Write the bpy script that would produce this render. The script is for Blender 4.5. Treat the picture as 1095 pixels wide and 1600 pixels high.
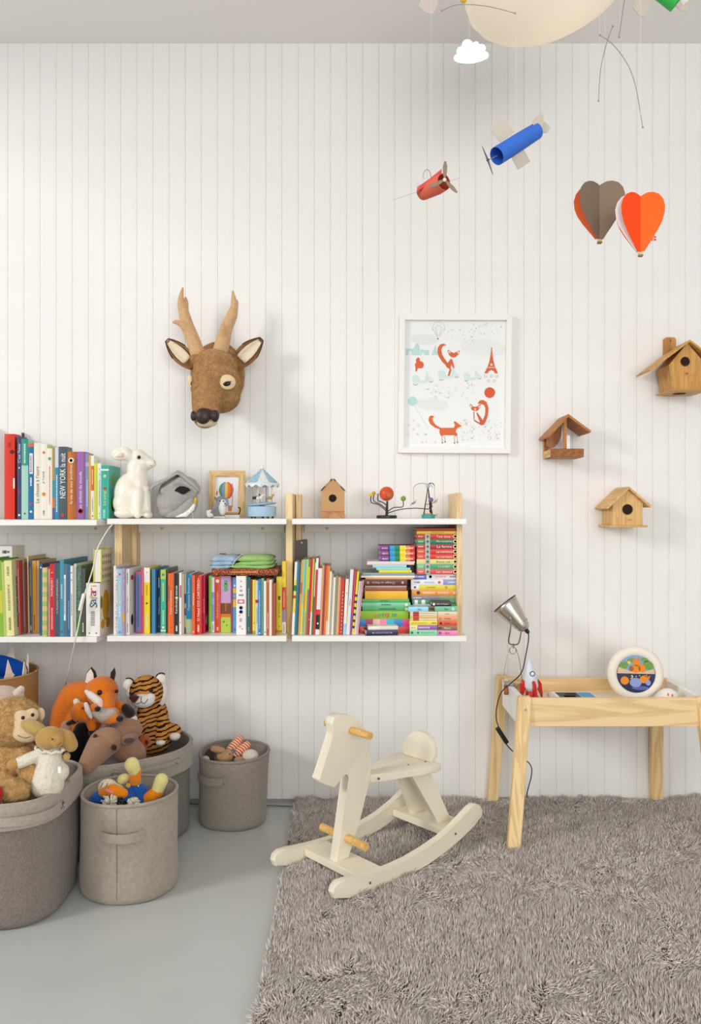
import bpy, bmesh, math, random
import numpy as np
from mathutils import Vector, Matrix, Euler
random.seed(7)
for o in list(bpy.data.objects): bpy.data.objects.remove(o)
SC = bpy.context.scene
COL = SC.collection
PI = math.pi
# ------------------------------------------------------------------ camera, world, lights, exposure
CAMY, CAMZ, FPX = -3.2, 1.1325, 1280.0          # wall plane is y = 0, floor z = 0
cd = bpy.data.cameras.new('camera'); cam = bpy.data.objects.new('camera', cd); COL.objects.link(cam)
cam.location = (0, CAMY, CAMZ); cam.rotation_euler = (PI/2, 0, 0)
cd.sensor_fit = 'VERTICAL'; cd.sensor_height = 36; cd.sensor_width = 24.64; cd.lens = 36*FPX/1600
cd.clip_start = .05; SC.camera = cam
W = bpy.data.worlds.new('world'); SC.world = W; W.use_nodes = True
W.node_tree.nodes['Background'].inputs[0].default_value = (.985, .99, 1, 1)
W.node_tree.nodes['Background'].inputs[1].default_value = .62
def area(name, loc, target, size, energy, color):
    l = bpy.data.lights.new(name, 'AREA'); l.shape = 'RECTANGLE'; l.size, l.size_y = size; l.energy = energy; l.color = color
    o = bpy.data.objects.new(name, l); COL.objects.link(o); o.location = loc
    o.rotation_euler = (Vector(target)-Vector(loc)).to_track_quat('-Z', 'Y').to_euler()
area('window_light', (-7.0, -5.2, 3.9), (.1, 0, 1.1), (1.7, 1.9), 325, (1, .99, .97))
area('front_fill_light', (1.3, -6.2, 1.8), (.3, 0, .9), (3.2, 2.3), 136, (1, .995, .985))  # unseen fill light added behind the camera to brighten under-shelf area and rug
SC.view_settings.view_transform = 'Standard'; SC.view_settings.look = 'None'
SC.view_settings.exposure = -.15; SC.view_settings.gamma = 1; SC.view_settings.use_curve_mapping = False

# ------------------------------------------------------------------ measuring helpers
def S(y): return FPX/(y-CAMY)                      # pixels per metre at depth y
def P(px, py, y): s = S(y); return Vector(((px-547.5)/s, y, CAMZ-(py-800)/s))
def PX(px, y): return (px-547.5)/S(y)
def PZ(py, y): return CAMZ-(py-800)/S(y)

# ------------------------------------------------------------------ materials
def lin(c):
    if isinstance(c, str): c = tuple(int(c[i:i+2], 16) for i in (0, 2, 4))
    f = lambda v: v/12.92 if v <= .04045 else ((v+.055)/1.055)**2.4
    return tuple(f(v/255) for v in c)
MATS = {}
def mat(c, rough=.55, bump=0, bscale=60, var=0, vscale=8, metal=0, spec=.4, sheen=0, alpha=None, stretch=None, trans=0):
    key = (c, rough, bump, bscale, var, vscale, metal, spec, sheen, alpha, stretch, trans)
    if key in MATS: return MATS[key]
    m = bpy.data.materials.new('surface'); m.use_nodes = True; nt = m.node_tree; b = nt.nodes['Principled BSDF']
    col = lin(c); b.inputs['Base Color'].default_value = (*col, 1)
    b.inputs['Roughness'].default_value = rough; b.inputs['Metallic'].default_value = metal
    b.inputs['Specular IOR Level'].default_value = spec
    if sheen: b.inputs['Sheen Weight'].default_value = sheen
    if alpha is not None: b.inputs['Alpha'].default_value = alpha
    if trans: b.inputs['Transmission Weight'].default_value = trans
    if bump or var:
        tc = nt.nodes.new('ShaderNodeTexCoord'); mp = nt.nodes.new('ShaderNodeMapping')
        nt.links.new(tc.outputs['Object'], mp.inputs[0])
        if stretch: mp.inputs['Scale'].default_value = stretch
    if var:
        n = nt.nodes.new('ShaderNodeTexNoise'); n.inputs['Scale'].default_value = vscale; n.inputs['Detail'].default_value = 5
        nt.links.new(mp.outputs[0], n.inputs['Vector'])
        r = nt.nodes.new('ShaderNodeValToRGB'); nt.links.new(n.outputs['Fac'], r.inputs[0])
        r.color_ramp.elements[0].position = .3; r.color_ramp.elements[1].position = .7
        r.color_ramp.elements[0].color = (*[v*(1-var) for v in col], 1)
        r.color_ramp.elements[1].color = (*[min(1, v*(1+var)) for v in col], 1)
        nt.links.new(r.outputs[0], b.inputs['Base Color'])
    if bump:
        n2 = nt.nodes.new('ShaderNodeTexNoise'); n2.inputs['Scale'].default_value = bscale; n2.inputs['Detail'].default_value = 3
        nt.links.new(mp.outputs[0], n2.inputs['Vector'])
        bp = nt.nodes.new('ShaderNodeBump'); bp.inputs['Strength'].default_value = bump; bp.inputs['Distance'].default_value = .004
        nt.links.new(n2.outputs['Fac'], bp.inputs['Height']); nt.links.new(bp.outputs[0], b.inputs['Normal'])
    MATS[key] = m; return m
def wood(c, axis='z', rough=.5, dark=.72, scale=26):
    key = ('wood', c, axis, rough, dark, scale)
    if key in MATS: return MATS[key]
    m = bpy.data.materials.new('wood'); m.use_nodes = True; nt = m.node_tree; b = nt.nodes['Principled BSDF']
    b.inputs['Roughness'].default_value = rough; b.inputs['Specular IOR Level'].default_value = .35
    tc = nt.nodes.new('ShaderNodeTexCoord'); mp = nt.nodes.new('ShaderNodeMapping'); nt.links.new(tc.outputs['Object'], mp.inputs[0])
    sc = [1, 1, 1]; sc['xyz'.index(axis)] = .06; mp.inputs['Scale'].default_value = sc
    n = nt.nodes.new('ShaderNodeTexNoise'); n.inputs['Scale'].default_value = scale*2.2; n.inputs['Detail'].default_value = 4
    n.inputs['Distortion'].default_value = .6
    nt.links.new(mp.outputs[0], n.inputs['Vector'])
    w = nt.nodes.new('ShaderNodeMath'); w.operation = 'MULTIPLY'; w.inputs[1].default_value = 22
    nt.links.new(n.outputs['Fac'], w.inputs[0])
    s = nt.nodes.new('ShaderNodeMath'); s.operation = 'SINE'; nt.links.new(w.outputs[0], s.inputs[0])
    s2 = nt.nodes.new('ShaderNodeMath'); s2.operation = 'MULTIPLY_ADD'; s2.inputs[1].default_value = .5; s2.inputs[2].default_value = .5; nt.links.new(s.outputs[0], s2.inputs[0])
    r = nt.nodes.new('ShaderNodeValToRGB'); nt.links.new(s2.outputs[0], r.inputs[0])
    col = lin(c); r.color_ramp.elements[0].color = (*[v*k for v, k in zip(col, (dark, dark*.93, dark*.84))], 1); r.color_ramp.elements[1].color = (*col, 1)
    r.color_ramp.elements[0].position = 0; r.color_ramp.elements[1].position = .5
    nt.links.new(r.outputs[0], b.inputs['Base Color']); MATS[key] = m; return m
def stripes(c1, c2, scale, axis='X', thr=.5, dist=0, detail=2, rot=(0, 0, 0), rough=.9):
    m = bpy.data.materials.new('striped_cloth'); m.use_nodes = True; nt = m.node_tree; b = nt.nodes['Principled BSDF']
    b.inputs['Roughness'].default_value = rough; b.inputs['Specular IOR Level'].default_value = .1
    tc = nt.nodes.new('ShaderNodeTexCoord'); mp = nt.nodes.new('ShaderNodeMapping'); nt.links.new(tc.outputs['Object'], mp.inputs[0])
    mp.inputs['Rotation'].default_value = rot
    w = nt.nodes.new('ShaderNodeTexWave'); w.bands_direction = axis; w.inputs['Scale'].default_value = scale
    w.inputs['Distortion'].default_value = dist; w.inputs['Detail'].default_value = detail; w.inputs['Detail Scale'].default_value = 1.5
    nt.links.new(mp.outputs[0], w.inputs['Vector'])
    r = nt.nodes.new('ShaderNodeValToRGB'); nt.links.new(w.outputs['Fac'], r.inputs[0])
    e = r.color_ramp.elements; e[0].color = (*lin(c1), 1); e[1].color = (*lin(c2), 1); e[0].position = thr-.06; e[1].position = thr+.06
    nt.links.new(r.outputs[0], b.inputs['Base Color']); return m
def speckle(c1, c2, scale=90, thr=.5, rough=.6):
    key = ('speckle', c1, c2, scale, thr)
    if key in MATS: return MATS[key]
    m = bpy.data.materials.new('patterned_print'); m.use_nodes = True; nt = m.node_tree; b = nt.nodes['Principled BSDF']
    b.inputs['Roughness'].default_value = rough
    tc = nt.nodes.new('ShaderNodeTexCoord'); v = nt.nodes.new('ShaderNodeTexVoronoi'); v.inputs['Scale'].default_value = scale
    nt.links.new(tc.outputs['Object'], v.inputs['Vector'])
    r = nt.nodes.new('ShaderNodeValToRGB'); nt.links.new(v.outputs['Distance'], r.inputs[0])
    e = r.color_ramp.elements; e[0].color = (*lin(c2), 1); e[1].color = (*lin(c1), 1); e[0].position = thr-.05; e[1].position = thr+.05
    nt.links.new(r.outputs[0], b.inputs['Base Color']); MATS[key] = m; return m
def plush(c, var=.14, bump=.6, bscale=170): return mat(c, .95, min(1, bump*1.5), bscale*1.2, var*.9, 90, spec=.06, sheen=.3)

# ------------------------------------------------------------------ mesh builder
class B:
    def __init__(s): s.bm = bmesh.new()
    def add(s, vs, fs):
        bv = [s.bm.verts.new(v) for v in vs]
        for f in fs:
            try: s.bm.faces.new([bv[i] for i in f])
            except ValueError: pass
        return bv
    def box(s, x0, x1, y0, y1, z0, z1, bev=0):
        v = [(x, y, z) for x in (x0, x1) for y in (y0, y1) for z in (z0, z1)]
        bv = s.add(v, [(0, 1, 3, 2), (4, 6, 7, 5), (0, 4, 5, 1), (2, 3, 7, 6), (0, 2, 6, 4), (1, 5, 7, 3)])
        if bev:
            es = list({e for w in bv for e in w.link_edges})
            bmesh.ops.bevel(s.bm, geom=es, offset=bev, segments=2, profile=.5, affect='EDGES')
        return s
    def prism(s, pts, f, d0, d1, bev=0):
        """pts: 2-d outline, f(a, b, d) -> point; extruded from d0 to d1"""
        n = len(pts); v = [f(a, b, d0) for a, b in pts]+[f(a, b, d1) for a, b in pts]
        bv = s.add(v, [tuple(range(n)), tuple(range(2*n-1, n-1, -1))]+[(i, i+n, (i+1) % n+n, (i+1) % n) for i in range(n)])
        if bev:
            es = [e for w in bv for e in w.link_edges]; es = list({e for e in es if any(len(q.verts) == n for q in e.link_faces)})
            bmesh.ops.bevel(s.bm, geom=es, offset=bev, segments=2, profile=.5, affect='EDGES')
        return s
    def rings(s, rings, cap0=True, cap1=True, closed=True):
        n = len(rings[0]); bv = [[s.bm.verts.new(p) for p in r] for r in rings]
        for a, b in zip(bv, bv[1:]):
            for i in range(n if closed else n-1):
                j = (i+1) % n; s.bm.faces.new((a[i], a[j], b[j], b[i]))
        if cap0: s.bm.faces.new(bv[0][::-1])
        if cap1: s.bm.faces.new(bv[-1])
        return s
    def tube(s, pts, r, n=8, caps=True, smooth=0):
        pts = [Vector(p) for p in pts]; rs = list(r) if hasattr(r, '__len__') else [r]*len(pts)
        if smooth: pts, rs = spline(pts, rs, smooth)
        rings = []; prev = None
        for i, p in enumerate(pts):
            t = (pts[min(i+1, len(pts)-1)]-pts[max(i-1, 0)]).normalized()
            if prev is None:
                up = Vector((0, 0, 1)) if abs(t.z) < .9 else Vector((1, 0, 0)); a = t.cross(up).normalized()
            else: a = (prev-t*prev.dot(t)).normalized()
            prev = a; b = t.cross(a)
            rings.append([p+(a*math.cos(q)+b*math.sin(q))*rs[i] for q in (2*PI*k/n for k in range(n))])
        return s.rings(rings, caps, caps)
    def lathe(s, prof, org=(0, 0, 0), M=None, n=24, cap0=True, cap1=True):
        org = Vector(org); M = M or Matrix.Identity(3)
        return s.rings([[org+M @ Vector((r*math.cos(q), r*math.sin(q), z)) for q in (2*PI*k/n for k in range(n))] for r, z in prof], cap0, cap1)
    def ell(s, c, r, rot=None, n=14, m=9):
        c = Vector(c); R = (rot.to_matrix() if isinstance(rot, Euler) else rot) or Matrix.Identity(3)
        if not hasattr(r, '__len__'): r = (r, r, r)
        rings = []
        for j in range(1, m):
            th = PI*j/m
            rings.append([c+R @ Vector((r[0]*math.sin(th)*math.cos(q), r[1]*math.sin(th)*math.sin(q), -r[2]*math.cos(th))) for q in (2*PI*k/n for k in range(n))])
        bv = [[s.bm.verts.new(p) for p in g] for g in rings]
        for a, b in zip(bv, bv[1:]):
            for i in range(n): j = (i+1) % n; s.bm.faces.new((a[i], a[j], b[j], b[i]))
        t0 = s.bm.verts.new(c+R @ Vector((0, 0, -r[2]))); t1 = s.bm.verts.new(c+R @ Vector((0, 0, r[2])))
        for i in range(n):
            j = (i+1) % n; s.bm.faces.new((t0, bv[0][j], bv[0][i])); s.bm.faces.new((t1, bv[-1][i], bv[-1][j]))
        return s
    def xf(s, f):
        for v in s.bm.verts: v.co = Vector(f(v.co))
        return s
def spline(pts, rs, k):
    out, ro = [], []
    for i in range(len(pts)-1):
        p0, p1, p2, p3 = pts[max(i-1, 0)], pts[i], pts[i+1], pts[min(i+2, len(pts)-1)]
        for q in range(k):
            t = q/k
            out.append(.5*((2*p1)+(p2-p0)*t+(2*p0-5*p1+4*p2-p3)*t*t+(3*p1-p0-3*p2+p3)*t**3)); ro.append(rs[i]*(1-t)+rs[i+1]*t)
    out.append(pts[-1]); ro.append(rs[-1]); return out, ro
ORG = {}
def finish(name, me, m, parent, origin, smooth):
    o = bpy.data.objects.new(name, me); COL.objects.link(o)
    if parent is not None: o.parent = parent; T = ORG[parent.name]
    else: T = Vector(origin); o.location = T
    ORG[o.name] = T
    me.transform(Matrix.Translation(-T)); me.materials.append(m)
    if smooth: me.shade_smooth() if smooth is True else me.set_sharp_from_angle(angle=math.radians(smooth))
    return o
def obj(name, b, m, parent=None, origin=(0, 0, 0), smooth=False):
    me = bpy.data.meshes.new(name); bmesh.ops.recalc_face_normals(b.bm, faces=b.bm.faces[:]); b.bm.to_mesh(me); b.bm.free()
    if smooth and smooth is not True: me.shade_smooth()
    return finish(name, me, m, parent, origin, smooth)
def tag(o, label=None, cat=None, group=None, kind=None):
    if label: o['label'] = label
    if cat: o['category'] = cat
    if group: o['group'] = group
    if kind: o['kind'] = kind
    return o
def thing(name, label, cat, loc, group=None):
    o = bpy.data.objects.new(name, None); COL.objects.link(o); o.location = loc; o.empty_display_size = .02
    ORG[o.name] = Vector(loc); return tag(o, label, cat, group)
def blob(name, prims, m, parent, vox=.005, sm=6, origin=(0, 0, 0), fuzz=0):
    """prims: ('e', centre, radii, rot) ellipsoids and ('c', [(point, radius), ...]) chains fused into one skin"""
    b = B()
    for p in prims:
        if p[0] == 'e': b.ell(p[1], p[2], p[3] if len(p) > 3 else None, 18, 12)
        else:
            for (p0, r0), (p1, r1) in zip(p[1], p[1][1:]):
                L = (p1-p0).length; n = max(2, int(L/(.35*min(r0, r1)))+1)
                for i in range(n+1): t = i/n; b.ell(p0.lerp(p1, t), r0*(1-t)+r1*t, None, 12, 8)
    me = bpy.data.meshes.new('t'); b.bm.to_mesh(me); b.bm.free(); o = bpy.data.objects.new('t', me); COL.objects.link(o)
    r = o.modifiers.new('r', 'REMESH'); r.mode = 'VOXEL'; r.voxel_size = vox
    s = o.modifiers.new('s', 'SMOOTH'); s.iterations = sm; s.factor = .5
    dg = bpy.context.evaluated_depsgraph_get(); me2 = bpy.data.meshes.new_from_object(o.evaluated_get(dg))
    bpy.data.objects.remove(o); bpy.data.meshes.remove(me); me2.name = name; me2.materials.clear()
    if fuzz:
        n = len(me2.vertices); co = np.empty(n*3, 'f'); nn = np.empty(n*3, 'f'); me2.vertices.foreach_get('co', co); me2.vertices.foreach_get('normal', nn)
        rg = np.random.default_rng(n); co = co.reshape(-1, 3)+nn.reshape(-1, 3)*rg.normal(0, fuzz, (n, 1)); me2.vertices.foreach_set('co', co.ravel().astype('f')); me2.update()
    return finish(name, me2, m, parent, origin, True)
def fur(part, n, length, rad, m, droop=(0, 0, -.4), jitter=.5, seed=1):
    '''short pile standing on a soft toy part: one joined mesh of thin tufts'''
    me = part.data; me.calc_loop_triangles(); nt = len(me.loop_triangles); tv = np.empty(nt*3, 'i'); me.loop_triangles.foreach_get('vertices', tv); tv = tv.reshape(-1, 3)
    nv = len(me.vertices); co = np.empty(nv*3, 'f'); me.vertices.foreach_get('co', co); co = co.reshape(-1, 3); no = np.empty(nv*3, 'f'); me.vertices.foreach_get('normal', no); no = no.reshape(-1, 3)
    A, Bq, Cq = co[tv[:, 0]], co[tv[:, 1]], co[tv[:, 2]]; ar = np.linalg.norm(np.cross(Bq-A, Cq-A), axis=1); r = np.random.default_rng(seed)
    t = r.choice(nt, n, p=ar/ar.sum()); u, v = r.random(n), r.random(n); f = u+v > 1; u[f], v[f] = 1-u[f], 1-v[f]
    p = A[t]+(Bq[t]-A[t])*u[:, None]+(Cq[t]-A[t])*v[:, None]; nn = no[tv[t, 0]]
    d = nn+np.array(droop)+r.normal(0, jitter, (n, 3)); d /= np.linalg.norm(d, axis=1)[:, None]
    s1 = np.cross(d, r.normal(0, 1, (n, 3))); s1 /= np.linalg.norm(s1, axis=1)[:, None]; s2 = np.cross(d, s1); L = length*r.uniform(.6, 1.15, n)[:, None]
    V = np.empty((n, 4, 3)); p = p-nn*.0006
    for k in range(3): V[:, k] = p+(s1*math.cos(2*PI*k/3)+s2*math.sin(2*PI*k/3))*rad
    V[:, 3] = p+d*L
    F = (np.array([[0, 1, 3], [1, 2, 3], [2, 0, 3]])[None]+(np.arange(n)*4)[:, None, None]).reshape(-1, 3)
    m2 = bpy.data.meshes.new('fur'); m2.vertices.add(n*4); m2.vertices.foreach_set('co', V.astype('f').ravel()); m2.loops.add(len(F)*3); m2.loops.foreach_set('vertex_index', F.ravel().astype('i'))
    m2.polygons.add(len(F)); m2.polygons.foreach_set('loop_start', (np.arange(len(F))*3).astype('i')); m2.polygons.foreach_set('loop_total', np.full(len(F), 3, 'i')); m2.update(calc_edges=True); m2.shade_smooth(); m2.materials.append(m)
    o = bpy.data.objects.new('fur', m2); COL.objects.link(o); o.parent = part; ORG[o.name] = ORG[part.name]; tag(o, kind='stuff'); return o
def E(px, py, y, rx, ry, rd=None, roll=0, yaw=0):
    s = S(y); return ('e', P(px, py, y), (rx/s, (rd if rd else (rx+ry)/2)/s, ry/s), Euler((0, math.radians(-roll), math.radians(yaw))))
def CH(*q): return ('c', [(P(a, b, y), r/S(y)) for a, b, y, r in q])
def eye(px, py, y, r, parent, name='eye', c='120d0b'):
    return obj(name, B().ell(P(px, py, y), r/S(y)), mat(c, .15), parent, smooth=True)
FONT_N = [0]
def text_mesh(s, fit_w, fit_h, ext=.0002):
    cu = bpy.data.curves.new('t', 'FONT'); cu.body = s; cu.resolution_u = 2; cu.extrude = .004; cu.align_x = 'CENTER'
    o = bpy.data.objects.new('t', cu); COL.objects.link(o); dg = bpy.context.evaluated_depsgraph_get()
    me = bpy.data.meshes.new_from_object(o.evaluated_get(dg)); bpy.data.objects.remove(o); bpy.data.curves.remove(cu)
    n = len(me.vertices); co = np.empty(n*3, 'f'); me.vertices.foreach_get('co', co); co = co.reshape(-1, 3)
    lo, hi = co.min(0), co.max(0); c = (lo+hi)/2; k = fit_h/(hi[1]-lo[1]); kx = min(k*1.15, fit_w/(hi[0]-lo[0]))
    co = (co-c)*np.array([kx, k, ext/(hi[2]-lo[2])*1.0]); return me, co
def text(name, s, c, fit_w, fit_h, m, parent, rot=0, f=None):
    me, co = text_mesh(s, fit_w, fit_h); a, b, d = co[:, 0], co[:, 1], co[:, 2]
    c = Vector(c)
    q = {0: (a, b), 90: (-b, a), 180: (-a, -b), 270: (b, -a)}[rot]
    w = np.stack([q[0]+c.x, c.y-d, q[1]+c.z], 1)
    if f: w = np.array([tuple(f(Vector(p))) for p in w])
    me.vertices.foreach_set('co', w.astype('f').ravel()); me.update(); me.materials.clear()
    return finish(name, me, m, parent, (0, 0, 0), False)

# ------------------------------------------------------------------ the room
wall_white = mat('f0eeeb', .45, .12, 30, .02, 5, spec=.35)
CEIL = CAMZ+732/400
b = B().box(-2.6, 2.6, .012, .10, 0, CEIL); wb = tag(obj('wall_back', b, wall_white), 'white beadboard wall of narrow vertical planks', kind='structure')
PW = 25.2/400
pb = B(); prof = [(-PW/2, .014), (-PW/2, .0024), (-PW/2+.0022, .0), (PW/2-.0075, 0), (PW/2-.0062, .0007), (PW/2-.0048, .0), (PW/2-.0018, .0), (PW/2-.0002, .0024), (PW/2-.0002, .014)]
pb.prism(prof, lambda a, b_, d: Vector((a, b_, d)), 0.012, CEIL)
bmesh.ops.recalc_face_normals(pb.bm, faces=pb.bm.faces[:]); pm = bpy.data.meshes.new('plank'); pb.bm.to_mesh(pm); pb.bm.free(); pm.materials.append(wall_white)
x0 = PX(740+320/3.085, 0)+PW/2
for i in range(-46, 24):
    o = bpy.data.objects.new('plank', pm); COL.objects.link(o); o.parent = wb; o.location = (x0+i*PW, 0, 0); ORG[o.name] = Vector()
tag(obj('floor', B().box(-2.6, 2.6, -5.2, .1, -.1, 0), mat('c2c4c1', .30, .06, 14, .035, 3, spec=.4)), 'smooth pale grey painted floor', kind='structure')
tag(obj('ceiling', B().box(-2.6, 2.6, -5.2, .1, CEIL, CEIL+.1), mat('f2eeeb', .8, 0, 1, .01, 2)), 'plain white ceiling', kind='structure')
tag(obj('baseboard_back', B().box(-2.6, 2.6, -.006, .011, 0, .012), mat('9d9c9a', .6)), 'thin grey strip along the foot of the wall', kind='structure')

# ------------------------------------------------------------------ rug
def make_rug():
    X0, X1, Y0, Y1 = -.212, 1.75, -2.05, -.012
    t = thing('shag_rug', 'large grey-brown shag rug under the rocking horse and table', 'rug', ((X0+X1)/2, (Y0+Y1)/2, 0))
    obj('backing', B().box(X0, X1, Y0, Y1, .001, .010), mat('6a615a', .95, spec=.05), t)
    rng = np.random.default_rng(3); x = rng.uniform(X0, X1, 420000); y = rng.uniform(Y0, Y1, 420000)
    seen = (np.abs(x) < .46*(y-CAMY)+.05) & (y > -1.62); x, y = np.concatenate([x[seen][:165000], x[~seen][:35000]]), np.concatenate([y[seen][:165000], y[~seen][:35000]]); N = len(x)
    def nz(seed, f):
        r = np.random.default_rng(seed); o = np.zeros(N)
        for k in range(14):
            a = r.uniform(0, 2*PI); q = f*r.uniform(.5, 1.9); o += np.sin((x*np.cos(a)+y*np.sin(a))*q+r.uniform(0, 6.3))
        return o/2.6
    ang = nz(1, 7)*1.5+nz(2, 22)*1.6+nz(3, 60)*.9+rng.normal(0, .6, N); lean = np.clip(.66+nz(5, 16)*.55+nz(6, 45)*.32+rng.normal(0, .3, N), -.2, 1.3)
    L = rng.uniform(.015, .029, N)*(1+.14*nz(8, 50)+.08*nz(9, 12)); r = rng.uniform(.0011, .0021, N)
    d = np.stack([np.cos(ang)*np.sin(lean), np.sin(ang)*np.sin(lean), np.cos(lean)], 1)
    base = np.stack([x, y, np.full(N, .009)], 1); up = np.array([0, 0, 1.])
    mid = base+(d*.45+up*.35)*L[:, None]*.62; tip = mid+(d*.95+up*.08)*L[:, None]*.55
    side = np.stack([-np.sin(ang), np.cos(ang), np.zeros(N)], 1); nrm = np.cross(d, side)
    V = np.empty((N, 7, 3))
    for k in range(3):
        a = 2*PI*k/3; off = (side*np.cos(a)+nrm*np.sin(a))*r[:, None]
        V[:, k] = base+off*.7; V[:, 3+k] = mid+off
    V[:, 6] = tip
    V[:, :, 2] = np.maximum(V[:, :, 2], .0085)
    V[:, :, 1] = np.minimum(V[:, :, 1], -.008)
    q = np.array([[0, 1, 4, 3], [1, 2, 5, 4], [2, 0, 3, 5]]); tr = np.array([[3, 4, 6], [4, 5, 6], [5, 3, 6]])
    idx = np.arange(N)[:, None]*7
    loops = np.concatenate([q.ravel()[None]+idx, tr.ravel()[None]+idx], 1).ravel()
    tot = np.tile(np.array([4, 4, 4, 3, 3, 3]), N); st = np.concatenate([[0], np.cumsum(tot)[:-1]])
    me = bpy.data.meshes.new('pile'); me.vertices.add(N*7); me.vertices.foreach_set('co', V.astype('f').ravel())
    me.loops.add(len(loops)); me.loops.foreach_set('vertex_index', loops.astype('i'))
    me.polygons.add(N*6); me.polygons.foreach_set('loop_start', st.astype('i')); me.polygons.foreach_set('loop_total', tot.astype('i'))
    me.update(calc_edges=True); me.shade_smooth()
    m = bpy.data.materials.new('rug_yarn'); m.use_nodes = True; nt = m.node_tree; bs = nt.nodes['Principled BSDF']; bs.inputs['Roughness'].default_value = .85; bs.inputs['Specular IOR Level'].default_value = .15
    gi = nt.nodes.new('ShaderNodeNewGeometry'); rp = nt.nodes.new('ShaderNodeValToRGB'); nt.links.new(gi.outputs['Random Per Island'], rp.inputs[0]); nt.links.new(rp.outputs[0], bs.inputs['Base Color'])
    rp.color_ramp.elements[0].color = (*lin('b4a99f'), 1); rp.color_ramp.elements[1].color = (*lin('faf2ea'), 1)
    o = finish('pile', me, m, t, (0, 0, 0), False); tag(o, kind='stuff')
make_rug()

# ------------------------------------------------------------------ shelving
pine = wood('f1d6a6', 'z', dark=.8)
shelf_white = mat('f6f3ee', .35, spec=.4)
SF = -.30; TH = .02
ZU, ZL, ZUL, ZLL = 1.1085, .6935, 1.1045, .690
def wall_shelf(label, x0, x1, zs, posts, plugs):
    t = thing('wall_shelf', label, 'shelf', ((x0+x1)/2, 0, zs[1]-TH))
    for z in zs:
        obj('shelf', B().box(x0, x1, SF, -.004, z-TH, z, .002), shelf_white, t)
    r = obj('back_rail', B().box(x0+.03, x1-.03, -.022, -.001, zs[0]-.055, zs[0]-TH-.001, .001), mat('eee9e2', .5), t)
    for p in plugs:
        c = P(p, 825.5, -.022); obj('wood_plug', B().lathe([(.006, 0), (.006, .001)], (c.x, c.y-.001, c.z), Matrix.Rotation(PI/2, 3, 'X'), 14), wood('d9c29a', 'x'), r)
    for a, c, yf, ztop in posts:
        obj('post', B().box(a, c, yf, -.001, zs[1]-TH-.005, ztop, .0015), pine, t)
    return t
wall_shelf('white shelf pair on pine posts below the deer head, holding the rabbit', PX(167, SF), PX(447, SF)+.001, (ZU, ZL),
           [(PX(179, -.2), PX(190.5, -.2), -.2, ZU-.001), (PX(199, -.06), PX(213, -.06), -.06, ZU-.001)], (253, 410))
wall_shelf('white shelf pair on pine posts holding the planet toy and stacked books', PX(456, SF), PX(729, SF), (ZU, ZL),
           [(PX(446.5, -.2), PX(457, -.2), -.2, 1.2005), (PX(462, -.06), PX(470.5, -.06), -.06, 1.2), (PX(713.5, -.25), PX(722, -.25), -.25, 1.202)], (511, 667))
wall_shelf('white shelf pair running out of view beside the rabbit shelf', -1.75, PX(151, SF), (ZUL, ZLL), [], (149.5,))
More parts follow.
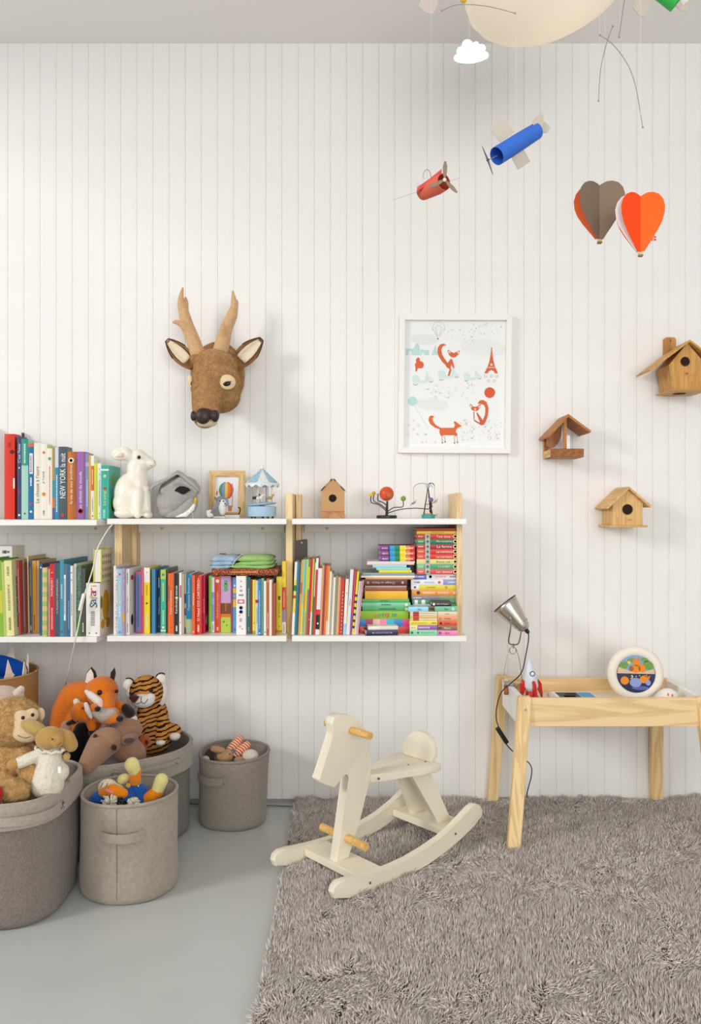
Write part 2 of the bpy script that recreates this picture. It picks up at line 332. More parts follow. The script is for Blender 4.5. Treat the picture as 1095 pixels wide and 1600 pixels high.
# ------------------------------------------------------------------ books
page_mat = mat('efe8da', .8, .3, 400, .04, 200, stretch=(1, 1, 1))
LABELS = {}
def make_book(M, w, dep, h, col, label, title='', tcol='ffffff', trot=90, extras=(), rounded=False, th=None, tpos=.5, tfrac=.62, group=None, pages_front=False, origin=None, thick=None, name='book'):
    """local axes: a across the spine (0..w), y into the shelf (0..dep), b along the spine (0..h); M maps to the room"""
    org = origin if origin is not None else M(w/2, dep/2, 0)
    t = thing(name, label, 'book', org, group)
    k = thick or min(.0022, w*.22); bul = w*.22 if rounded else min(.0012, w*.12)
    n = 6; front = [(w*i/n, -bul*math.sin(PI*i/n)) for i in range(n+1)]
    out = [(0, dep)]+front+[(w, dep), (w-k, dep), (w-k, k), (k, k), (k, dep)]
    if pages_front: out = [(x, dep-y) for x, y in out]
    m = col if not isinstance(col, str) else mat(col, .38, spec=.45)
    obj('cover', B().prism(out, lambda a, y, b: M(a, y, b), 0, h), m, t, smooth=50 if rounded else False)
    ins = .0025 if w > .005 else .0012
    y0, y1 = (k, dep-.004) if not pages_front else (.003, dep-k)
    pb = B().box(k, w-k, y0, y1, ins, h-ins); pb.xf(lambda v: M(v.x, v.y, v.z)); obj('pages', pb, page_mat, t)
    for e in extras:
        if e[0] == 'band':
            f = e[4] if len(e) > 4 else (0, 1)
            bb = B(); q = [(w*(f[0]+(f[1]-f[0])*i/n), -bul*math.sin(PI*(f[0]+(f[1]-f[0])*i/n))-.0004) for i in range(n+1)]
            out2 = q+[(w*f[1], .001), (w*f[0], .001)]
            c = e[3] if not isinstance(e[3], str) else mat(e[3], .4)
            obj('spine_band', bb.prism(out2, lambda a, y, b: M(a, y, b), h*e[1], h*e[2]), c, t)
        elif e[0] == 'dot':
            r = e[3]*w; cx = w*(e[4] if len(e) > 4 else .5)
            pts = [(cx+r*math.cos(2*PI*i/12), h*e[1]+r*math.sin(2*PI*i/12)) for i in range(12)]
            obj('spine_emblem', B().prism(pts, lambda a, b, d: M(a, d, b), -bul-.0009, .0005), mat(e[2], .4), t)
        elif e[0] == 'lines':     # lettering too small to read
            rr = random.Random(int(e[1]*1000)+len(LABELS)); b_ = e[1]*h; bb = B(); cx = e[4] if len(e) > 4 else .5
            while b_ < e[2]*h:
                L = rr.uniform(.0015, .0045); bb.box(w*(cx-.14), w*(cx+.14), -bul-.0007, 0, b_, min(b_+L, e[2]*h)); b_ += L+rr.uniform(.0012, .0025)
            bb.xf(lambda v: M(v.x, v.y, v.z)); obj('small_lettering', bb, mat(e[3], .5), t)
        elif e[0] == 'side':      # print on the right-hand cover: (y0,y1,b0,b1,colour)
            _, a0, a1, b0, b1, c = e
            pts = [((a0+a1)/2+(a1-a0)/2*math.cos(2*PI*i/14)*dep/dep, (b0+b1)/2+(b1-b0)/2*math.sin(2*PI*i/14)) for i in range(14)]
            obj('cover_print', B().prism(pts, lambda a, b, d: M(w+d, a*dep, b*h), -.0005, .0005), mat(c, .4), t)
    if title:
        tw = w*tfrac if trot in (90, 270) else w*tfrac
        me, co = text_mesh(title, h*(th or .6), tw)
        a, b_, d = co[:, 0], co[:, 1], co[:, 2]
        if trot == 90: ca, cb = -b_, a                      # reads upwards on a standing book
        elif trot == 0: ca, cb = b_, a                      # reads left to right on a lying book
        else: ca, cb = -b_, -a
        cyy = -bul-.0007
        pts = np.array([tuple(M(w/2+p, cyy-abs(q)*0-r, h*tpos+s)) for p, q, r, s in zip(ca, ca, d, cb)])
        me.vertices.foreach_set('co', pts.astype('f').ravel()); me.update(); me.materials.clear()
        finish('title', me, mat(tcol, .5), t, (0, 0, 0), False)
    LABELS.setdefault(label, []).append(t.name); return t
def row(items, z, place, group, leanf=None, depth=None, gap=.0004, xlim=None):
    prev = -9
    for it in items:
        x0, x1, top, bot, col, desc, title, tcol = it[:8]; kw = dict(it[8]) if len(it) > 8 else {}
        yf = kw.pop('y', None)
        if yf is None: yf = max(-.292, FPX*(CAMZ-z)/(bot-800)+CAMY)
        lean = kw.pop('lean', leanf((x0+x1)/2) if leanf else 0)
        X0, X1 = PX(x0, yf), PX(x1, yf)
        X0 = max(X0, prev+gap); X1 = max(X1, X0+.0035)
        if kw.pop('free', False) is False: prev = X1
        h = (PZ(top, yf)-z-.0006); w = X1-X0
        dep = kw.pop('dep', depth or min(.74*h, -yf-.03)); dep = min(dep, -yf-.025)
        th_ = math.radians(lean); piv = Vector((X1 if lean > 0 else X0, 0, z+.0006)); ct, sn = math.cos(th_), math.sin(th_)
        def M(a, y, b, X0=X0, yf=yf, piv=piv, ct=ct, sn=sn):
            dx, dz = X0+a-piv.x, b
            return Vector((piv.x+dx*ct+dz*sn, yf+y, piv.z-dx*sn+dz*ct))
        if lean < 0: prev = X1+(w*(1-ct))
        make_book(M, w, dep, h, col, desc+' '+place, title, tcol, extras=kw.pop('x', ()), group=group, **kw)
SP = speckle
UL = 'on the upper left shelf'
row([
 (-14, 7, 671, 811, SP('f3efe6', '8db36a', 260, .32), 'white picture book with green dots', '', '', dict(x=[('lines', .3, .75, 'b4587c')])),
 (7, 23, 678, 811.5, 'd8331f', 'thick red book with a black emblem near its head', '', '', dict(x=[('dot', .79, '5c1010', .2, .75), ('lines', .84, .9, 'a02014'), ('band', .36, .48, 'f4f0e8', (.86, 1))])),
 (23, 27, 679, 811, '1c1a1f', 'thin black book beside the thick red one', '', '', dict(dep=.25)),
 (27, 33.5, 682, 811.5, '39426b', 'dark navy book with pale spine lettering', 'C\'est l\'hiver', 'e8e8f0', dict(th=.3, tpos=.8, x=[('dot', .62, 'e8e8ee', .18), ('lines', .3, .36, 'c03a3a'), ('dot', .05, 'f0f0f0', .25)])),
 (33.5, 44, 686, 811.5, 'a5d0c3', 'pale mint book with a dark teal head', '', '', dict(x=[('band', .67, 1, '2f9384'), ('lines', .7, .94, 'cfe9e0', ), ('dot', .07, '1d3d3a', .13)])),
 (44, 53, 693, 811.5, '1c6f9e', 'blue book with a white pill-shaped title patch', '', '', dict(x=[('band', .6, .87, 'eef2f2', (.25, .8)), ('lines', .62, .85, 'c0392b'), ('band', .955, 1, 'd9683a'), ('lines', .44, .55, 'f5f5f5'), ('dot', .2, 'c24a33', .24), ('dot', .1, 'f0e8e0', .2)])),
 (53, 63.5, 692, 811.5, 'e9e3d3', 'cream storybook with slim grey handwriting', 'La chasse à l\'ours', '6b665c', dict(th=.7, tpos=.45, tfrac=.5)),
 (63.5, 73.5, 693, 811.5, 'ece6d8', 'cream storybook with an orange leaf motif', 'JE T\'AIME', '77706a', dict(th=.24, tpos=.55, tfrac=.4, x=[('dot', .33, 'cf8a3a', .3), ('dot', .88, 'cf8a3a', .22), ('lines', .05, .12, '8a8378')])),
 (73.5, 81.5, 696, 811.5, 'ece4d6', 'cream storybook with pink lettering and a green head', '', '', dict(x=[('band', .96, 1, '9db35c'), ('lines', .2, .72, 'cf8f8c'), ('dot', .82, '6d8f6c', .3)])),
 (81.5, 86, 700, 811.5, 'a68a4a', 'olive and orange striped thin book', '', '', dict(x=[('band', .3, .55, '3d8f94'), ('band', 0, .16, '5b5780'), ('band', .16, .3, 'cc7434')])),
 (86, 91.5, 699, 811.5, '1f86b4', 'bright blue thin book with a pale head', '', '', dict(x=[('band', .72, 1, 'c9d6df'), ('lines', .1, .62, 'f2f6f8')])),
 (91.5, 104.5, 698, 811.5, '4a5962', 'slate grey book about a city at night', 'NEW YORK la nuit', 'f2f2ef', dict(th=.62, tpos=.6, tfrac=.68, dep=.17, x=[('dot', .055, 'd5382c', .2)])),
 (105, 119.5, 706, 811.5, wood('c4712f', 'z', dark=.8), 'orange wood-patterned book with a rounded spine', 'la vie de nos ancêtres', 'f7e9d0', dict(rounded=True, th=.58, tpos=.52, tfrac=.3, x=[('dot', .87, 'f1e6d8', .3), ('dot', .87, '3f5d8a', .17)])),
 (119.5, 133.5, 706, 811.5, '9a5fa3', 'purple book with a rounded spine', 'Les enfants du monde', 'f4e8f4', dict(rounded=True, th=.6, tpos=.42, tfrac=.3, x=[('dot', .12, 'a3203c', .3), ('dot', .12, 'e4c6dc', .18)])),
 (133.5, 139, 708, 811.5, '7f90a8', 'grey-blue thin book beside the purple one', '', '', dict(x=[('lines', .2, .6, 'd8dfe8'), ('band', .8, .86, 'b9a6c4')])),
 (139, 142, 711, 811.5, 'e2a53a', 'very thin amber book', '', '', dict()),
 (142, 147, 712, 811.5, 'f0ece2', 'white and orange book with a red dot at its foot', '', '', dict(x=[('band', .45, .84, 'dd6a28'), ('lines', .55, .78, 'f6eee0'), ('lines', .12, .34, '8a8a88'), ('dot', .05, 'd0344a', .24)])),
 (147, 152.5, 724, 811.5, 'd6d934', 'acid yellow plain book', '', '', dict()),
 (152.5, 158, 724, 811.5, 'eeeeea', 'white book with small coloured dots', '', '', dict(x=[('lines', .25, .7, '99a0a4'), ('dot', .8, '3c79b5', .14), ('dot', .9, 'c44', .14) if 0 else ('dot', .9, 'cc4444', .14), ('dot', .1, 'cc4444', .14)])),
 (158, 170, 727, 812, '35ac98', 'turquoise jungle book next to the white rabbit', 'La jungle', 'e7d98e', dict(th=.4, tpos=.42, tfrac=.5, x=[('band', .9, .93, 'eef4ee'), ('dot', .8, 'd7cfa0', .2), ('dot', .57, 'b8482f', .2), ('lines', .03, .18, 'bfe6d8', .4), ('side', .15, .85, .62, .86, '4f9a55'), ('side', .2, .9, .1, .5, '6aa79a'), ('side', .1, .5, .15, .4, '6dbb58')])),
], ZUL, UL, 'books on the upper left shelf', leanf=lambda x: 0)
LL = 'on the lower left shelf'
row([
 (-22, -3, 872, 994, '4f8f3a', 'green leafy picture book', '', '', dict()),
 (-3, 6, 876, 994, '8fb83e', 'lime green book', '', '', dict(x=[('band', .3, .6, 'cfd04a')])),
 (6, 10.5, 878, 994, 'b7c86a', 'thin pistachio book', '', '', dict()),
 (10.5, 22.3, 876, 994, 'e6e3a0', 'pale yellow book with brown lettering', '', '', dict(x=[('lines', .08, .25, '8b7a4c'), ('lines', .34, .68, '97885a'), ('lines', .8, .92, '8b7a4c')])),
 (22.5, 29, 876, 992, '3b4668', 'navy book with white blossoms and a grey head', '', '', dict(x=[('band', .79, 1, 'b3aaa6'), ('dot', .68, 'efe6d6', .33), ('dot', .6, 'e8c35a', .2), ('dot', .5, 'efe6d6', .34), ('dot', .4, 'f3ead9', .3), ('dot', .28, 'efe6d6', .34), ('band', 0, .1, '9fa4c4')])),
 (29, 32.5, 876, 992, 'c4483c', 'slim brick red book', '', '', dict(x=[('lines', .3, .9, 'e8c9b4')])),
 (32.5, 37, 875, 990, '9a9690', 'grey book with a green foot', '', '', dict(x=[('band', 0, .09, '4f8f4a')])),
 (37, 39.5, 880, 990, '8e2f2c', 'very slim dark red book', '', ''),
 (39.5, 46.5, 869, 989, SP('ddc38e', 'a9794f', 300, .25), 'tan speckled book', '', '', dict(x=[('band', .1, .9, 'cdb45c', (.75, 1))])),
 (46.5, 51, 875, 989, '3d5f7e', 'denim blue slim book', '', '', dict(x=[('lines', .5, .9, 'd0a94c'), ('lines', .03, .1, 'e8e8e8')])),
 (51, 57, 876, 989, 'e39a2b', 'orange-yellow slim book', '', '', dict(x=[('lines', .04, .25, '8a4d18')])),
 (57, 61.5, 876, 989, 'cfa877', 'sandy brown slim book', '', ''),
 (62, 66, 881, 993, '27597d', 'dark blue slim book before the checked one', '', '', dict(x=[('dot', .95, 'e8e4d8', .3)])),
 (66, 73.5, 887, 995, 'd9bd83', 'green and beige checked book', '', '', dict(x=[('band', i*.14+.02, i*.14+.09, '9cbb72') for i in range(7)])),
 (73.5, 78, 889, 994, 'efe2d3', 'cream slim book', '', '', dict(x=[('lines', .5, .75, '8d8478')])),
 (78, 85, 881, 995, 'd22031', 'red book with white and yellow question title', 'POURQUOI ?', 'f7f0e6', dict(th=.42, tpos=.68, tfrac=.5, x=[('lines', .1, .4, 'f0c9c4'), ('dot', .88, 'f0d04a', .16)])),
 (85, 93.5, 880, 995.5, '44566a', 'slate blue book with beige capital letters', 'O MUNDO SUBTERRÂNEO', 'd8c79b', dict(th=.72, tpos=.55, tfrac=.42)),
 (93.5, 99.5, 875, 995, '3e94a8', 'teal large-format book', '', '', dict(dep=.265, x=[('lines', .5, .68, 'd4e8ea'), ('dot', .06, '8a3a4a', .25)])),
 (99.5, 105, 881, 995, '54708f', 'steel blue book with a white label', '', '', dict(x=[('band', .22, .85, 'e9eef0', (.05, .6)), ('lines', .3, .8, '6d7fa0', .3)])),
 (105, 110, 881, 995, '2f6791', 'mid blue slim book', '', '', dict(x=[('lines', .1, .5, '8fb6cf')])),
 (110, 113.5, 884, 995, 'eee9e0', 'white slim book with black marks', '', '', dict(x=[('dot', .9, '22222a', .25), ('dot', .8, '22222a', .25), ('lines', .3, .6, '3a3a3a')])),
 (113.5, 119, 881, 994, 'd6d9d0', 'pale grey book', '', ''),
 (119, 126.5, 885, 994, SP('5f7f6a', '3c5a58', 120, .4), 'mottled green photo book', '', '', dict(x=[('band', .0, .25, '4f7a3a')])),
 (126.5, 133, 888, 994, '4a4e48', 'charcoal book', '', '', dict(x=[('lines', .06, .2, 'e6e6e0')])),
], ZLL, LL, 'books on the lower left shelf', leanf=lambda x: -2.2*max(0, min(1, (62-x)/40)) if x < 62 else 0)
# boxed book with the animal cover, small book on top of it
def safari():
    yf = -.288; X0, X1 = PX(134.5, yf), PX(156, yf); z = ZLL+.0006; h = PZ(911, yf)-z
    M = lambda a, y, b: Vector((X0+a, yf+y, z+b))
    t = make_book(M, X1-X0, .2, h, 'f2eee6', 'thick white animal book with rainbow letters under the small lime one', '', '', extras=[('lines', .2, .48, '9a9aa0'), ('dot', .06, '555555', .05, .25), ('dot', .06, '555555', .05, .75),
        ('side', .15, .55, .25, .85, 'd9a52a'), ('side', .05, .3, .12, .3, 'd9a52a'), ('side', .35, .6, .1, .3, 'c8922a'), ('side', .55, .9, .5, .8, 'e2ccae'), ('side', .02, .16, .5, .75, '7d8f5a')], group='books on the lower left shelf')
    for i, (ch, c) in enumerate(zip('Safari', ('1f7a5c', '2b6fae', 'e2b437', '8a3a8f', 'd0472f', 'd9742c'))):
        text('title_letter', ch, (X0+(X1-X0)*.55, yf-.002, z+h*(.585+.072*i)), .02, (X1-X0)*.55 if ch in 'Sf' else (X1-X0)*.4, mat(c, .5), t, 90)
    zz = z+h+.0006; xa, xb = PX(145, yf), PX(158, yf); hh = PZ(858, yf)-zz
    M2 = lambda a, y, b: Vector((xa+a, yf+.004+y, zz+b))
    make_book(M2, xb-xa, .13, hh, 'c9d22a', 'small lime green book standing on the white animal book', extras=[('side', .08+.17*i, .16+.17*i, .12+.2*j, .24+.2*j, ('5b4a3a', 'a8552f', '6a6f4a')[(i+j) % 3]) for i in range(5) for j in range(4)], group='books on the lower left shelf', pages_front=True, thick=.003)
    xa2 = xb+.0003
    obj('cover_panel', B().box(xb+.0001, xb+.0004, yf+.01, yf+.13, zz+.003, zz+hh-.003), mat('e3d6c0', .5), bpy.data.objects[LABELS['small lime green book standing on the white animal book'][0]])
safari()
ML = 'on the lower middle shelf'
row([
 (177.5, 181, 884, 992.5, 'eee7e2', 'thin white book against the pine post', '', ''),
 (181, 184, 888, 993, SP('e8e4ea', '3c3448', 300, .4), 'thin black and white patterned book', '', ''),
 (184, 190.5, 889, 996, '9cc4de', 'sky blue book with yellow lettering', '', '', dict(x=[('lines', .48, .82, 'e8e08a'), ('lines', .28, .45, 'e9f2f6'), ('dot', .92, 'c8485a', .25), ('dot', .05, '6a9ac0', .3)])),
 (190.5, 195, 888, 994, SP('b79dc0', '7d8a9a', 200, .35), 'mauve patterned slim book', '', '', dict(x=[('band', .2, .34, 'd9a04a')])),
 (195, 202, 889, 992.5, 'f3efe9', 'white book with red lettering and a pictured black tail', 'Qui a vu le loup ?', 'c8362c', dict(th=.36, tpos=.46, tfrac=.5, x=[('lines', .78, .94, '6a6a6a'), ('lines', .04, .18, '9a9a9a'), ('side', .1, .32, .82, .9, 'c23a3a'), ('side', .12, .3, .13, .3, '23232a')])),
 (212, 220, 893, 989.5, '7d7bb2', 'periwinkle book with a pink head', '', '', dict(x=[('band', .965, 1, 'd05a78'), ('lines', .1, .92, '565596'), ('band', 0, .02, 'b0506a')])),
 (220, 225, 890, 989.5, 'e0527e', 'hot pink slim book', '', '', dict(x=[('lines', .6, .95, 'f2a9c0')])),
 (225, 234, 887, 990, 'f4d81c', 'bright yellow book with a white head', '', '', dict(x=[('band', .775, 1, 'f1ece4'), ('dot', .46, '3a3420', .16), ('lines', .58, .74, 'c2a017'), ('lines', .08, .3, 'e9e9d8'), ('dot', .93, 'd0a0a0', .12)])),
 (234, 237, 890, 988, '5d2a2c', 'very thin maroon book', '', ''),
 (237, 242.5, 889, 990, '3a84b0', 'cerulean slim book', '', '', dict(dep=.26, x=[('dot', .85, 'a53b4a', .25)])),
 (242.5, 251, 891, 988, '2b3560', 'midnight blue book with white lettering', 'Un bruit de la mer', 'f0f0f4', dict(th=.36, tpos=.43, tfrac=.42, x=[('lines', .72, .88, 'f0f0f4'), ('dot', .09, 'd08a5a', .2)])),
 (251, 259, 890, 989.5, '3fb394', 'sea green book with a yellow-green head', '', '', dict(x=[('band', .85, 1, 'b5cf4f'), ('dot', .92, '4a7fc0', .25), ('lines', .5, .8, 'e8e878'), ('lines', .14, .36, 'd5ecc8'), ('dot', .09, 'dff0d0', .24), ('band', .03, .05, 'e9e3c8')])),
 (259, 262.5, 889, 989, '5e4a38', 'dark brown slim book', '', ''),
 (262.5, 272, 896, 990, 'ee6a24', 'vivid orange book with white lettering', 'Il était un petit navire', 'fbefe2', dict(th=.66, tpos=.52, tfrac=.36, x=[('dot', .1, 'a8481a', .12), ('lines', .55, .8, 'a66a5c', .15)])),
 (272, 280, 896, 991, '2a2624', 'black book about a painter', 'Kandinsky', 'f2efe8', dict(th=.34, tpos=.46, tfrac=.55, x=[('dot', .6, 'd9dca0', .27), ('lines', .64, .8, 'd8d4cc'), ('lines', .05, .14, 'f0f0f0')])),
 (280, 283.5, 895, 992, 'f2efe8', 'slim white book beside the black one', '', '', dict(x=[('dot', .2, '3a3a3a', .2), ('band', .6, .8, 'c4506a', (.3, .9))])),
 (283.5, 287, 897, 991, 'd9d4cb', 'slim stone grey book', '', ''),
 (287, 290.5, 896, 990, 'c9c87a', 'slim olive yellow book with dark patches', '', '', dict(x=[('band', .5, .66, '4c3a4e'), ('band', .3, .42, '8f3a44'), ('band', .0, .1, '5a4a3c')])),
 (290.5, 300, 897, 990, '1d97cc', 'bright blue book with a pale green foot', 'Organizando Brincadeiras', 'ecf6f2', dict(th=.55, tpos=.66, tfrac=.42, x=[('band', 0, .24, 'bfdcb8')])),
 (300, 304.5, 899, 992, 'e5672e', 'slim orange-red book', '', '', dict(x=[('lines', .5, .7, 'f7d9c0'), ('dot', .05, 'f7e6d8', .2)])),
 (304.5, 314.5, 900, 991.5, 'd8361f', 'red book about a postman', 'O Natal DO CARTEIRO', 'f8ecdf', dict(th=.72, tpos=.58, tfrac=.42, x=[('lines', .05, .17, 'f8ecdf'), ('dot', .95, 'f4c85a', .1)])),
 (314.5, 320, 899, 989.5, 'd3155a', 'magenta slim book', '', '', dict(x=[('lines', .35, .6, 'f0b6c8'), ('side', .1, .8, .1, .3, 'b9c4b4'), ('side', .2, .9, .4, .8, '6e3a44')])),
 (326, 330.5, 900, 988.5, '8cc63f', 'leaf green slim book', '', '', dict(x=[('dot', .08, '3a7ab0', .25)])),
 (330.5, 335, 901, 988.5, '8fa9d8', 'pale blue and white striped book', '', '', dict(x=[('band', .72, .98, 'e8ecf2'), ('band', .5, .62, 'a9c4ea'), ('band', 0, .2, 'eef0f4'), ('lines', .05, .15, '4a5a7a')])),
 (335, 344.5, 901, 988.5, 'df4f30', 'coral red book with a white round emblem', 'Deux Amis pour Grégoire', 'f6d9c8', dict(th=.6, tpos=.5, tfrac=.34, x=[('dot', .92, 'f3e6dc', .3), ('lines', .04, .1, 'f6d9c8')])),
 (345, 360.5, 900, 988.5, 'c9a2cc', 'painted lilac, brown and green book', 'Le petit jardin', 'f3b13a', dict(th=.44, tpos=.48, tfrac=.16, x=[('band', 0, .27, 'b5cf4a'), ('band', .27, .33, 'd8782c'), ('band', .33, .52, '7a4426'), ('dot', .83, '59b070', .24), ('dot', .76, '59b070', .2), ('dot', .89, '59b070', .2), ('dot', .19, '8a5a24', .1, .3), ('dot', .13, '4fae5a', .1, .6)])),
 (360.5, 364, 902, 988.5, 'a24a62', 'slim raspberry book', '', ''),
 (364, 369, 902, 989.5, '5b9fd4', 'blue book with yellow patches', '', '', dict(x=[('band', .72, .8, 'f0c22f'), ('band', .47, .6, 'f0c22f'), ('dot', .85, 'd8e8f4', .35), ('dot', .66, 'e8a83a', .3), ('dot', .06, '35659a', .25)])),
 (369, 384, 900, 992, 'f5f2ee', 'white book with small icons in a column', '', '', dict(x=[('dot', .91, 'd04a4a', .07, .5), ('dot', .82, '3a5aa8', .07, .5), ('lines', .74, .77, 'b04a3a'), ('band', .66, .69, '8a9a8a', (.25, .75)), ('band', .53, .6, 'd8474a', (.15, .85)), ('band', .545, .585, 'f5f2ee', (.25, .75)), ('dot', .46, '7a7a80', .2), ('dot', .46, 'f5f2ee', .14), ('dot', .39, '3a66b0', .2), ('dot', .39, 'f5f2ee', .12), ('dot', .33, 'c84a50', .06, .35), ('band', .22, .28, 'b4b0b0', (.35, .6)), ('dot', .14, 'a9a4a4', .09, .4), ('dot', .1, 'c08080', .07, .62)])),
 (384, 391, 902, 989.5, '2d8a8c', 'deep teal book with white lettering', '', '', dict(x=[('lines', .3, .8, 'dff0ec'), ('lines', .04, .12, 'dff0ec')])),
 (391, 394.5, 905, 990, 'b4502c', 'slim rust book', '', '', dict(x=[('dot', .93, 'd8423a', .3)])),
 (394.5, 399, 906, 991, 'f2dc4e', 'slim lemon book', '', '', dict(x=[('dot', .2, 'd86a3a', .2), ('band', 0, .06, '9ab04a')])),
 (399, 403.5, 907, 991, 'eeeade', 'slim ivory book with a red patch', '', '', dict(x=[('band', .58, .64, 'd0372c'), ('lines', .2, .5, '8fa8c0')])),
 (403.5, 407.5, 905, 993, '2586c4', 'slim royal blue book', '', '', dict(x=[('lines', .12, .8, 'cfe4f2'), ('dot', .04, 'f0f4f4', .28)])),
 (407.5, 412, 904, 992, 'bfe0c2', 'slim pale green book', '', '', dict(x=[('band', 0, 1, '4fae72', (.5, .72))])),
 (412, 416, 908, 993, 'f1ebe0', 'slim white booklet beside the pale green one', '', '', dict(x=[('dot', .06, '2a2a2a', .2)])),
 (416, 420.5, 904, 993, 'b9622c', 'slim caramel book', '', '', dict(x=[('lines', .12, .4, 'f0dcc4'), ('dot', .95, 'e8b080', .3)])),
 (420.5, 424.5, 906, 993, 'f3eadb', 'slim cream booklet beside the caramel one', '', ''),
 (424.5, 430, 912, 993, 'a4523c', 'slim terracotta book', '', ''),
 (430.5, 440.5, 901, 990, 'e3cf2e', 'mustard yellow book with black bands at its foot', '', '', dict(x=[('band', .045, .055, '2a2a20'), ('band', .02, .03, '2a2a20'), ('band', .59, .66, '5a4a1e', (.3, .7)), ('lines', .35, .55, 'b4a42a'), ('dot', .3, '6a3a1a', .12), ('dot', .12, '6a3a1a', .1)])),
 (440.5, 446.5, 877, 990, 'f0cf2a', 'tall yellow book with a red and a lilac band', '', '', dict(dep=.22, x=[('band', .33, .64, 'e04a2c'), ('lines', .37, .58, 'f7d8c8'), ('band', .16, .33, '9c92b8'), ('band', 0, .16, 'efeae4'), ('lines', .03, .12, '8a8a90')])),
], ZL, ML, 'books on the lower middle shelf')
MG = 'leaning on the lower right shelf'
def mlean(x): return 2.6 if x < 535 else 2.6+(x-535)/25*3.4
def mg(): 
    it = []
    def a(x0, x1, top, col, desc, **k): it.append((x0, x1, top, k.pop('bot', 992), col, desc, '', '', dict(k, dep=k.get('dep', .165))))
    a(455.5, 459.5, 878, 'f0d76a', 'magazine in white and buttercup', x=[('band', .0, .3, 'f2f2ea'), ('band', .75, 1, 'eeeae6'), ('band', .6, .68, '3a7a4a'), ('band', .5, .54, 'c8402f')])
    a(459.5, 463, 877, '2f7a86', 'petrol blue magazine'); a(463, 465.5, 878, '245a6e', 'dark petrol magazine')
    a(465.5, 468.8, 875, 'e4a53a', 'amber magazine', x=[('band', .55, .7, 'd8632c')]); a(468.8, 471.5, 874, '9fcfae', 'mint magazine', x=[('band', 0, .4, 'e6dc62')])
    a(471.5, 474, 874, '6cc0b2', 'aqua magazine with an orange band', x=[('band', .35, .55, 'e08a34')]); a(474, 477, 874, 'd6d23c', 'yellow-green magazine', x=[('band', 0, .3, 'e8a93c')])
    a(477, 479.8, 874, '78807a', 'pewter magazine', x=[('band', .6, .9, 'c7d23e')]); a(479.8, 483.4, 873, 'c8252c', 'crimson magazine', x=[('dot', .2, 'f0e8e0', .2)])
    a(483.4, 486, 873, 'e8b43a', 'golden magazine', x=[('band', 0, .3, 'f2ece4')]); a(486, 488.6, 873, '2f7d4a', 'bottle green magazine', x=[('band', .5, .95, 'dfe8d2', (.5, 1))])
    a(488.6, 492.4, 872, 'cf3b3a', 'scarlet magazine with a white head', x=[('band', .85, 1, 'f2eee8')])
    a(492.4, 498.5, 888, 'ece7ea', 'white magazine with a red and black foot', x=[('band', .3, .38, 'd8372c'), ('band', .08, .3, '22201f'), ('dot', .17, 'e8e8e8', .25)])
    a(498.5, 502, 883, 'dca066', 'apricot magazine'); a(502, 505, 884, '9c3a4c', 'burgundy magazine'); a(505, 508.2, 884, 'e2702c', 'orange magazine', x=[('lines', .1, .5, 'f2c24a')])
    a(508.2, 511, 884, 'e8992f', 'tangerine magazine with a pale foot', x=[('band', 0, .2, 'f0d8a8')]); a(511, 514, 893, 'f1ede4', 'ivory magazine'); a(514, 517, 896, 'b9a68c', 'taupe magazine')
    a(517, 520.5, 902, 'f0e9dc', 'cream magazine'); a(520.5, 524.5, 900, '8f9070', 'olive grey magazine'); a(524.5, 528.5, 902, 'e8a887', 'salmon magazine')
    a(528.5, 530.8, 904, 'c6502c', 'rust red magazine')
    a(530.8, 534.5, 905, 'd93a28', 'red magazine with white dots', x=[('dot', .05+.065*i, 'f6eee6', .2) for i in range(12)])
    a(535.5, 540.5, 905, 'f0eee0', 'off-white magazine with a pale blue foot', x=[('band', 0, .2, 'a9cbe6'), ('dot', .75, '6a7a6a', .15)])
    a(540.5, 546, 890, 'e6e4e6', 'tall silver-white magazine', x=[('lines', .45, .55, 'c8605a')]); a(546, 549.4, 892, 'd4415c', 'rose red magazine', x=[('band', 0, .35, 'a04a98')])
    a(549.4, 553, 893, 'f0d829', 'yellow magazine with dark stripes', x=[('band', .1+.1*i, .14+.1*i, '3a3a3a') for i in range(6)])
    a(553, 555.5, 908, 'd9dcd8', 'light grey leaflet'); a(555.5, 557.6, 908, 'e8c4c8', 'pale pink leaflet'); a(557.6, 559.8, 907, 'd99aa4', 'dusky pink leaflet')
    return it
row(mg(), ZL, MG, 'magazines on the lower right shelf', leanf=mlean)
# dark folder with a hanging hole behind the magazines
c0 = P(459, 843, -.11); w_ = 20/S(-.11); h_ = c0.z-ZL-.001
fb = B().prism([(0, 0), (w_, 0), (w_, h_-.004), (w_*.9, h_), (0, h_-.006)], lambda a, b, d: Vector((c0.x+a, -.05+d-.03*(1-a/w_), ZL+.001+b)), 0, .002)
ft = thing('folder', 'dark grey card folder with a hanging hole behind the magazines', 'folder', (c0.x, -.1, ZL+.001))
obj('card', fb, mat('726b65', .6), ft)
obj('hanging_hole', B().lathe([(.004, 0), (.004, .001)], (c0.x+w_*.55, -.0641, ZL+h_-.013), Matrix.Rotation(PI/2, 3, 'X'), 12), mat('cfc8c2', .6), ft)
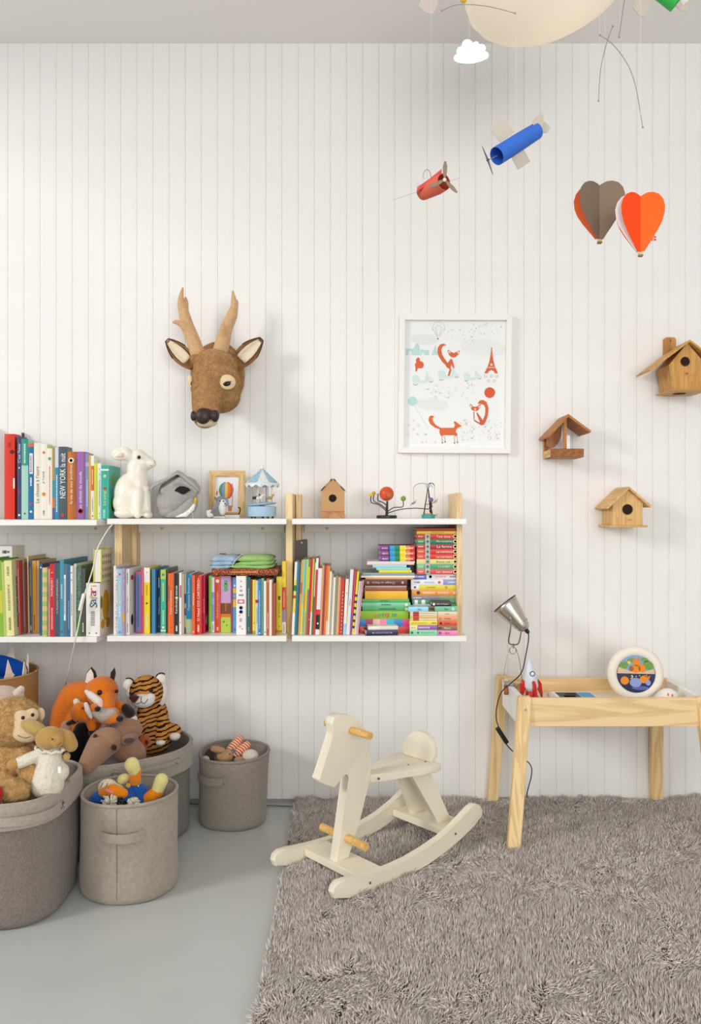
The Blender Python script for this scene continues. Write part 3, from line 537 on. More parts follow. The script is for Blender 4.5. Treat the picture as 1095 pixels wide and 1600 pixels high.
# lying books
def lay(x0, x1, y_, zb, zt, col, desc, title='', tcol='f5efe6', trot=0, dep=.17, yaw=0, group=None, **k):
    X0, X1 = PX(x0, y_), PX(x1, y_); cx = (X0+X1)/2; R = Matrix.Rotation(math.radians(yaw), 3, 'Z')
    def M(a, y, b): v = R @ Vector((X0+b-cx, y, 0)); return Vector((cx+v.x, y_+v.y, zb+a))
    return make_book(M, zt-zb, dep, X1-X0, col, desc, title, tcol, trot, group=group, origin=Vector((cx, y_+dep/2, zb)), **k)
lay(-36, 19, -.16, PZ(871, -.15), PZ(853.5, -.16), 'e9e9e6', 'white boxed game lying on top of the lower left books', dep=.12, extras=[('dot', .8, '55524e', .13), ('dot', .9, '6a6660', .1), ('lines', .72, .86, '7a7670')], group='books on the lower left shelf')
def stack(y_, items, zb, group, dep=.17):
    for it in items:                                # bottom to top: (x0, x1, thickness px, colour, label, title, tcol, kw)
        x0, x1, tp, col, desc = it[:5]; title = it[5] if len(it) > 5 else ''; tcol = it[6] if len(it) > 6 else 'f5efe6'; k = dict(it[7]) if len(it) > 7 else {}
        t = tp/S(y_); d = k.pop('dep', dep); lay(x0, x1, y_, zb+.0002, zb+t, col, desc, title, tcol, dep=d, group=group, **k); zb += t
    return zb
G1 = 'books stacked beside the magazines'; y1 = -.235
stack(y1, [
 (562, 640, 10.5, 'e04a3c', 'red book at the bottom of the stack by the magazines', '', '', dict(x=0) if 0 else dict(extras=[('lines', .05, .2, 'f4c0b0')])),
 (562, 641, 11.5, '2f86c4', 'blue and pink patchwork book under the lime one', '', '', dict(extras=[('band', .12, .26, 'b5406a'), ('band', .26, .4, 'e8b8b0'), ('band', .4, .53, 'ec86ac'), ('band', .53, .68, '35b4d0'), ('band', .85, 1, 'e4478c')])),
 (563, 638, 12.5, '8fbf1f', 'lime book with its large coloured title upside down', '', '', dict(dep=.19)),
 (566, 641, 6.8, '4fae5e', 'leaf green book on the lime one', '', '', dict(extras=[('lines', .35, .7, '2a5a34'), ('dot', .92, 'cfe4b8', .4)])),
 (565, 641, 6.4, '7fcfa4', 'mint green book in the green trio', '', '', dict(extras=[('lines', .4, .6, '1f5a44'), ('dot', .92, 'e4f0d8', .4)])),
 (566, 639, 5.8, '62b067', 'grass green book topping the green trio', '', '', dict(extras=[('lines', .38, .55, '2a5a34')])),
 (570, 637, 12.3, 'f2b91f', 'plain golden yellow box-like book', '', '', dict(thick=.004)),
 (569, 635, 5.4, 'a4532f', 'rust brown slim book on the golden one', '', ''),
 (570, 635, 2.8, 'b9a9a0', 'grey-beige slim book under the chocolate one', '', ''),
 (565, 636, 10, '5a2420', 'chocolate brown book with upside-down lettering', 'Changer au dessus', 'e8c8a8', dict(trot=180, th=.5, tfrac=.45, tpos=.48, extras=[('dot', .14, 'c8923a', .22), ('dot', .9, 'd8a890', .2)])),
 (571, 646, 2.6, 'e8a04a', 'thin orange book under the grey albums', '', ''),
 (564, 648, 3.2, 'f0eee8', 'wide white album under the wide grey one', '', '', dict(dep=.2)),
 (566, 647, 4.4, '9aa6a2', 'wide grey album under the small lemon book', '', '', dict(dep=.2)),
 (592, 643, 4.2, 'f0de3a', 'small lemon yellow book between albums', '', ''),
 (588, 641, 3.8, '9fe0cc', 'small aqua book between albums', '', ''),
 (582, 635, 4.6, 'a9d9e8', 'small pale blue book between albums', '', ''),
 (573, 647, 2.8, 'f2d9c8', 'peach pink flat folder', '', '', dict(dep=.2)),
 (574, 648, 2.4, 'eeeaf0', 'lavender white flat folder under the rainbow trio', '', '', dict(dep=.2)),
 *[(593-.4*i, 648, 8.3, '7d3a82', d, '', '', dict(dep=.13, extras=[('band', .0, .04, '8a4a92'), ('band', .25, .3, '3a3478'), ('band', .3, .44, '2f9fd4'), ('band', .44, .58, '12854c'), ('band', .58, .74, 'f2e028'), ('band', .74, .86, 'f0832a'), ('band', .86, 1, 'd8331f'), ('lines', .08, .24, 'e8c8d8'), ('lines', .72, .95, 'f8f0e4')])) for i, d in enumerate(('rainbow-banded board book, lowest of three', 'rainbow-banded board book, middle of three', 'rainbow-banded board book, topmost of three'))],
], ZL+.0004, G1)
gal = bpy.data.objects[LABELS['lime book with its large coloured title upside down'][0]]
zc = (PZ(800, 0)); zc = ZL+.0004+(22+6.25)/S(y1)
for i, (ch, c) in enumerate(zip('au galop!', ('2f86c4', '3a9a5a', '', 'c83a5a', 'd8452f', '3a6fb4', '2aa39a', 'd84a7a', 'd8452f'))):
    if ch != ' ': text('title_letter', ch, (PX(618-4.0*i, y1), y1-.0022, zc), .0085, .0165 if ch in 'lg!p' else .0125, mat(c, .5), gal, 180)
G2 = 'board books stacked by the right post'; y2 = -.22
zb = ZL+.0004
zb = stack(y2, [
 (645, 717, 14, '3a3f5c', 'dark blue book at the bottom behind the small colour books', '', ''), (644, 718, 12, SP('e8e4e0', '33333a', 160, .4), 'black and white patterned book behind the small colour books', '', ''),
 (646, 717, 12, '7a8a94', 'blue-grey book behind the small colour books', '', ''), (645, 716, 6.5, 'd8cfc4', 'beige book behind the small colour books', '', ''),
 (644, 716, 6.5, '4f9a6c', 'green and white zigzag book under the grey-mauve one', '', '', dict(extras=[('band', .05, .12, 'f0f4ee'), ('band', .2, .28, 'f0f4ee')])),
 (643, 716, 6.5, '8f8690', 'grey-mauve book under the orange one', '', '', dict(extras=[('lines', .04, .2, 'e8e0e4'), ('band', .6, 1, '8aa27c')])),
 (643, 717, 9.6, 'ee9a3a', 'orange book with white lettering in the right stack', '', '', dict(extras=[('dot', .14, '4a2f1a', .3), ('lines', .24, .5, 'f8e8d0'), ('lines', .56, .78, 'f8e8d0'), ('dot', .9, 'f8e8d0', .2)])),
 (642, 718, 7.2, 'e4dc3e', 'yellow book with a white end in the right stack', '', '', dict(extras=[('band', 0, .16, 'f2eef0'), ('lines', .32, .5, 'c87a2a'), ('dot', .08, '6a4a9a', .28), ('dot', .72, 'e0903a', .3), ('band', .92, .97, '4a5a70', (.25, .75))])),
 (642, 718, 8.6, 'f1eef0', 'white medical book with a periwinkle right end', '', '', dict(extras=[('band', .66, .98, '94a0d4'), ('lines', .06, .18, '6a6a74'), ('lines', .28, .48, '8fc0d8'), ('dot', .58, 'd8503a', .24), ('lines', .76, .95, 'e8ecf8')])),
 (640, 715, 8.8, 'f3f0f1', 'white medical book with a periwinkle left end', '', '', dict(extras=[('band', .02, .35, '6a74c0'), ('lines', .07, .3, 'f0f0fa'), ('dot', .43, '9ad0d8', .34), ('dot', .43, 'f3f0f1', .24), ('lines', .52, .76, 'e8a0a0'), ('lines', .84, .97, '6a6a74')])),
], zb, G2)
def bb(c, d, title, c2, tc='f6ecd8', th=7.9, tcol2='f0d8a8'):
    return (651, 716, th, c, d, title, tc, dict(th=.38, tpos=.66, tfrac=.52, dep=.15, extras=[('band', .02, .17, c2), ('lines', .04, .15, tcol2), ('band', .2, .32, 'b8c4b8'), ('dot', .26, '6a5a4a', .28), ('dot', .92, 'e8d9a4', .42), ('dot', .92, c2, .24)]))
stack(-.235, [bb('de4a50', 'pink-red bird board book in the right stack', 'Les oiseaux', 'e86a6a'), bb('4fa672', 'green jungle board book in the right stack', 'La jungle', '7cc49a'), bb('ece08c', 'pale yellow good-night board book', 'Bonne nuit !', 'f0d8a0', '4f8f7a', 7.6),
 bb('dd2f22', 'bright red instrument board book, lower of two', 'Les instruments', 'e85a44'), bb('dc2c20', 'bright red instrument board book, upper of two', 'Les instruments', 'e85a44'), bb('a52236', 'dark red farm board book', 'La ferme', 'c84a58'),
 bb('127a50', 'dark green rhyme board book', 'Mes comptines', '2a9a6a'), bb('d4291d', 'red board book under the thin yellow one', 'Tout doux !', 'c8382a', th=7.8),
 (651, 715, 4.6, 'edc83e', 'thin yellow book near the top of the right stack', '', '', dict(dep=.15, extras=[('lines', .35, .65, 'b48a2a')])), (650, 715, 4.6, 'a5301f', 'dark red book on top of the right stack', '', '', dict(dep=.15))], zb, G2)
y3 = -.287; G3 = 'small board books before the right stack'
stack(y3, [(640, 683, 8.4, '8fd6ac', 'small mint board book at the foot of the left pile', '', '', dict(dep=.06, extras=[('dot', .08, '2f6a5a', .25), ('dot', .3, '2f6a5a', .2), ('lines', .4, .9, '74c096')])),
 (640, 683, 7.5, '9a5cae', 'small purple board book with a cream end', '', '', dict(dep=.06, extras=[('band', 0, .28, 'efe6b0'), ('lines', .06, .2, 'b0a060'), ('lines', .32, .72, 'f0e4f4')])),
 (640, 683, 7, 'eee04a', 'small yellow board book in the left pile', '', '', dict(dep=.06, extras=[('lines', .06, .6, 'c8b42a'), ('lines', .8, .96, '6a6a3a')])),
 *[(641, 683, 3.5, c, 'thin cream board book in the left pile, '+d, '', '', dict(dep=.06, extras=[('band', .1, .32, c2), ('lines', .4, .85, 'd8c8a0')])) for c, c2, d in (('e8dcb8', 'c8402f', 'lowest of four'), ('eac070', 'c8502f', 'second of four'), ('e4dcc0', 'c03a2f', 'third of four'), ('e6d8b4', 'b8442f', 'topmost of four'))],
 (638, 669, 7.6, '9fdcf0', 'small sky blue board book on the left pile', 'Bleu', '4a7a9a', dict(dep=.06, th=.18, tfrac=.42, tpos=.56))], ZL+.0004, G3)
stack(y3, [(683.6, 714, 7.6, 'ee86b8', 'small pink board book at the foot of the right pile', 'Rose', '8a3a6a', dict(dep=.06, th=.22, tfrac=.42, extras=[('dot', .12, '5a5aa0', .3)])),
 (683.6, 714, 7.5, '8f6a54', 'small brown board book', 'Marron', 'f4ece0', dict(dep=.06, th=.32, tfrac=.5, extras=[('band', .02, .2, '2a2220', (.4, .7))])),
 (683.6, 714, 7.6, 'e2562f', 'small red-orange board book', 'Rouge', '6a2014', dict(dep=.06, th=.28, tfrac=.42, extras=[('dot', .16, '2a1a14', .26)])),
 (683.6, 714, 7.2, 'f0a070', 'small peach board book', 'Orange', '8a3a1a', dict(dep=.06, th=.32, tfrac=.42, extras=[('dot', .12, 'b0907a', .28)])),
 (683.6, 714, 7.2, 'f0d0b0', 'small cream board book', 'Jaune', '8a7a5a', dict(dep=.06, th=.24, tfrac=.4)),
 (679.5, 714, 8.2, '74c29a', 'small jade board book on the right pile', 'Vert', '1f5a40', dict(dep=.06, th=.16, tfrac=.42, extras=[('dot', .82, 'bfe4cc', .34)])),
 (674, 705, 6.8, '24201f', 'small black board book on the right pile', 'Hall of Shapes', 'f2efe8', dict(dep=.06, th=.6, tfrac=.4, tpos=.56, extras=[('dot', .12, 'f0ece4', .3)]))], ZL+.0004, G3)
# notepads lying at the shelf front
zz = ZL+.0004
lay(572, 622, -.29, zz, zz+.02, '26264a', 'navy notebook lying at the shelf front under white papers', dep=.075, yaw=8, extras=[('lines', .2, .8, '8a8ab0'), ('dot', .2, 'd8c8b0', .1), ('dot', .8, 'd8c8b0', .1)])
lay(575, 622, -.288, zz+.0202, zz+.033, 'e6e0d4', 'pile of white note papers on the navy notebook', dep=.07, yaw=5, extras=[('band', .0, .4, 'f2efe8')])
# flat patterned book and folded cloth on the middle row
zt = PZ(900.5, -.27)+.0035
lay(331, 433, -.262, zt, zt+.0225, SP('7a2f1c', 'e0792c', 190, .36), 'orange and brown patterned book lying across the upright books', dep=.19, extras=[('lines', .3, .7, 'e8a04a')])
def cloth():
    t = thing('folded_blanket', 'folded blue and green baby blanket on the patterned book', 'blanket', P(378, 890, -.19))
    z = zt+.023; xa, xm, xb = PX(328, -.23), PX(362, -.23), PX(427, -.23)
    def layer(a, c, z0, z1, seed):
        r = random.Random(seed); n = 14; rg = []
        for i in range(n+1):
            u = i/n; X = a+(c-a)*u; e = min(1, 6*min(u+.02, 1.02-u)); w = .006*math.sin(u*9+seed)
            ya, yb, zm = -.262+w+.012*(1-e), -.08-w, (z0+z1)/2; hz = (z1-z0)/2*(.35+.65*e)
            bow = .004*math.sin(u*5+seed*2); sag = -.010*max(0, 1-u*4)**1.5 if z0 > z+.01 else 0
            rg.append([Vector((X, ya+.006, zm-hz+bow*.2)), Vector((X, ya, zm+sag)), Vector((X, ya+.008, zm+hz+bow*.3+sag)), Vector((X, (ya+yb)/2, zm+hz*1.3+bow+sag)), Vector((X, yb, zm+hz+sag)), Vector((X, yb+.006, zm)), Vector((X, yb, zm-hz)), Vector((X, (ya+yb)/2, zm-hz))])
        return B().rings(rg)
    H = [0, .012, .025, .043]
    cb, cg = mat('a9c4da', .95, .5, 350, .06, 40, spec=.05, sheen=.2), mat('a3cc7a', .95, .5, 350, .08, 40, spec=.05, sheen=.2)
    for k in range(3):
        obj('blue_fold', layer(xa+.002*k, xm+.012*k, z+H[k], z+H[k+1], k+1), cb, t, smooth=True)
        obj('green_fold', layer(xm+.010*k-.004, xb-.003*k, z+H[k]+.0004, z+H[k+1]+.0006, k+4), cg, t, smooth=True)
    obj('piping', B().tube([P(363, 884, -.268), P(366, 878, -.27), P(371, 872, -.262), P(380, 865, -.235), P(388, 864, -.2)], .0012, 6, smooth=4), mat('ece8dc', .9), t)
    st = B(); c = Vector((PX(348, -.2), -.2, zt+.023+.047))
    for k in range(6):
        a = k*PI/3; st.tube([c+Vector((0, 0, .004)), c+Vector((math.cos(a)*.012, math.sin(a)*.012, .004))], .0018, 5)
    obj('star_patch', st, mat('a0705a', .9), t)
cloth()
# ------------------------------------------------------------------ ornaments on the upper shelves
def rabbit():
    y = -.17; t = thing('rabbit_lamp', 'white ceramic rabbit night lamp sitting on the shelf', 'lamp', (PX(207, y), y, ZU))
    cer = mat('f3ecdc', .28, 0, 1, .02, 20, spec=.5)
    z0 = 810.5
    pr = [E(203, 772, y, 25, 33, 24), E(197, 786, y, 21, 22, 22), E(214, 756, y, 19, 30, 18), E(214, 735, y, 16, 22, 15), E(220, 722, y, 17, 15, 14, -12), CH((216, 716, y, 14), (230, 723, y, 11), (238, 724, y-.005, 6.5)),
          CH((206, 712, y+.012, 8), (195, 707, y+.02, 9.5), (184, 708, y+.02, 9), (178, 711, y+.02, 5.5)),
          CH((206, 714, y-.012, 8), (197, 710, y-.02, 9), (186, 712, y-.02, 8), (180, 714, y-.02, 4.5)),
          CH((226, 768, y-.012, 10), (229, 795, y-.015, 7.5), (230, 804, y-.02, 6)), CH((216, 770, y-.03, 10), (214, 795, y-.045, 8), (215, 804, y-.05, 6.5)),
          E(195, 802, y-.03, 17, 8.5, 14), E(205, 804, y, 26, 6.5, 22), E(231, 805, y-.025, 8, 5.5, 12)]
    o = blob('body', pr, cer, t, .0035, 5)
    blob('ear_lining', [CH((199, 709, y-.031, 2.5), (190, 711, y-.036, 4), (183, 713, y-.034, 2.5))], mat('e9cfbd', .4), t, .0028, 4)
    for v in o.data.vertices:
        if v.co.z < .0004: v.co.z = .0004
    eye(216.5, 714.5, y-.031, 3.6, t, 'eye_ring', 'b8b0a6'); eye(217, 714.5, y-.0345, 2.6, t)
    obj('nose', B().ell(P(240.5, 722.5, y-.012), (2.2/S(y), .004, 2.4/S(y))), mat('d9b0a0', .5), t, smooth=True)
    obj('mouth', B().tube([P(239.5, 726, y-.013), P(237, 728, y-.018), P(234.5, 727, y-.020)], .0008, 5), mat('9a7468', .6), t)
    c = obj('cord', B().tube([P(190, 806, y+.06), P(183, 812, -.1), P(176, 819, -.31), P(166, 832, -.316), P(152, 858, -.314), P(146, 885, -.312), P(140, 905, -.312), P(132, 930, -.314), P(127, 955, -.314), P(121, 985, -.312), P(117, 1003, -.312), P(107, 1050, -.2), P(99, 1082, -.1), P(92, 1115, -.03), P(88, 1160, -.012)], .0024, 8, smooth=6), mat('efe9da', .5), t, smooth=True)
    a = P(131.5, 927, -.315); bq = P(124.5, 954, -.315); d = (a-bq); L = d.length; M = d.to_track_quat('Z', 'Y').to_matrix()
    s = B().box(-.0085, .0085, -.005, .005, 0, L, .003); s.xf(lambda v: bq+M @ v); obj('switch', s, mat('f4f0e6', .4), c, smooth=40)
rabbit()
def felt_house():
    y = -.16; t = thing('felt_birdhouse', 'round grey felt birdhouse toy with a drooping roof', 'birdhouse', (PX(277, y), y, ZU))
    f = plush('aaa5a1', .1, .3, 260); f2 = plush('b0aba6', .08, .3, 260)
    o = blob('body', [E(277, 785, y, 33, 25, 26), E(278, 770, y, 31, 18, 24), E(282, 757, y, 27, 14, 22), E(270, 800, y, 22, 10, 22), CH((258, 764, y, 9), (283, 748, y, 9), (305, 764, y, 9)), CH((256, 767, y-.045, 6), (283, 750, y-.045, 7), (307, 767, y-.045, 6)), E(281, 772, y-.042, 27, 14, 9)], f, t, .004, 8)
    for v in o.data.vertices: v.co.z = max(v.co.z, .0005)
    # draped roof: two thick slopes meeting at a ridge that runs into the shelf
    R = P(283, 741, y); rg = []
    for k in range(9):
        d = -.066+k*.0165; u = k/8; sag = .012*math.sin(PI*u); pts = []
        for a, z in ((-42, 22), (-36, 16), (-22, 9+3*math.sin(u*3)), (-8, 1), (0, -4), (8, 1), (20, 11), (31, 19), (33, 25)):
            pts.append(Vector((R.x+(a-10*u)/S(y), y+d, R.z-z/S(y)+.010*(u)+sag*.2)))
        low = [p+Vector((0, 0, -.014)) for p in pts[::-1]]
        rg.append(pts+low)
    obj('roof', B().rings(rg), f2, t, smooth=True)
    hole = [(-12, 1), (-9, 5), (-4, 8), (2, 8), (8, 6), (12, 2), (9, 0), (6, -2), (3, -4), (0, -4.5), (-3, -3), (-6, -1)]
    c = P(285, 768, y-.064); c.y = y-.062; s = S(y)
    obj('entrance_hole', B().prism([(a/s, b/s) for a, b in hole], lambda a, b, d: Vector((c.x+a, c.y+d, c.z+b)), -.006, .03), mat('221c1a', .95), t)
    # little felt bird leaning at the door
    bd = thing('felt_bird', 'small grey and white felt bird with a yellow tail tip before the felt house', 'toy', P(290, 809, y-.09))
    blob('body', [CH((262, 806, y-.078, 3), (278, 802, y-.09, 7), (292, 793, y-.09, 8.5), (299, 784, y-.088, 6)), ], plush('a8a39e'), bd, .003, 4)
    blob('belly', [CH((276, 807, y-.098, 2), (290, 804, y-.101, 4), (300, 795, y-.099, 4), (303, 789, y-.094, 2.5))], plush('f1eee8'), bd, .0025, 4)
    blob('tail_tip', [CH((303, 789, y-.09, 3), (306, 779, y-.09, 2.2))], plush('e0b62a'), bd, .0022, 3)
    obj('leg', B().tube([P(300, 800, y-.09), P(302, 809.5, y-.09)], .0012, 6), mat('e6dfae', .7), bd)
felt_house()
def small_frame():
    y = -.06; t = thing('picture_frame', 'small pine picture frame with a hot-air balloon drawing', 'frame', (PX(354.5, y), y, ZU))
    tilt = .12; s = S(y); x0, x1 = PX(326.5, y), PX(382, y); z0, z1 = ZU+.0008, PZ(735, y)
    f = lambda v: Vector((v.x, v.y+(v.z-z0)*tilt, v.z)); fw = 9.5/s
    pw = wood('e8c389', 'z')
    def bar(pts): return B().prism(pts, lambda a, b, d: f(Vector((a, y+d, b))), -.014, 0, .0008)
    obj('frame_side', bar([(x0, z0), (x0+fw, z0+fw), (x0+fw, z1-fw), (x0, z1)]), pw, t); obj('frame_side', bar([(x1, z0), (x1-fw, z0+fw), (x1-fw, z1-fw), (x1, z1)]), pw, t)
    obj('frame_side', bar([(x0, z1), (x0+fw, z1-fw), (x1-fw, z1-fw), (x1, z1)]), wood('e8c389', 'x'), t); obj('frame_side', bar([(x0, z0), (x0+fw, z0+fw), (x1-fw, z0+fw), (x1, z0)]), wood('e8c389', 'x'), t)
    pic = obj('picture', B().prism([(x0+fw*.9, z0+fw*.9), (x1-fw*.9, z0+fw*.9), (x1-fw*.9, z1-fw*.9), (x0+fw*.9, z1-fw*.9)], lambda a, b, d: f(Vector((a, y+d, b))), -.006, -.003), mat('ecebee', .4), t)
    def pr(name, pts, c, k=.0002): obj(name, B().prism([((p-547.5)/s, CAMZ-(q-800)/s) for p, q in pts], lambda a, b, d: f(Vector((a, y-.006+d, b))), -.0004-k, .0003), mat(c, .6), pic)
    cx, cy, r = 353, 766, 11.5
    cols = ('5f9a6a', '7f9fcc', 'efc95a', 'e8823a', 'd8502f')
    for i, c in enumerate(cols):
        u0, u1 = -1+.4*i, -.6+.4*i; L = []
        for k in range(9):
            v = -1+2*k/8; wv = math.sqrt(max(0, 1-v*v*.92)) if v < 0 else max(.25, math.sqrt(max(0, 1-v*v*.75))*(1-.1*v)); L.append((wv, cy+v*r*1.12))
        pr('balloon_gore', [(cx+u0*r*w, q) for w, q in L]+[(cx+u1*r*w, q) for w, q in L[::-1]], c)
    pr('rigging', [(351, 779), (356, 777), (358, 790), (352, 790)], '9fb0c4'); pr('basket', [(356, 790), (363, 790), (362, 799), (357, 799)], 'c98f5c')
    pr('figure', [(348, 782), (352, 780), (355, 791), (349, 792)], 'b0a8b4', .0004); pr('flagpole', [(362, 755), (363, 755), (363.6, 792), (362.4, 792)], 'c08a6a', .0004)
    pr('kite', [(338, 766), (340, 768), (339, 775), (337, 773)], 'd8653a')
small_frame()
def husky():
    y = -.16; t = thing('dog_figurine', 'small grey and white husky dog figurine before the picture frame', 'figurine', P(338, 810, y))
    gr, wh = plush('8e8f92', .25, .5, 300), plush('efedea', .05, .5, 300)
    blob('body', [E(340, 798, y, 9, 11, 9), E(345, 783, y, 8, 8, 8), CH((337, 808, y-.012, 2.5), (346, 808, y-.02, 2.5)), CH((336, 779, y, 2.2), (336, 776, y, 1)), CH((347, 779, y, 2), (348, 776, y, 1))], gr, t, .0024, 4)
    blob('chest', [E(347, 796, y-.009, 6, 10, 6), E(348, 785, y-.012, 5.5, 5, 4.5), E(350, 788, y-.018, 3, 2.5, 3), CH((334, 808.3, y-.02, 1.8), (350, 808.3, y-.025, 1.8))], wh, t, .0022, 4)
    blob('tail', [CH((332, 805, y, 3.2), (327, 805, y, 4), (325, 800, y, 3), (329, 798, y, 2))], wh, t, .0022, 3)
    eye(343.5, 783, y-.0225, 1.1, t); eye(349, 783, y-.0225, 1.1, t); eye(351.5, 787, y-.0255, 1.1, t, 'nose')
    yb = -.135; lay(351, 374, yb, ZU+.0004, ZU+.016, 'ece6da', 'tiny toy book lying before the picture frame', dep=.03, extras=[('band', 0, 1, '2a2624', (.86, 1))], name='toy_book')
    obj('scroll_ornament', B().tube([P(373, 805, yb+.01), P(375, 798, yb+.01), P(375, 794, yb+.01), P(372, 793, yb+.01)], .0024, 8, smooth=3), mat('2b2624', .5), bpy.data.objects[LABELS['tiny toy book lying before the picture frame'][0]])
husky()
def carousel():
    y = -.15; s = S(y); cx = 409.5; t = thing('carousel_music_box', 'pale blue carousel music box with a dotted pointed roof', 'toy', (PX(cx, y), y, ZU))
    X = PX(cx, y); r = lambda p: p/s; Z = lambda p: PZ(p, y); blue = mat('a9c8de', .5); wh = mat('efeeea', .5)
    feet = []
    for k in range(5):
        a = 2*PI*k/5+.35; obj('foot', B().ell((X+r(17)*math.cos(a), y+r(17)*math.sin(a), ZU+.0045), .0044), mat('3b3532', .4), t, smooth=True)
    z1 = ZU+.0072
    base = obj('drum_base', B().lathe([(r(21.5), z1), (r(21.8), z1+.002), (r(21.8), Z(792)), (r(20), Z(791))], (X, y, 0), n=36), blue, t, smooth=30)
    for k in range(14):
        a = 2*PI*k/14; c = Vector((X+r(21.8)*math.cos(a), y+r(21.8)*math.sin(a), (z1+Z(792))/2-.004+.01*(k % 2)))
        obj('star_dot', B().ell(c, .0022, None, 8, 5), mat('dfe9ee', .5), base)
    T = Matrix.Rotation(math.radians(-5), 3, 'Y'); dz = Z(788)
    obj('turntable', B().lathe([(r(20), -.003), (r(22), 0), (r(22), .003), (r(6), .008)], (X, y, dz), T, 36), mat('9fbfd6', .5), t, smooth=30)
    obj('spindle', B().tube([(X, y, Z(792)), (X, y, dz)], .01, 10), blue, t)
    tz = Z(754)
    for k in range(6):
        a = 2*PI*k/6+.2; ox, oy = r(15)*math.cos(a), r(15)*math.sin(a)
        obj('pole', B().tube([(X+ox, y+oy, dz+.001+ox*.09), (X+ox*1.02, y+oy*1.02, tz+.004)], .0017, 8), mat('8fa0b0' if k % 2 else 'e6e2d8', .4), t)
        if k % 2 == 0 or k == 3:
            c = Vector((X+ox*.75, y+oy*.75-.002, dz+.024)); col = ('c99a4a', 'f0ebe4', 'e8d9a4', '4a3428', 'f2efe9', '6a4a3a')[k]
            g = [('e', c, (.011, .005, .006), None), ('c', [(c+Vector((.009, 0, .002)), .004), (c+Vector((.014, 0, .012)), .003), (c+Vector((.019, 0, .010)), .0022)])]
            for q in (-.008, .008): g.append(('c', [(c+Vector((q, 0, -.003)), .002), (c+Vector((q*1.4, 0, -.015)), .0014)]))
            blob('carousel_horse', g, mat(col, .5), t, .0014, 2)
    n = 12; rf = []
    prof = [(0, Z(733)), (r(3), Z(735)), (r(14), Z(745)), (r(24), Z(754))]
    rings = [[Vector((X+q*math.cos(2*PI*k/24)+(Z(733)-z)*0, y+q*math.sin(2*PI*k/24), z)) for k in range(24)] for q, z in [(r(1.5), Z(733)), (r(9), Z(740)), (r(18), Z(748)), (r(25), Z(754.5)), (r(27), Z(756))]]
    rings += [[Vector((X+r(26.5)*math.cos(2*PI*k/24), y+r(26.5)*math.sin(2*PI*k/24), Z(758 if k % 2 else 762))) for k in range(24)], [Vector((X+r(24)*math.cos(2*PI*k/24), y+r(24)*math.sin(2*PI*k/24), Z(755))) for k in range(24)]]
    roof = obj('roof', B().rings(rings), speckle('e6eaea', '4a5560', 170, .2), t)
    for k in range(4):
        a0 = -PI/2-1.0+k*PI/2; rr = [(r(1.9), Z(732.4)), (r(9.4), Z(739.4)), (r(18.4), Z(747.4)), (r(25.4), Z(753.9))]
        obj('roof_panel', B().rings([[Vector((X+q*math.cos(a0+.26*j), y+q*math.sin(a0+.26*j), z)) for j in range(4)] for q, z in rr]+[], False, False, False), speckle('9fc6de', '3f4a58', 150, .2), roof)
    obj('finial', B().ell((X, y, Z(730.5)), r(3.4)), wh, t, smooth=True)
carousel()
def card_house():
    y = -.16; s = S(y); t = thing('cardboard_birdhouse', 'brown cardboard birdhouse tied with pink string', 'birdhouse', (PX(520, y), y, ZU))
    x0, x1 = PX(502, y), PX(538, y); z0 = ZU+.0006; ze = PZ(767, y); za = PZ(748, y); xm = PX(520, y); kr = mat('c59a6c', .85, .1, 200, .05, 12)
    front = [(x0, z0), (x1, z0), (x1, ze), (xm+.006, za-.004), (xm-.006, za-.004), (x0, ze)]
    f = lambda a, b, d: Vector((a, y+d, b))
    obj('body', B().prism(front, f, 0, .085), kr, t)
    ed = mat('5a4232', .9)
    for sgn in (-1, 1):
        p0 = Vector((xm+sgn*.001, za)); p1 = Vector(((x1 if sgn > 0 else x0)+sgn*.002, ze-.001)); d = (p1-p0).normalized(); nrm = Vector((-d.y, d.x))*(1 if sgn > 0 else -1)
        pts = [p0, p1, p1+nrm*.003, p0+nrm*.003]
        rf = obj('roof_panel', B().prism([(p.x, p.y) for p in pts], f, -.002, .088), kr, t)
        a, c = p0+(p1-p0)*.62, p0+(p1-p0)*.95
        obj('slot', B().prism([(q.x, q.y) for q in (a-nrm*.0012, c-nrm*.0012, c+nrm*.0032, a+nrm*.0032)], f, -.0028, 0), ed, rf)
        a, c = p0+(p1-p0)*.05, p0+(p1-p0)*.2
        obj('slot', B().prism([(q.x, q.y) for q in (a-nrm*.0012, c-nrm*.0012, c+nrm*.0032, a+nrm*.0032)], f, -.0028, 0), ed, rf)
    c = P(519.5, 778.5, y)
    obj('entrance_hole', B().lathe([(6/s, 0), (6/s, .002)], (c.x, c.y+.0008, c.z), Matrix.Rotation(PI/2, 3, 'X'), 24), mat('1f1512', .95), t)
    st = obj('string', B().tube([f(x0-.001, PZ(799, y), -.002), f(xm, PZ(799.5, y), -.003), f(x1+.001, PZ(799, y), -.002)], .0009, 6), mat('d8706a', .8), t)
    for pts in ([(516, 799), (512, 804), (504, 809.6)], [(520, 799), (511, 801), (503, 806), (501, 809.6)], [(524, 799), (530, 804), (537, 809.6)], [(522, 799), (533, 800), (539, 806), (540, 809.6)], [(517, 799), (515, 806), (513, 809.6)]):
        obj('string_end', B().tube([P(a, q, y-.003-.004*i) for i, (a, q) in enumerate(pts)], .0008, 5, smooth=3), mat('d8706a', .8), st)
card_house()
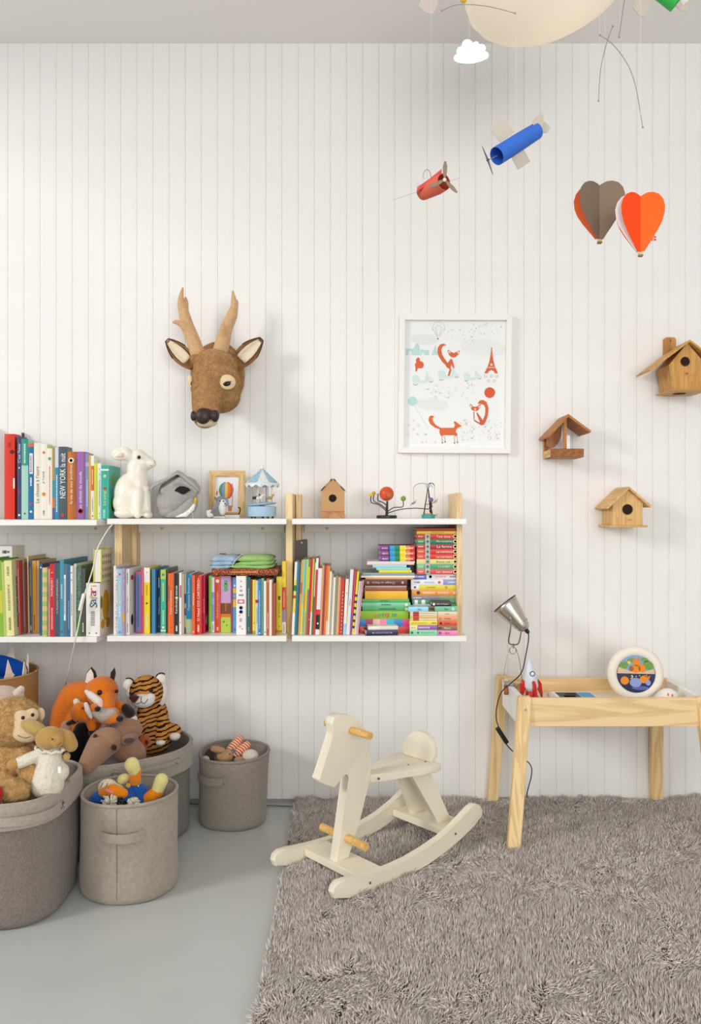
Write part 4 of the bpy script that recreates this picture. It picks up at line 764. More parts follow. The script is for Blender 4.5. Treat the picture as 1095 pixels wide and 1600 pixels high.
def planets():
    y = -.17; s = S(y); t = thing('planet_model', 'black wire planet model with a big orange sun', 'toy', (PX(604, y), y, ZU))
    c = P(604, 810, y); blk = mat('2d2927', .4)
    obj('base', B().lathe([(15.5/s, 0), (16/s, .001), (16/s, .010), (15/s, .0115)], (c.x, y, ZU+.0005), n=32), blk, t, smooth=30)
    obj('stem', B().tube([(c.x, y, ZU+.01), P(604.5, 792, y), P(605, 783, y)], [.0055, .005, .0035], 10), blk, t)
    sun = obj('sun_ball', B().ell(P(604, 771.5, y), 11.3/s, None, 24, 16), mat('d8522a', .35), t, smooth=True)
    obj('inner_planet', B().ell(P(608, 774, y-.03), 4.3/s, None, 16, 10), mat('c56a30', .35), t, smooth=True)
    for nm, pl, r, col, arm in (('yellow', (579.5, 773, y-.01), 3, 'e8c62a', [(604, 799, y), (592, 789, y), (580, 785, y-.01), (579.5, 776, y-.01)]), ('ochre', (584, 770.5, y+.02), 3, 'd99a2a', [(604, 796, y), (594, 788, y+.01), (584, 783, y+.02), (584, 773, y+.02)]),
        ('pale blue', (590.5, 773, y+.03), 2, 'a9c4c8', [(604, 790, y), (598, 785, y+.02), (590.5, 782, y+.03), (590.5, 774, y+.03)]), ('green', (630, 779, y-.01), 4.2, '7fa33a', [(605, 800, y), (615, 793, y), (629, 792, y-.01), (629.6, 782, y-.01)]), ('purple', (673.5, 781, y-.01), 3.6, '7a5a9a', [(605, 802, y), (625, 796, y), (650, 794, y-.01), (673, 795, y-.01), (673.5, 784, y-.01)])):
        obj('arm', B().tube([P(*q) for q in arm], .0019, 6, smooth=3), blk, t, smooth=True)
        tag(obj('planet', B().ell(P(*pl), r/s, None, 16, 10), mat(col, .35), t, smooth=True), nm+' planet ball')
planets()
def swing():
    y = -.12; s = S(y); t = thing('tin_swing_ride', 'tin swing-ride toy with a turquoise base and dark lattice mast', 'toy', (PX(669, y), y, ZU))
    c = P(669, 810, y); dk = mat('3a302e', .45, metal=.4)
    obj('base', B().lathe([(10/s, 0), (10.5/s, .001), (10.5/s, .013), (9/s, .0145)], (c.x, y, ZU+.0005), n=28), mat('3fa59a', .4), t, smooth=30)
    obj('deck', B().lathe([(6/s, 0), (5.5/s, .004)], (c.x+.002, y, ZU+.0151), n=16), mat('d8a04a', .5), t)
    top = P(668.5, 761, y)
    for px, yy in ((662, y), (675, y-.006), (673, y+.012)):
        obj('mast_leg', B().tube([P(px, 804, yy), top], [.0028, .0016], 6), dk, t)
    la = B()
    for k in range(8):
        u, v = k/8, (k+1)/8; A = lambda q: P(675, 804, y-.006).lerp(top, q); C = lambda q: P(671, 804, y+.004).lerp(top, q)
        la.tube([A(u), C(v)], .0013, 5); la.tube([C(u), A(v)], .0013, 5)
    obj('lattice', la, dk, t)
    obj('crossbar', B().tube([P(664, 788, y), P(673, 788, y-.003)], .0012, 5), mat('b0392f', .5), t)
    obj('hub', B().ell(P(668.5, 759.5, y), 3.2/s), mat('9fc0d8', .4), t, smooth=True)
    for pts in ([(667, 757), (660, 755), (651, 757), (646, 762)], [(669, 756), (674, 754.5), (678, 758)], [(670, 756), (676, 755), (679.5, 760)], [(668, 757), (672, 756), (676, 762)]):
        obj('wire_arm', B().tube([P(a, b, y-.004*i) for i, (a, b) in enumerate(pts)], .0009, 5, smooth=3), dk, t)
    for px, py in ((646, 786), (679.5, 784)):
        pl = B(); q = P(px, py, y-.015); pl.ell(q, (.010, .004, .004), Euler((0, -.5, 0)), 10, 6); pl.box(q.x-.003, q.x+.003, q.y-.016, q.y+.016, q.z-.001, q.z+.001); pl.tube([q+Vector((-.012, 0, -.008)), q+Vector((.012, 0, .012))], .001, 5)
        g = obj('tin_plane', pl, mat('b0a08c', .4, metal=.5), t)
        obj('hanging_wire', B().tube([q, P(px+(0 if px < 660 else -1), 762 if px < 660 else 760, y-.012)], .0005, 4), dk, g)
    obj('winding_key', B().tube([P(679, 805, y-.01), P(683, 803, y-.012), P(682, 807, y-.012), P(679, 805, y-.01)], .001, 5), mat('6a625c', .3, metal=.8), t)
swing()
# ------------------------------------------------------------------ deer head
def deer():
    t = thing('plush_deer_head', 'brown plush deer head with velvet antlers mounted on the wall', 'wall decoration', P(340, 640, 0))
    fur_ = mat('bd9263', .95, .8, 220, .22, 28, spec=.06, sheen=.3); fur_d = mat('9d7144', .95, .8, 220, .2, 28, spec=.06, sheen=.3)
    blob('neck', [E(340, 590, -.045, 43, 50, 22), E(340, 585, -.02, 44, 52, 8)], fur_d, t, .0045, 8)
    o = blob('head', [E(337, 578, -.13, 34, 32, 34), E(337, 600, -.16, 39, 34, 36), E(342, 618, -.155, 33, 26, 30), E(325, 625, -.20, 24, 24, 26), CH((328, 610, -.19, 28), (322, 634, -.245, 21), (320, 650, -.275, 18)), E(322, 645, -.27, 21, 14, 17), E(332, 562, -.125, 27, 16, 24), E(308, 560, -.135, 11, 8, 11), E(346, 559, -.135, 13, 8, 12)], fur_, t, .0042, 22)
    fur(o, 42000, .0075, .00075, mat('cda06c', .9, 0, 1, .34, 75, spec=.05), (-.15, -.3, -1.1), .35)
    blob('chin', [E(323, 658, -.270, 18, 10, 17), E(319, 661, -.29, 12, 6.5, 9)], plush('e6d3ae'), t, .004, 5)
    nm = mat('33201d', .45, .25, 120, spec=.5)
    blob('nose', [E(317, 650, -.318, 12.5, 13, 8), E(302, 650, -.305, 4.5, 8.5, 6), E(336, 650, -.305, 6.5, 10, 8), E(320, 645, -.312, 14, 7, 6)], nm, t, .0035, 4)
    ve = plush('d0a87c', .12, .3, 200)
    blob('antler', [CH((309, 553, -.125, 12), (301, 530, -.12, 11), (292, 508, -.115, 10.5), (287, 488, -.11, 8.5), (282.5, 474, -.11, 6), (283, 462, -.108, 4), (285.5, 450, -.105, 1.8)), CH((294, 515, -.125, 8), (283, 506, -.135, 5.5), (275, 503, -.14, 3.5), (270, 503.5, -.142, 1.8)), CH((289, 484, -.10, 6), (291, 472, -.095, 3.5), (290, 465, -.092, 1.8))], ve, t, .0032, 4)
    blob('antler', [CH((343, 552, -.125, 12.5), (349, 530, -.12, 11.5), (354, 512, -.115, 10), (362, 494, -.11, 9), (366, 480, -.11, 6.5), (365, 468, -.108, 4.5), (363.5, 455, -.105, 1.8)), CH((350, 523, -.135, 7), (349.5, 513, -.155, 4.5), (348.5, 505, -.165, 1.8)), CH((367, 482, -.1, 5), (370, 474, -.095, 3), (370.5, 469, -.092, 1.5))], ve, t, .0032, 4)
    for sgn, base, tip, w in ((-1, (303, 574), (261.5, 532), 14.5), (1, (366, 573), (409, 530.5), 16)):
        b0, b1 = P(*base, -.10), P(*tip, -.10); d = b1-b0; L = d.length; d.normalize(); sd = Vector((-d.z, 0, d.x))*(w/S(-.1)); out = Vector((0, -1, 0))
        def leaf(k, off, lo=0., hi=1.):
            rg = []
            for i in range(11):
                u = lo+(hi-lo)*i/10; wd = k*max(.06, math.sin(PI*min(1, (u*.83+.1)))**.72)*(1-.30*u**4); c = b0+d*L*u; row_ = []
                for j in range(7):
                    v = -1+j/3; row_.append(c+sd*wd*v+out*(.022*v*v-.012)*wd+out*off)
                rg.append(row_+[p+Vector((0, .006, 0)) for p in row_[::-1]])
            return B().rings(rg)
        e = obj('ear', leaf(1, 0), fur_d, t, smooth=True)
        tag(obj('ear_lining', leaf(.60, .0065, .25, .93), plush('ecdcc2', .05), e, smooth=True), 'cream ear lining')
        obj('ear_edge', B().tube([b0+d*L*u+sd*s_*max(.06, math.sin(PI*min(1, (u*.83+.1)))**.72)*(1-.30*u**4)+out*.008 for s_, us in ((-1, (.55, .65, .75, .85, .93, 1)), (1, (1, .93, .85, .75, .65, .55))) for u in us], .0022, 6), plush('4a3423'), e, smooth=True)
    cream = plush('e3cca2', .06, .3)
    for px, py, y, rx, roll in ((355, 597, -.234, 13.5, -10), (299, 597, -.187, 6, 20)):
        pa = blob('eye_patch', [E(px, py, y, rx, 12, 5, roll)], cream, t, .0026, 3)
        obj('eye', B().ell(P(px-(.5 if px > 320 else -1), py+2.5, y-.0115 if px > 320 else y-.0085), (6/S(y) if px > 320 else 2.5/S(y), .006, 3.8/S(y)), Euler((0, -.2, 0))), mat('14100e', .1), pa, smooth=True)
        if px > 320: obj('eyelid', B().tube([P(348.5, 600, y-.0125), P(354, 596.5, y-.0165), P(361.5, 596, y-.011)], .0014, 6), mat('6a4a2a', .8), pa)
    obj('seam', B().tube([P(348, 603, -.235), P(344, 616, -.232), P(340, 633, -.226)], .0006, 5, smooth=4), mat('7a5026', .9), t)
deer()
# ------------------------------------------------------------------ poster
def poster():
    y = -.002; t = thing('framed_poster', 'white framed poster of orange foxes riding pale scooters', 'poster', P(711, 708, y)); f = mat('f3efea', .4)
    o = [P(624.5, 491, -.024), P(800, 491.5, -.024), P(797.5, 708.5, -.024), P(622, 707.5, -.024)]; cen = sum(o, Vector())/4
    k = lambda p, q: Vector((cen.x+(p.x-cen.x)*(1-q[0]), 0, cen.z+(p.z-cen.z)*(1-q[1])))
    inn = [k(p, (.096, .08)) for p in o]
    for i in range(4):
        j = (i+1) % 4; pts = [(v.x, v.z) for v in (o[i], o[j], inn[j], inn[i])]
        obj('frame_side', B().prism(pts, lambda a, b, d: Vector((a, d, b)), -.026, -.001, .001), f, t)
    pic = obj('print', B().prism([(v.x, v.z) for v in [k(p, (.09, .075)) for p in o]], lambda a, b, d: Vector((a, d, b)), -.010, -.004), mat('ecedeb', .35), t)
    yy = -.0101; s = S(yy); Q = lambda a, b: ((610+a/5.475-547.5)/s, CAMZ-(480+b/5.475-800)/s)
    lay_ = [0]
    def shp(name, polys, c):
        lay_[0] += 1; bb = B(); e = .00003*lay_[0]
        for p in polys: bb.prism([Q(*q) for q in p], lambda a, b, d: Vector((a, yy+d, b)), -.0003-e, .0003)
        o_ = obj(name, bb, mat(c, .6), pic)
        if name in ('flowers', 'speckles', 'tree_hatching', 'line_balloon', 'skyline'): tag(o_, kind='stuff')
    def circ(x, z, r, n=18): return [(x+r*math.cos(2*PI*i/n), z+r*math.sin(2*PI*i/n)) for i in range(n)]
    def ring(x, z, r, w=3, n=16, a0=0, a1=2*PI): return [[(x+q*math.cos(a), z+q*math.sin(a)) for q, a in ((r, u), (r, v), (r-w, v), (r-w, u))] for u, v in ((a0+(a1-a0)*i/n, a0+(a1-a0)*(i+1)/n) for i in range(n))]
    def arc(x, z, r, w, a0=.5, a1=2.6, n=10): return [(x+r*math.cos(a0+(a1-a0)*i/n), z+r*math.sin(a0+(a1-a0)*i/n)) for i in range(n+1)]+[(x+(r-w)*math.cos(a1-(a1-a0)*i/n), z+(r-w)*math.sin(a1-(a1-a0)*i/n)) for i in range(n+1)]
    og, mint, dk = 'd8663c', 'bfe0da', '7a5348'
    shp('skyline', [[(130, 410), (130, 358), (200, 352), (200, 410)], [(203, 410), (203, 345), (215, 310), (240, 310), (250, 345), (250, 410)], [(255, 410), (255, 362), (330, 368), (330, 410)], [(350, 410), (368, 360), (388, 318), (396, 410)], [(396, 410), (396, 375), (410, 375), (410, 410)]], 'bcdcd6')
    shp('skyline_doorway', [[(150, 410), (150, 385), (165, 372), (182, 385), (182, 410)]], 'e6ebea'); shp('skyline_doorway', [[(268, 410), (268, 392), (278, 384), (288, 392), (288, 410)]], 'e6ebea')
    shp('fox_on_scooter', [[(480, 325), (455, 312), (425, 318), (405, 345), (400, 385), (412, 420), (440, 465), (470, 495), (490, 478), (462, 440), (440, 400), (435, 365), (445, 338), (462, 328)], [(470, 495), (490, 475), (515, 440), (530, 450), (540, 490), (548, 520), (535, 525), (520, 490), (515, 520), (520, 540), (505, 590), (488, 588), (505, 530), (480, 515)], [(487, 372), (497, 365), (512, 380), (540, 392), (570, 380), (588, 368), (594, 378), (580, 405), (560, 425), (540, 432), (515, 425), (498, 405)]], og)
    shp('fox_face', [[(494, 376), (500, 373), (512, 390), (505, 398)], [(570, 388), (586, 374), (586, 384), (576, 400)], [(528, 445), (540, 438), (555, 450), (552, 505), (545, 505), (538, 470)]], 'f1ece6')
    shp('squirrel', [[(222, 440), (235, 428), (250, 438), (252, 460), (275, 468), (286, 490), (278, 518), (250, 525), (235, 520), (222, 552), (212, 548), (214, 515), (208, 490), (222, 470), (215, 455)]], og)
    sc = []
    for x, z, k_ in ((185, 620, 1), (405, 580, 1), (625, 595, .85)):
        sc += [[(x, z-20*k_), (x+20*k_, z-45*k_), (x+60*k_, z-30*k_), (x+70*k_, z+8), (x+110*k_, z+8), (x+118*k_, z-70*k_), (x+135*k_, z-62*k_), (x+150*k_, z-20*k_), (x+182*k_, z-10*k_), (x+175*k_, z+8), (x+140*k_, z+8), (x+120*k_, z+28), (x+60*k_, z+28), (x+5, z+15)], ]; whl = globals().setdefault('_whl', []); whl += [circ(x+28*k_, z+25*k_, 22*k_), circ(x+160*k_, z+5*k_, 18*k_)]
    [shp('scooter', [q], 'd3e7e3') for q in sc]; [shp('wheel', [q], 'd9eae7') for q in whl]; wh = []
    for x, z, k_ in ((185, 620, 1), (405, 580, 1), (625, 595, .85)): wh += [arc(x+28*k_, z+25*k_, 24*k_, 5), arc(x+160*k_, z+3*k_, 22*k_, 5)]
    [shp('tyre', [p], 'c4a096') for p in wh]
    shp('tower', [[(862, 345), (868, 345), (872, 400), (878, 450), (890, 500), (918, 566), (892, 566), (884, 548), (862, 538), (840, 548), (832, 566), (802, 566), (830, 510), (846, 460), (856, 400)]], og)
    shp('tower_gap', [[(852, 500), (858, 482), (868, 482), (875, 500)], [(832, 514), (892, 514), (893, 519), (831, 519)]], 'ece6e0')
    fl = []
    for x, z in ((812, 590), (862, 590), (908, 590), (838, 630), (888, 630)): fl += ring(x, z, 13, 3, 8)
    for x, z in ((198, 968), (155, 1010), (238, 1010), (198, 1045), (150, 1085), (232, 1085), (270, 1155), (385, 1155)): fl += ring(x, z, 9, 2, 6)
    shp('flowers', fl, 'dfa99c')
    shp('orange_ball', [circ(848, 731, 46)], 'd95a30'); shp('mint_ball', [circ(187, 803, 40)], 'b9dfda')
    shp('ball_string', [[(205, 845), (208, 845), (330, 1050), (327, 1050)]], 'd5d6d2')
    shp('sitting_fox', [[(745, 825), (760, 800), (790, 793), (820, 810), (838, 860), (832, 930), (812, 985), (792, 1010), (768, 1008), (762, 985), (790, 965), (808, 920), (812, 865), (800, 838), (775, 828)], [(765, 985), (740, 925), (735, 905), (742, 900), (790, 968)], [(708, 895), (716, 893), (718, 950), (712, 972)], [(712, 972), (718, 962), (770, 995), (766, 1004)], [(675, 835), (690, 830), (705, 850), (725, 852), (745, 848), (762, 828), (772, 838), (762, 865), (745, 885), (722, 890), (695, 880)]], og)
    shp('sitting_fox_face', [[(682, 840), (689, 838), (698, 854), (690, 862)], [(750, 856), (763, 838), (766, 846), (757, 864)], [(716, 866), (730, 866), (724, 892)]], 'f1ece6')
    shp('walking_fox', [[(375, 935), (350, 926), (330, 938), (324, 965), (340, 1000), (380, 1030), (420, 1045), (418, 1075), (435, 1105), (455, 1095), (540, 1095), (565, 1105), (572, 1085), (558, 1068), (560, 1048), (580, 1030), (606, 1020), (606, 1012), (590, 1005), (575, 992), (548, 975), (540, 982), (552, 1010), (540, 1032), (430, 1032), (390, 1010), (365, 980), (358, 950)]], 'e06a34')
    [shp('walking_fox_leg', [q], 'c9a79c') for q in ([(436, 1105), (440, 1105), (446, 1158), (440, 1158)], [(458, 1100), (462, 1100), (470, 1150), (464, 1150)], [(545, 1100), (549, 1100), (550, 1160), (544, 1160)], [(566, 1100), (570, 1100), (575, 1156), (569, 1156)])]
    [shp('walking_fox_paw', [circ(a_, b_, 6, 8)], 'a5422f') for a_, b_ in ((443, 1160), (467, 1152), (547, 1162), (572, 1157))]
    rr = random.Random(4); dots = [[], []]
    for x0, x1, z0, z1, n in ((480, 720, 180, 310, 26), (700, 950, 130, 230, 24), (380, 740, 640, 790, 46), (260, 420, 640, 740, 14), (590, 950, 960, 1140, 90), (280, 330, 1050, 1160, 7)):
        for k_ in range(n): dots[k_ % 2].append(circ(rr.uniform(x0, x1), rr.uniform(z0, z1), rr.uniform(2, 4.2), 5))
    shp('speckles', dots[0], '8a7a78'); shp('speckles', dots[1], 'd9b6ae')
    bl = ring(410, 180, 54, 2, 20, PI*.9, 2.1*PI)+ring(410, 180, 26, 2, 20, PI, 2*PI)+[[(357, 180), (359, 180), (400, 250), (397, 250)], [(463, 180), (461, 180), (415, 250), (418, 250)], [(383, 180), (385, 180), (404, 250), (402, 250)], [(436, 180), (434, 180), (412, 250), (414, 250)]]
    shp('line_balloon', bl, 'cfc9c4'); shp('line_balloon_basket', [circ(405, 270, 6, 8)], '5a4a48')
    hatch = []
    for x, z, w, h in ((285, 775, 140, 110), (690, 270, 200, 150), (230, 230, 120, 90)):
        for k_ in range(-9, 10):
            a = k_*w/10; L = math.sqrt(max(0, 1-(k_/10)**2))*h*.5
            hatch.append([(x+w/2+a-L*.5, z+h/2-L), (x+w/2+a-L*.5+1.4, z+h/2-L), (x+w/2+a+L*.5+1.4, z+h/2+L), (x+w/2+a+L*.5, z+h/2+L)])
    shp('tree_hatching', hatch, 'e2e5e3')
poster()
# ------------------------------------------------------------------ wall birdhouses
def birdhouse(kind, label, cx, wpx, apex, eave, eave_dx, side_top, bottom, flare, dep, col, loc_y=-.002, **k):
    yf = loc_y-dep; s = S(yf); f = lambda a, b, d: Vector((a, d, b)); W_ = lambda p: PX(p, yf); Z = lambda p: PZ(p, yf)
    t = thing(kind, label, 'birdhouse', P(cx, bottom, loc_y)); wd, wdx, wdy = wood(col, 'z', dark=.82), wood(col, 'x', dark=.82), wood(col, 'y', dark=.82)
    x0t, x1t = cx-wpx, cx+wpx; x0b, x1b = cx-wpx+flare, cx+wpx-flare; za = apex+ (wpx)*0
    return t, yf, s, f, W_, Z, wd, wdx, wdy
def roof_pair(t, f, apex, e0, e1, th, y0, y1, m):
    for e, sg in ((e0, -1), (e1, 1)):
        a, c = Vector(apex), Vector(e); d = (c-a).normalized(); n = Vector((-d.y, d.x))*sg*1
        if n.y < 0: n = -n
        pts = [a-d*0, c, c+n*th, a+Vector((0, th*1.25))]
        obj('roof_board', B().prism([(p.x, p.y) for p in pts], f, y0, y1, .0006), m, t)
def house_a():   # square house with perch
    t, yf, s, f, X, Z, wd, wdx, wdy = birdhouse('wooden_birdhouse', 'pale pine birdhouse with a round hole, lowest on the wall', 979.5, 24, 0, 0, 0, 0, 822, 0, .13, 'e2b878')
    x0, x1 = X(957), X(1004); z0, ze, za = Z(820.5), Z(786), Z(764.5)
    xm = X(980)
    obj('body', B().prism([(x0, z0), (x1, z0), (x1, ze), (xm, za), (x0, ze)], f, yf, -.004), wd, t)
    roof_pair(t, f, (xm, za), (X(947), Z(795.5)), (X(1013), Z(793)), .008, yf-.02, -.002, wdy)
    obj('floor_board', B().box(X(951), X(1010), yf-.012, -.002, Z(824), z0-.0002, .0006), wdx, t)
    c = Vector((X(980), yf-.0003, Z(796)))
    obj('entrance_hole', B().lathe([(8/s, 0), (8/s, .0012)], c, Matrix.Rotation(PI/2, 3, 'X'), 28), mat('2a1a10', .95), t)
    obj('hole_edge', B().tube([c+Vector((8.3/s*math.cos(a), -.0008, 8.3/s*math.sin(a))) for a in (2*PI*i/24 for i in range(25))], .0009, 5), mat('b98a48', .7), t)
    obj('perch', B().tube([Vector((X(983), yf, Z(811.5))), Vector((X(982), yf-.045, Z(812.5)))], .003, 8), wdy, t)
house_a()
def feeder():    # open feeder with a curved back and clear pane
    t, yf, s, f, X, Z, wd, wdx, wdy = birdhouse('bird_feeder', 'darker wooden open bird feeder with a pitched roof', 880, 30, 0, 0, 0, 0, 715, 0, .13, 'b9783a')
    x0, x1, xm = X(847), X(912), X(886.5)
    x0 = X(861)
    b = [(x0, Z(701)), (x1, Z(701)), (x1, Z(714)), (x0, Z(714))]
    obj('tray_front', B().prism(b, f, yf, yf+.012, .0008), wood('a8662c', 'y', dark=.55, scale=40), t)
    obj('tray_floor', B().box(x0+.001, x1-.001, yf+.012, -.004, Z(714), Z(711.5)), wdx, t)
    obj('tray_side', B().box(x0, x0+.01, yf+.0122, -.004, Z(714), Z(702), .0008), wood('e0b878', 'y'), t)
    obj('tray_side', B().box(x1-.01, x1, yf+.0122, -.004, Z(714), Z(702), .0008), wdy, t)
    roof_pair(t, f, (xm, Z(652)), (X(856), Z(684.5)), (X(920), Z(677)), .009, yf-.014, -.002, wdy)
    obj('front_post', B().box(X(880.5), X(885.5), yf+.001, yf+.009, Z(700.8), Z(655), .0006), wd, t)
    obj('back_post', B().box(x0+.001, x0+.013, -.02, -.004, Z(711), Z(672)), wd, t)
    # curved inner panel
    rg = []
    for i in range(9):
        u = i/8; rg.append([Vector((x0+.004+(xm-x0)*u*1.0, yy, Z(689+12*math.sin(u*PI*.8)*(1-u*.6)-22*max(0, u-.45)))) for yy in (-.05, -.045)])
    pts = [(X(861), Z(680)), (X(861), Z(694)), (X(866), Z(697.5)), (X(872), Z(697)), (X(879), Z(691)), (X(884), Z(680)), (X(886), Z(660)), (X(880), Z(662)), (X(868), Z(673))]
    obj('curved_panel', B().prism(pts, f, -.06, -.05), wood('a46a35', 'z', dark=.8), t)
    obj('clear_pane', B().box(X(887), X(897), -.075, -.073, Z(700), Z(678)), mat('f2f4f4', .08, spec=.5, trans=.92), t)
feeder()
def house_c():   # flared house with hanging board, seen from below
    t, yf, s, f, X, Z, wd, wdx, wdy = birdhouse('hanging_birdhouse', 'flared pine birdhouse with a tall hanging board, highest on the wall', 1066, 33, 0, 0, 0, 0, 620, 0, .14, 'd3a055')
    xm = X(1074); za = Z(536)
    z0 = Z(608.5); HP = lambda p: PX(p, -.018); HZ = lambda p: PZ(p, -.018)
    obj('body', B().prism([(X(1051), z0), (X(1098), z0), (X(1103), Z(570)), (xm, za), (X(1045), Z(570))], f, yf, -.02), wd, t)
    roof_pair(t, f, (xm, za), (X(1013), Z(581)), (X(1135), Z(581)), .007, yf-.022, -.019, wdy)
    obj('floor_board', B().box(X(1045), X(1104), yf-.014, -.012, z0-.006, z0-.0002, .0008), wdx, t)
    obj('floor_hole', B().lathe([(10/s, 0), (10/s, .0012)], (X(1072), yf+.065, z0-.0072), n=28), mat('3a2413', .95), t)
    obj('hanging_board', B().prism([(HP(1038), z0-.006), (HP(1056), z0-.006), (HP(1056), HZ(530)), (HP(1053.5), HZ(527)), (HP(1040.5), HZ(527)), (HP(1038), HZ(530))], f, -.018, -.002, .0008), wood('c98f4c', 'z'), t)
    obj('nail_hole', B().lathe([(.0025, 0), (.0025, .001)], (HP(1047.5), -.0183, HZ(532.5)), Matrix.Rotation(PI/2, 3, 'X'), 10), mat('3a2413', .9), t)
    c = Vector((X(1070), yf-.0003, Z(565)))
    obj('entrance_hole', B().lathe([(7.2/s, 0), (7.2/s, .0012)], c, Matrix.Rotation(PI/2, 3, 'X'), 28), mat('2a1a10', .95), t)
    obj('hole_edge', B().tube([c+Vector((7.5/s*math.cos(a), -.0008, 7.5/s*math.sin(a))) for a in (2*PI*i/24 for i in range(25))], .0009, 5), mat('b07a38', .7), t)
    obj('perch', B().tube([Vector((X(1072), yf, Z(583.5))), Vector((X(1071), yf-.03, Z(584)))], .0034, 8), wdy, t)
house_c()
# ------------------------------------------------------------------ ceiling lamp and mobile
def pendant():
    y = -.85; s = S(y); c = P(862, -40, y); t = thing('paper_pendant_lamp', 'large cream paper pendant lamp below the ceiling', 'lamp', (c.x, c.y, CEIL))
    R = Euler((0, math.radians(-20), 0)).to_matrix(); n = 40; rg = []
    for j in range(1, 24):
        th = PI*j/24; rb = math.sin(th); k = .0015*(1 if j % 2 else -1)
        rg.append([c+R @ Vector(((140/s+k)*rb*math.cos(q), (122/s+k)*rb*math.sin(q), -(82/s)*math.cos(th))) for q in (2*PI*i/n for i in range(n))])
    m = bpy.data.materials.new('lamp_paper'); m.use_nodes = True; nt = m.node_tree; nt.nodes.remove(nt.nodes['Principled BSDF'])
    df = nt.nodes.new('ShaderNodeBsdfDiffuse'); tr = nt.nodes.new('ShaderNodeBsdfTranslucent'); mx = nt.nodes.new('ShaderNodeMixShader')
    for q in (df, tr): q.inputs[0].default_value = (*lin('f6efe2'), 1)
    mx.inputs[0].default_value = .45; nt.links.new(df.outputs[0], mx.inputs[1]); nt.links.new(tr.outputs[0], mx.inputs[2]); nt.links.new(mx.outputs[0], nt.nodes['Material Output'].inputs[0])
    obj('shade', B().rings(rg, True, False), m, t, smooth=True)
    pl = bpy.data.lights.new('pendant_bulb', 'POINT'); pl.energy = .55; pl.shadow_soft_size = .05; pl.color = (1, .93, .82); po = bpy.data.objects.new('pendant_bulb', pl); COL.objects.link(po); po.location = c
    obj('cord', B().tube([c+Vector((0, 0, .1)), (c.x, c.y, CEIL-.02)], .003, 8), mat('eeeeea', .5), t)
    obj('ceiling_rose', B().lathe([(.05, CEIL-.025), (.055, CEIL-.012), (.055, CEIL-.0005)], (c.x, c.y, 0), n=24), mat('f2f0ec', .5), t, smooth=30)
pendant()
MY = -1.3
beige = mat('c6bdae', .6, spec=.2)
def slab(name, pts, m, parent, y=MY, th=.0015, tilt=0, bend=0):
    q = [P(a, b, y) for a, b in pts]; cx = sum(v.x for v in q)/len(q)
    return obj(name, B().prism([(v.x, v.z) for v in q], lambda a, b, d: Vector((a, y+d+tilt*(a-cx), b)), -th/2, th/2), m, parent)
def thread(px, py, y=MY, parent=None, top=None):
    return obj('thread', B().tube([P(px, py, y), top if top else Vector((PX(px, y), y, CEIL-.001))], .0003, 4), mat('e6e4e0', .6), parent)
def blue_plane():
    t = thing('blue_paper_plane', 'blue paper tube aeroplane with beige wings on a thread', 'mobile plane', P(808, 225, MY)); s = S(MY)
    a, c = P(776, 244, MY-.01), P(838, 205, MY+.02); d = (c-a); L = d.length; M = d.to_track_quat('Z', 'Y').to_matrix(); r = 17/s; n = 22; rg = []
    blue = mat('3a6fd0', .6, spec=.25)
    for rr, z in ((r, 0), (r*.98, L*.5), (r*.9, L), (r*.9-.0012, L), (r*.98-.0012, L*.5), (r-.0012, 0)):
        rg.append([a+M @ Vector((rr*math.cos(q), rr*.82*math.sin(q), z)) for q in (2*PI*i/n for i in range(n))])
    rg.append(rg[0]); obj('fuselage', B().rings(rg, False, False), blue, t, smooth=40)
    slab('wing', [(765, 199), (786.5, 183.5), (803, 207), (781, 222)], beige, t, MY+.008, tilt=-.15); slab('wing', [(795, 241), (815, 228), (829, 251), (809, 265.5)], beige, t, MY+.008, tilt=.15)
    slab('tail_fin', [(831, 192), (835, 184), (848, 176.5), (851, 190), (843, 204), (836, 208)], beige, t, MY+.004, tilt=.3); slab('tail_fin', [(850, 190), (860, 199), (855, 207), (843, 208.5)], beige, t, MY+.014)
    pr = obj('propeller', B().tube([P(753, 228, MY-.025), P(757, 238, MY-.03), P(762, 250, MY-.03), P(766, 262, MY-.03), P(770, 273, MY-.025)], [.0006, .0015, .0024, .0015, .0006], 6), mat('5a5a62', .5), t)
    obj('propeller_shaft', B().tube([P(762, 250, MY-.03), P(777, 243, MY-.01)], .001, 6), mat('8a8a90', .5), t); obj('nose_disc', B().ell(P(762, 250, MY-.03), .0035), mat('40506a', .5), pr)
    thread(806, 208, MY, t)
blue_plane()
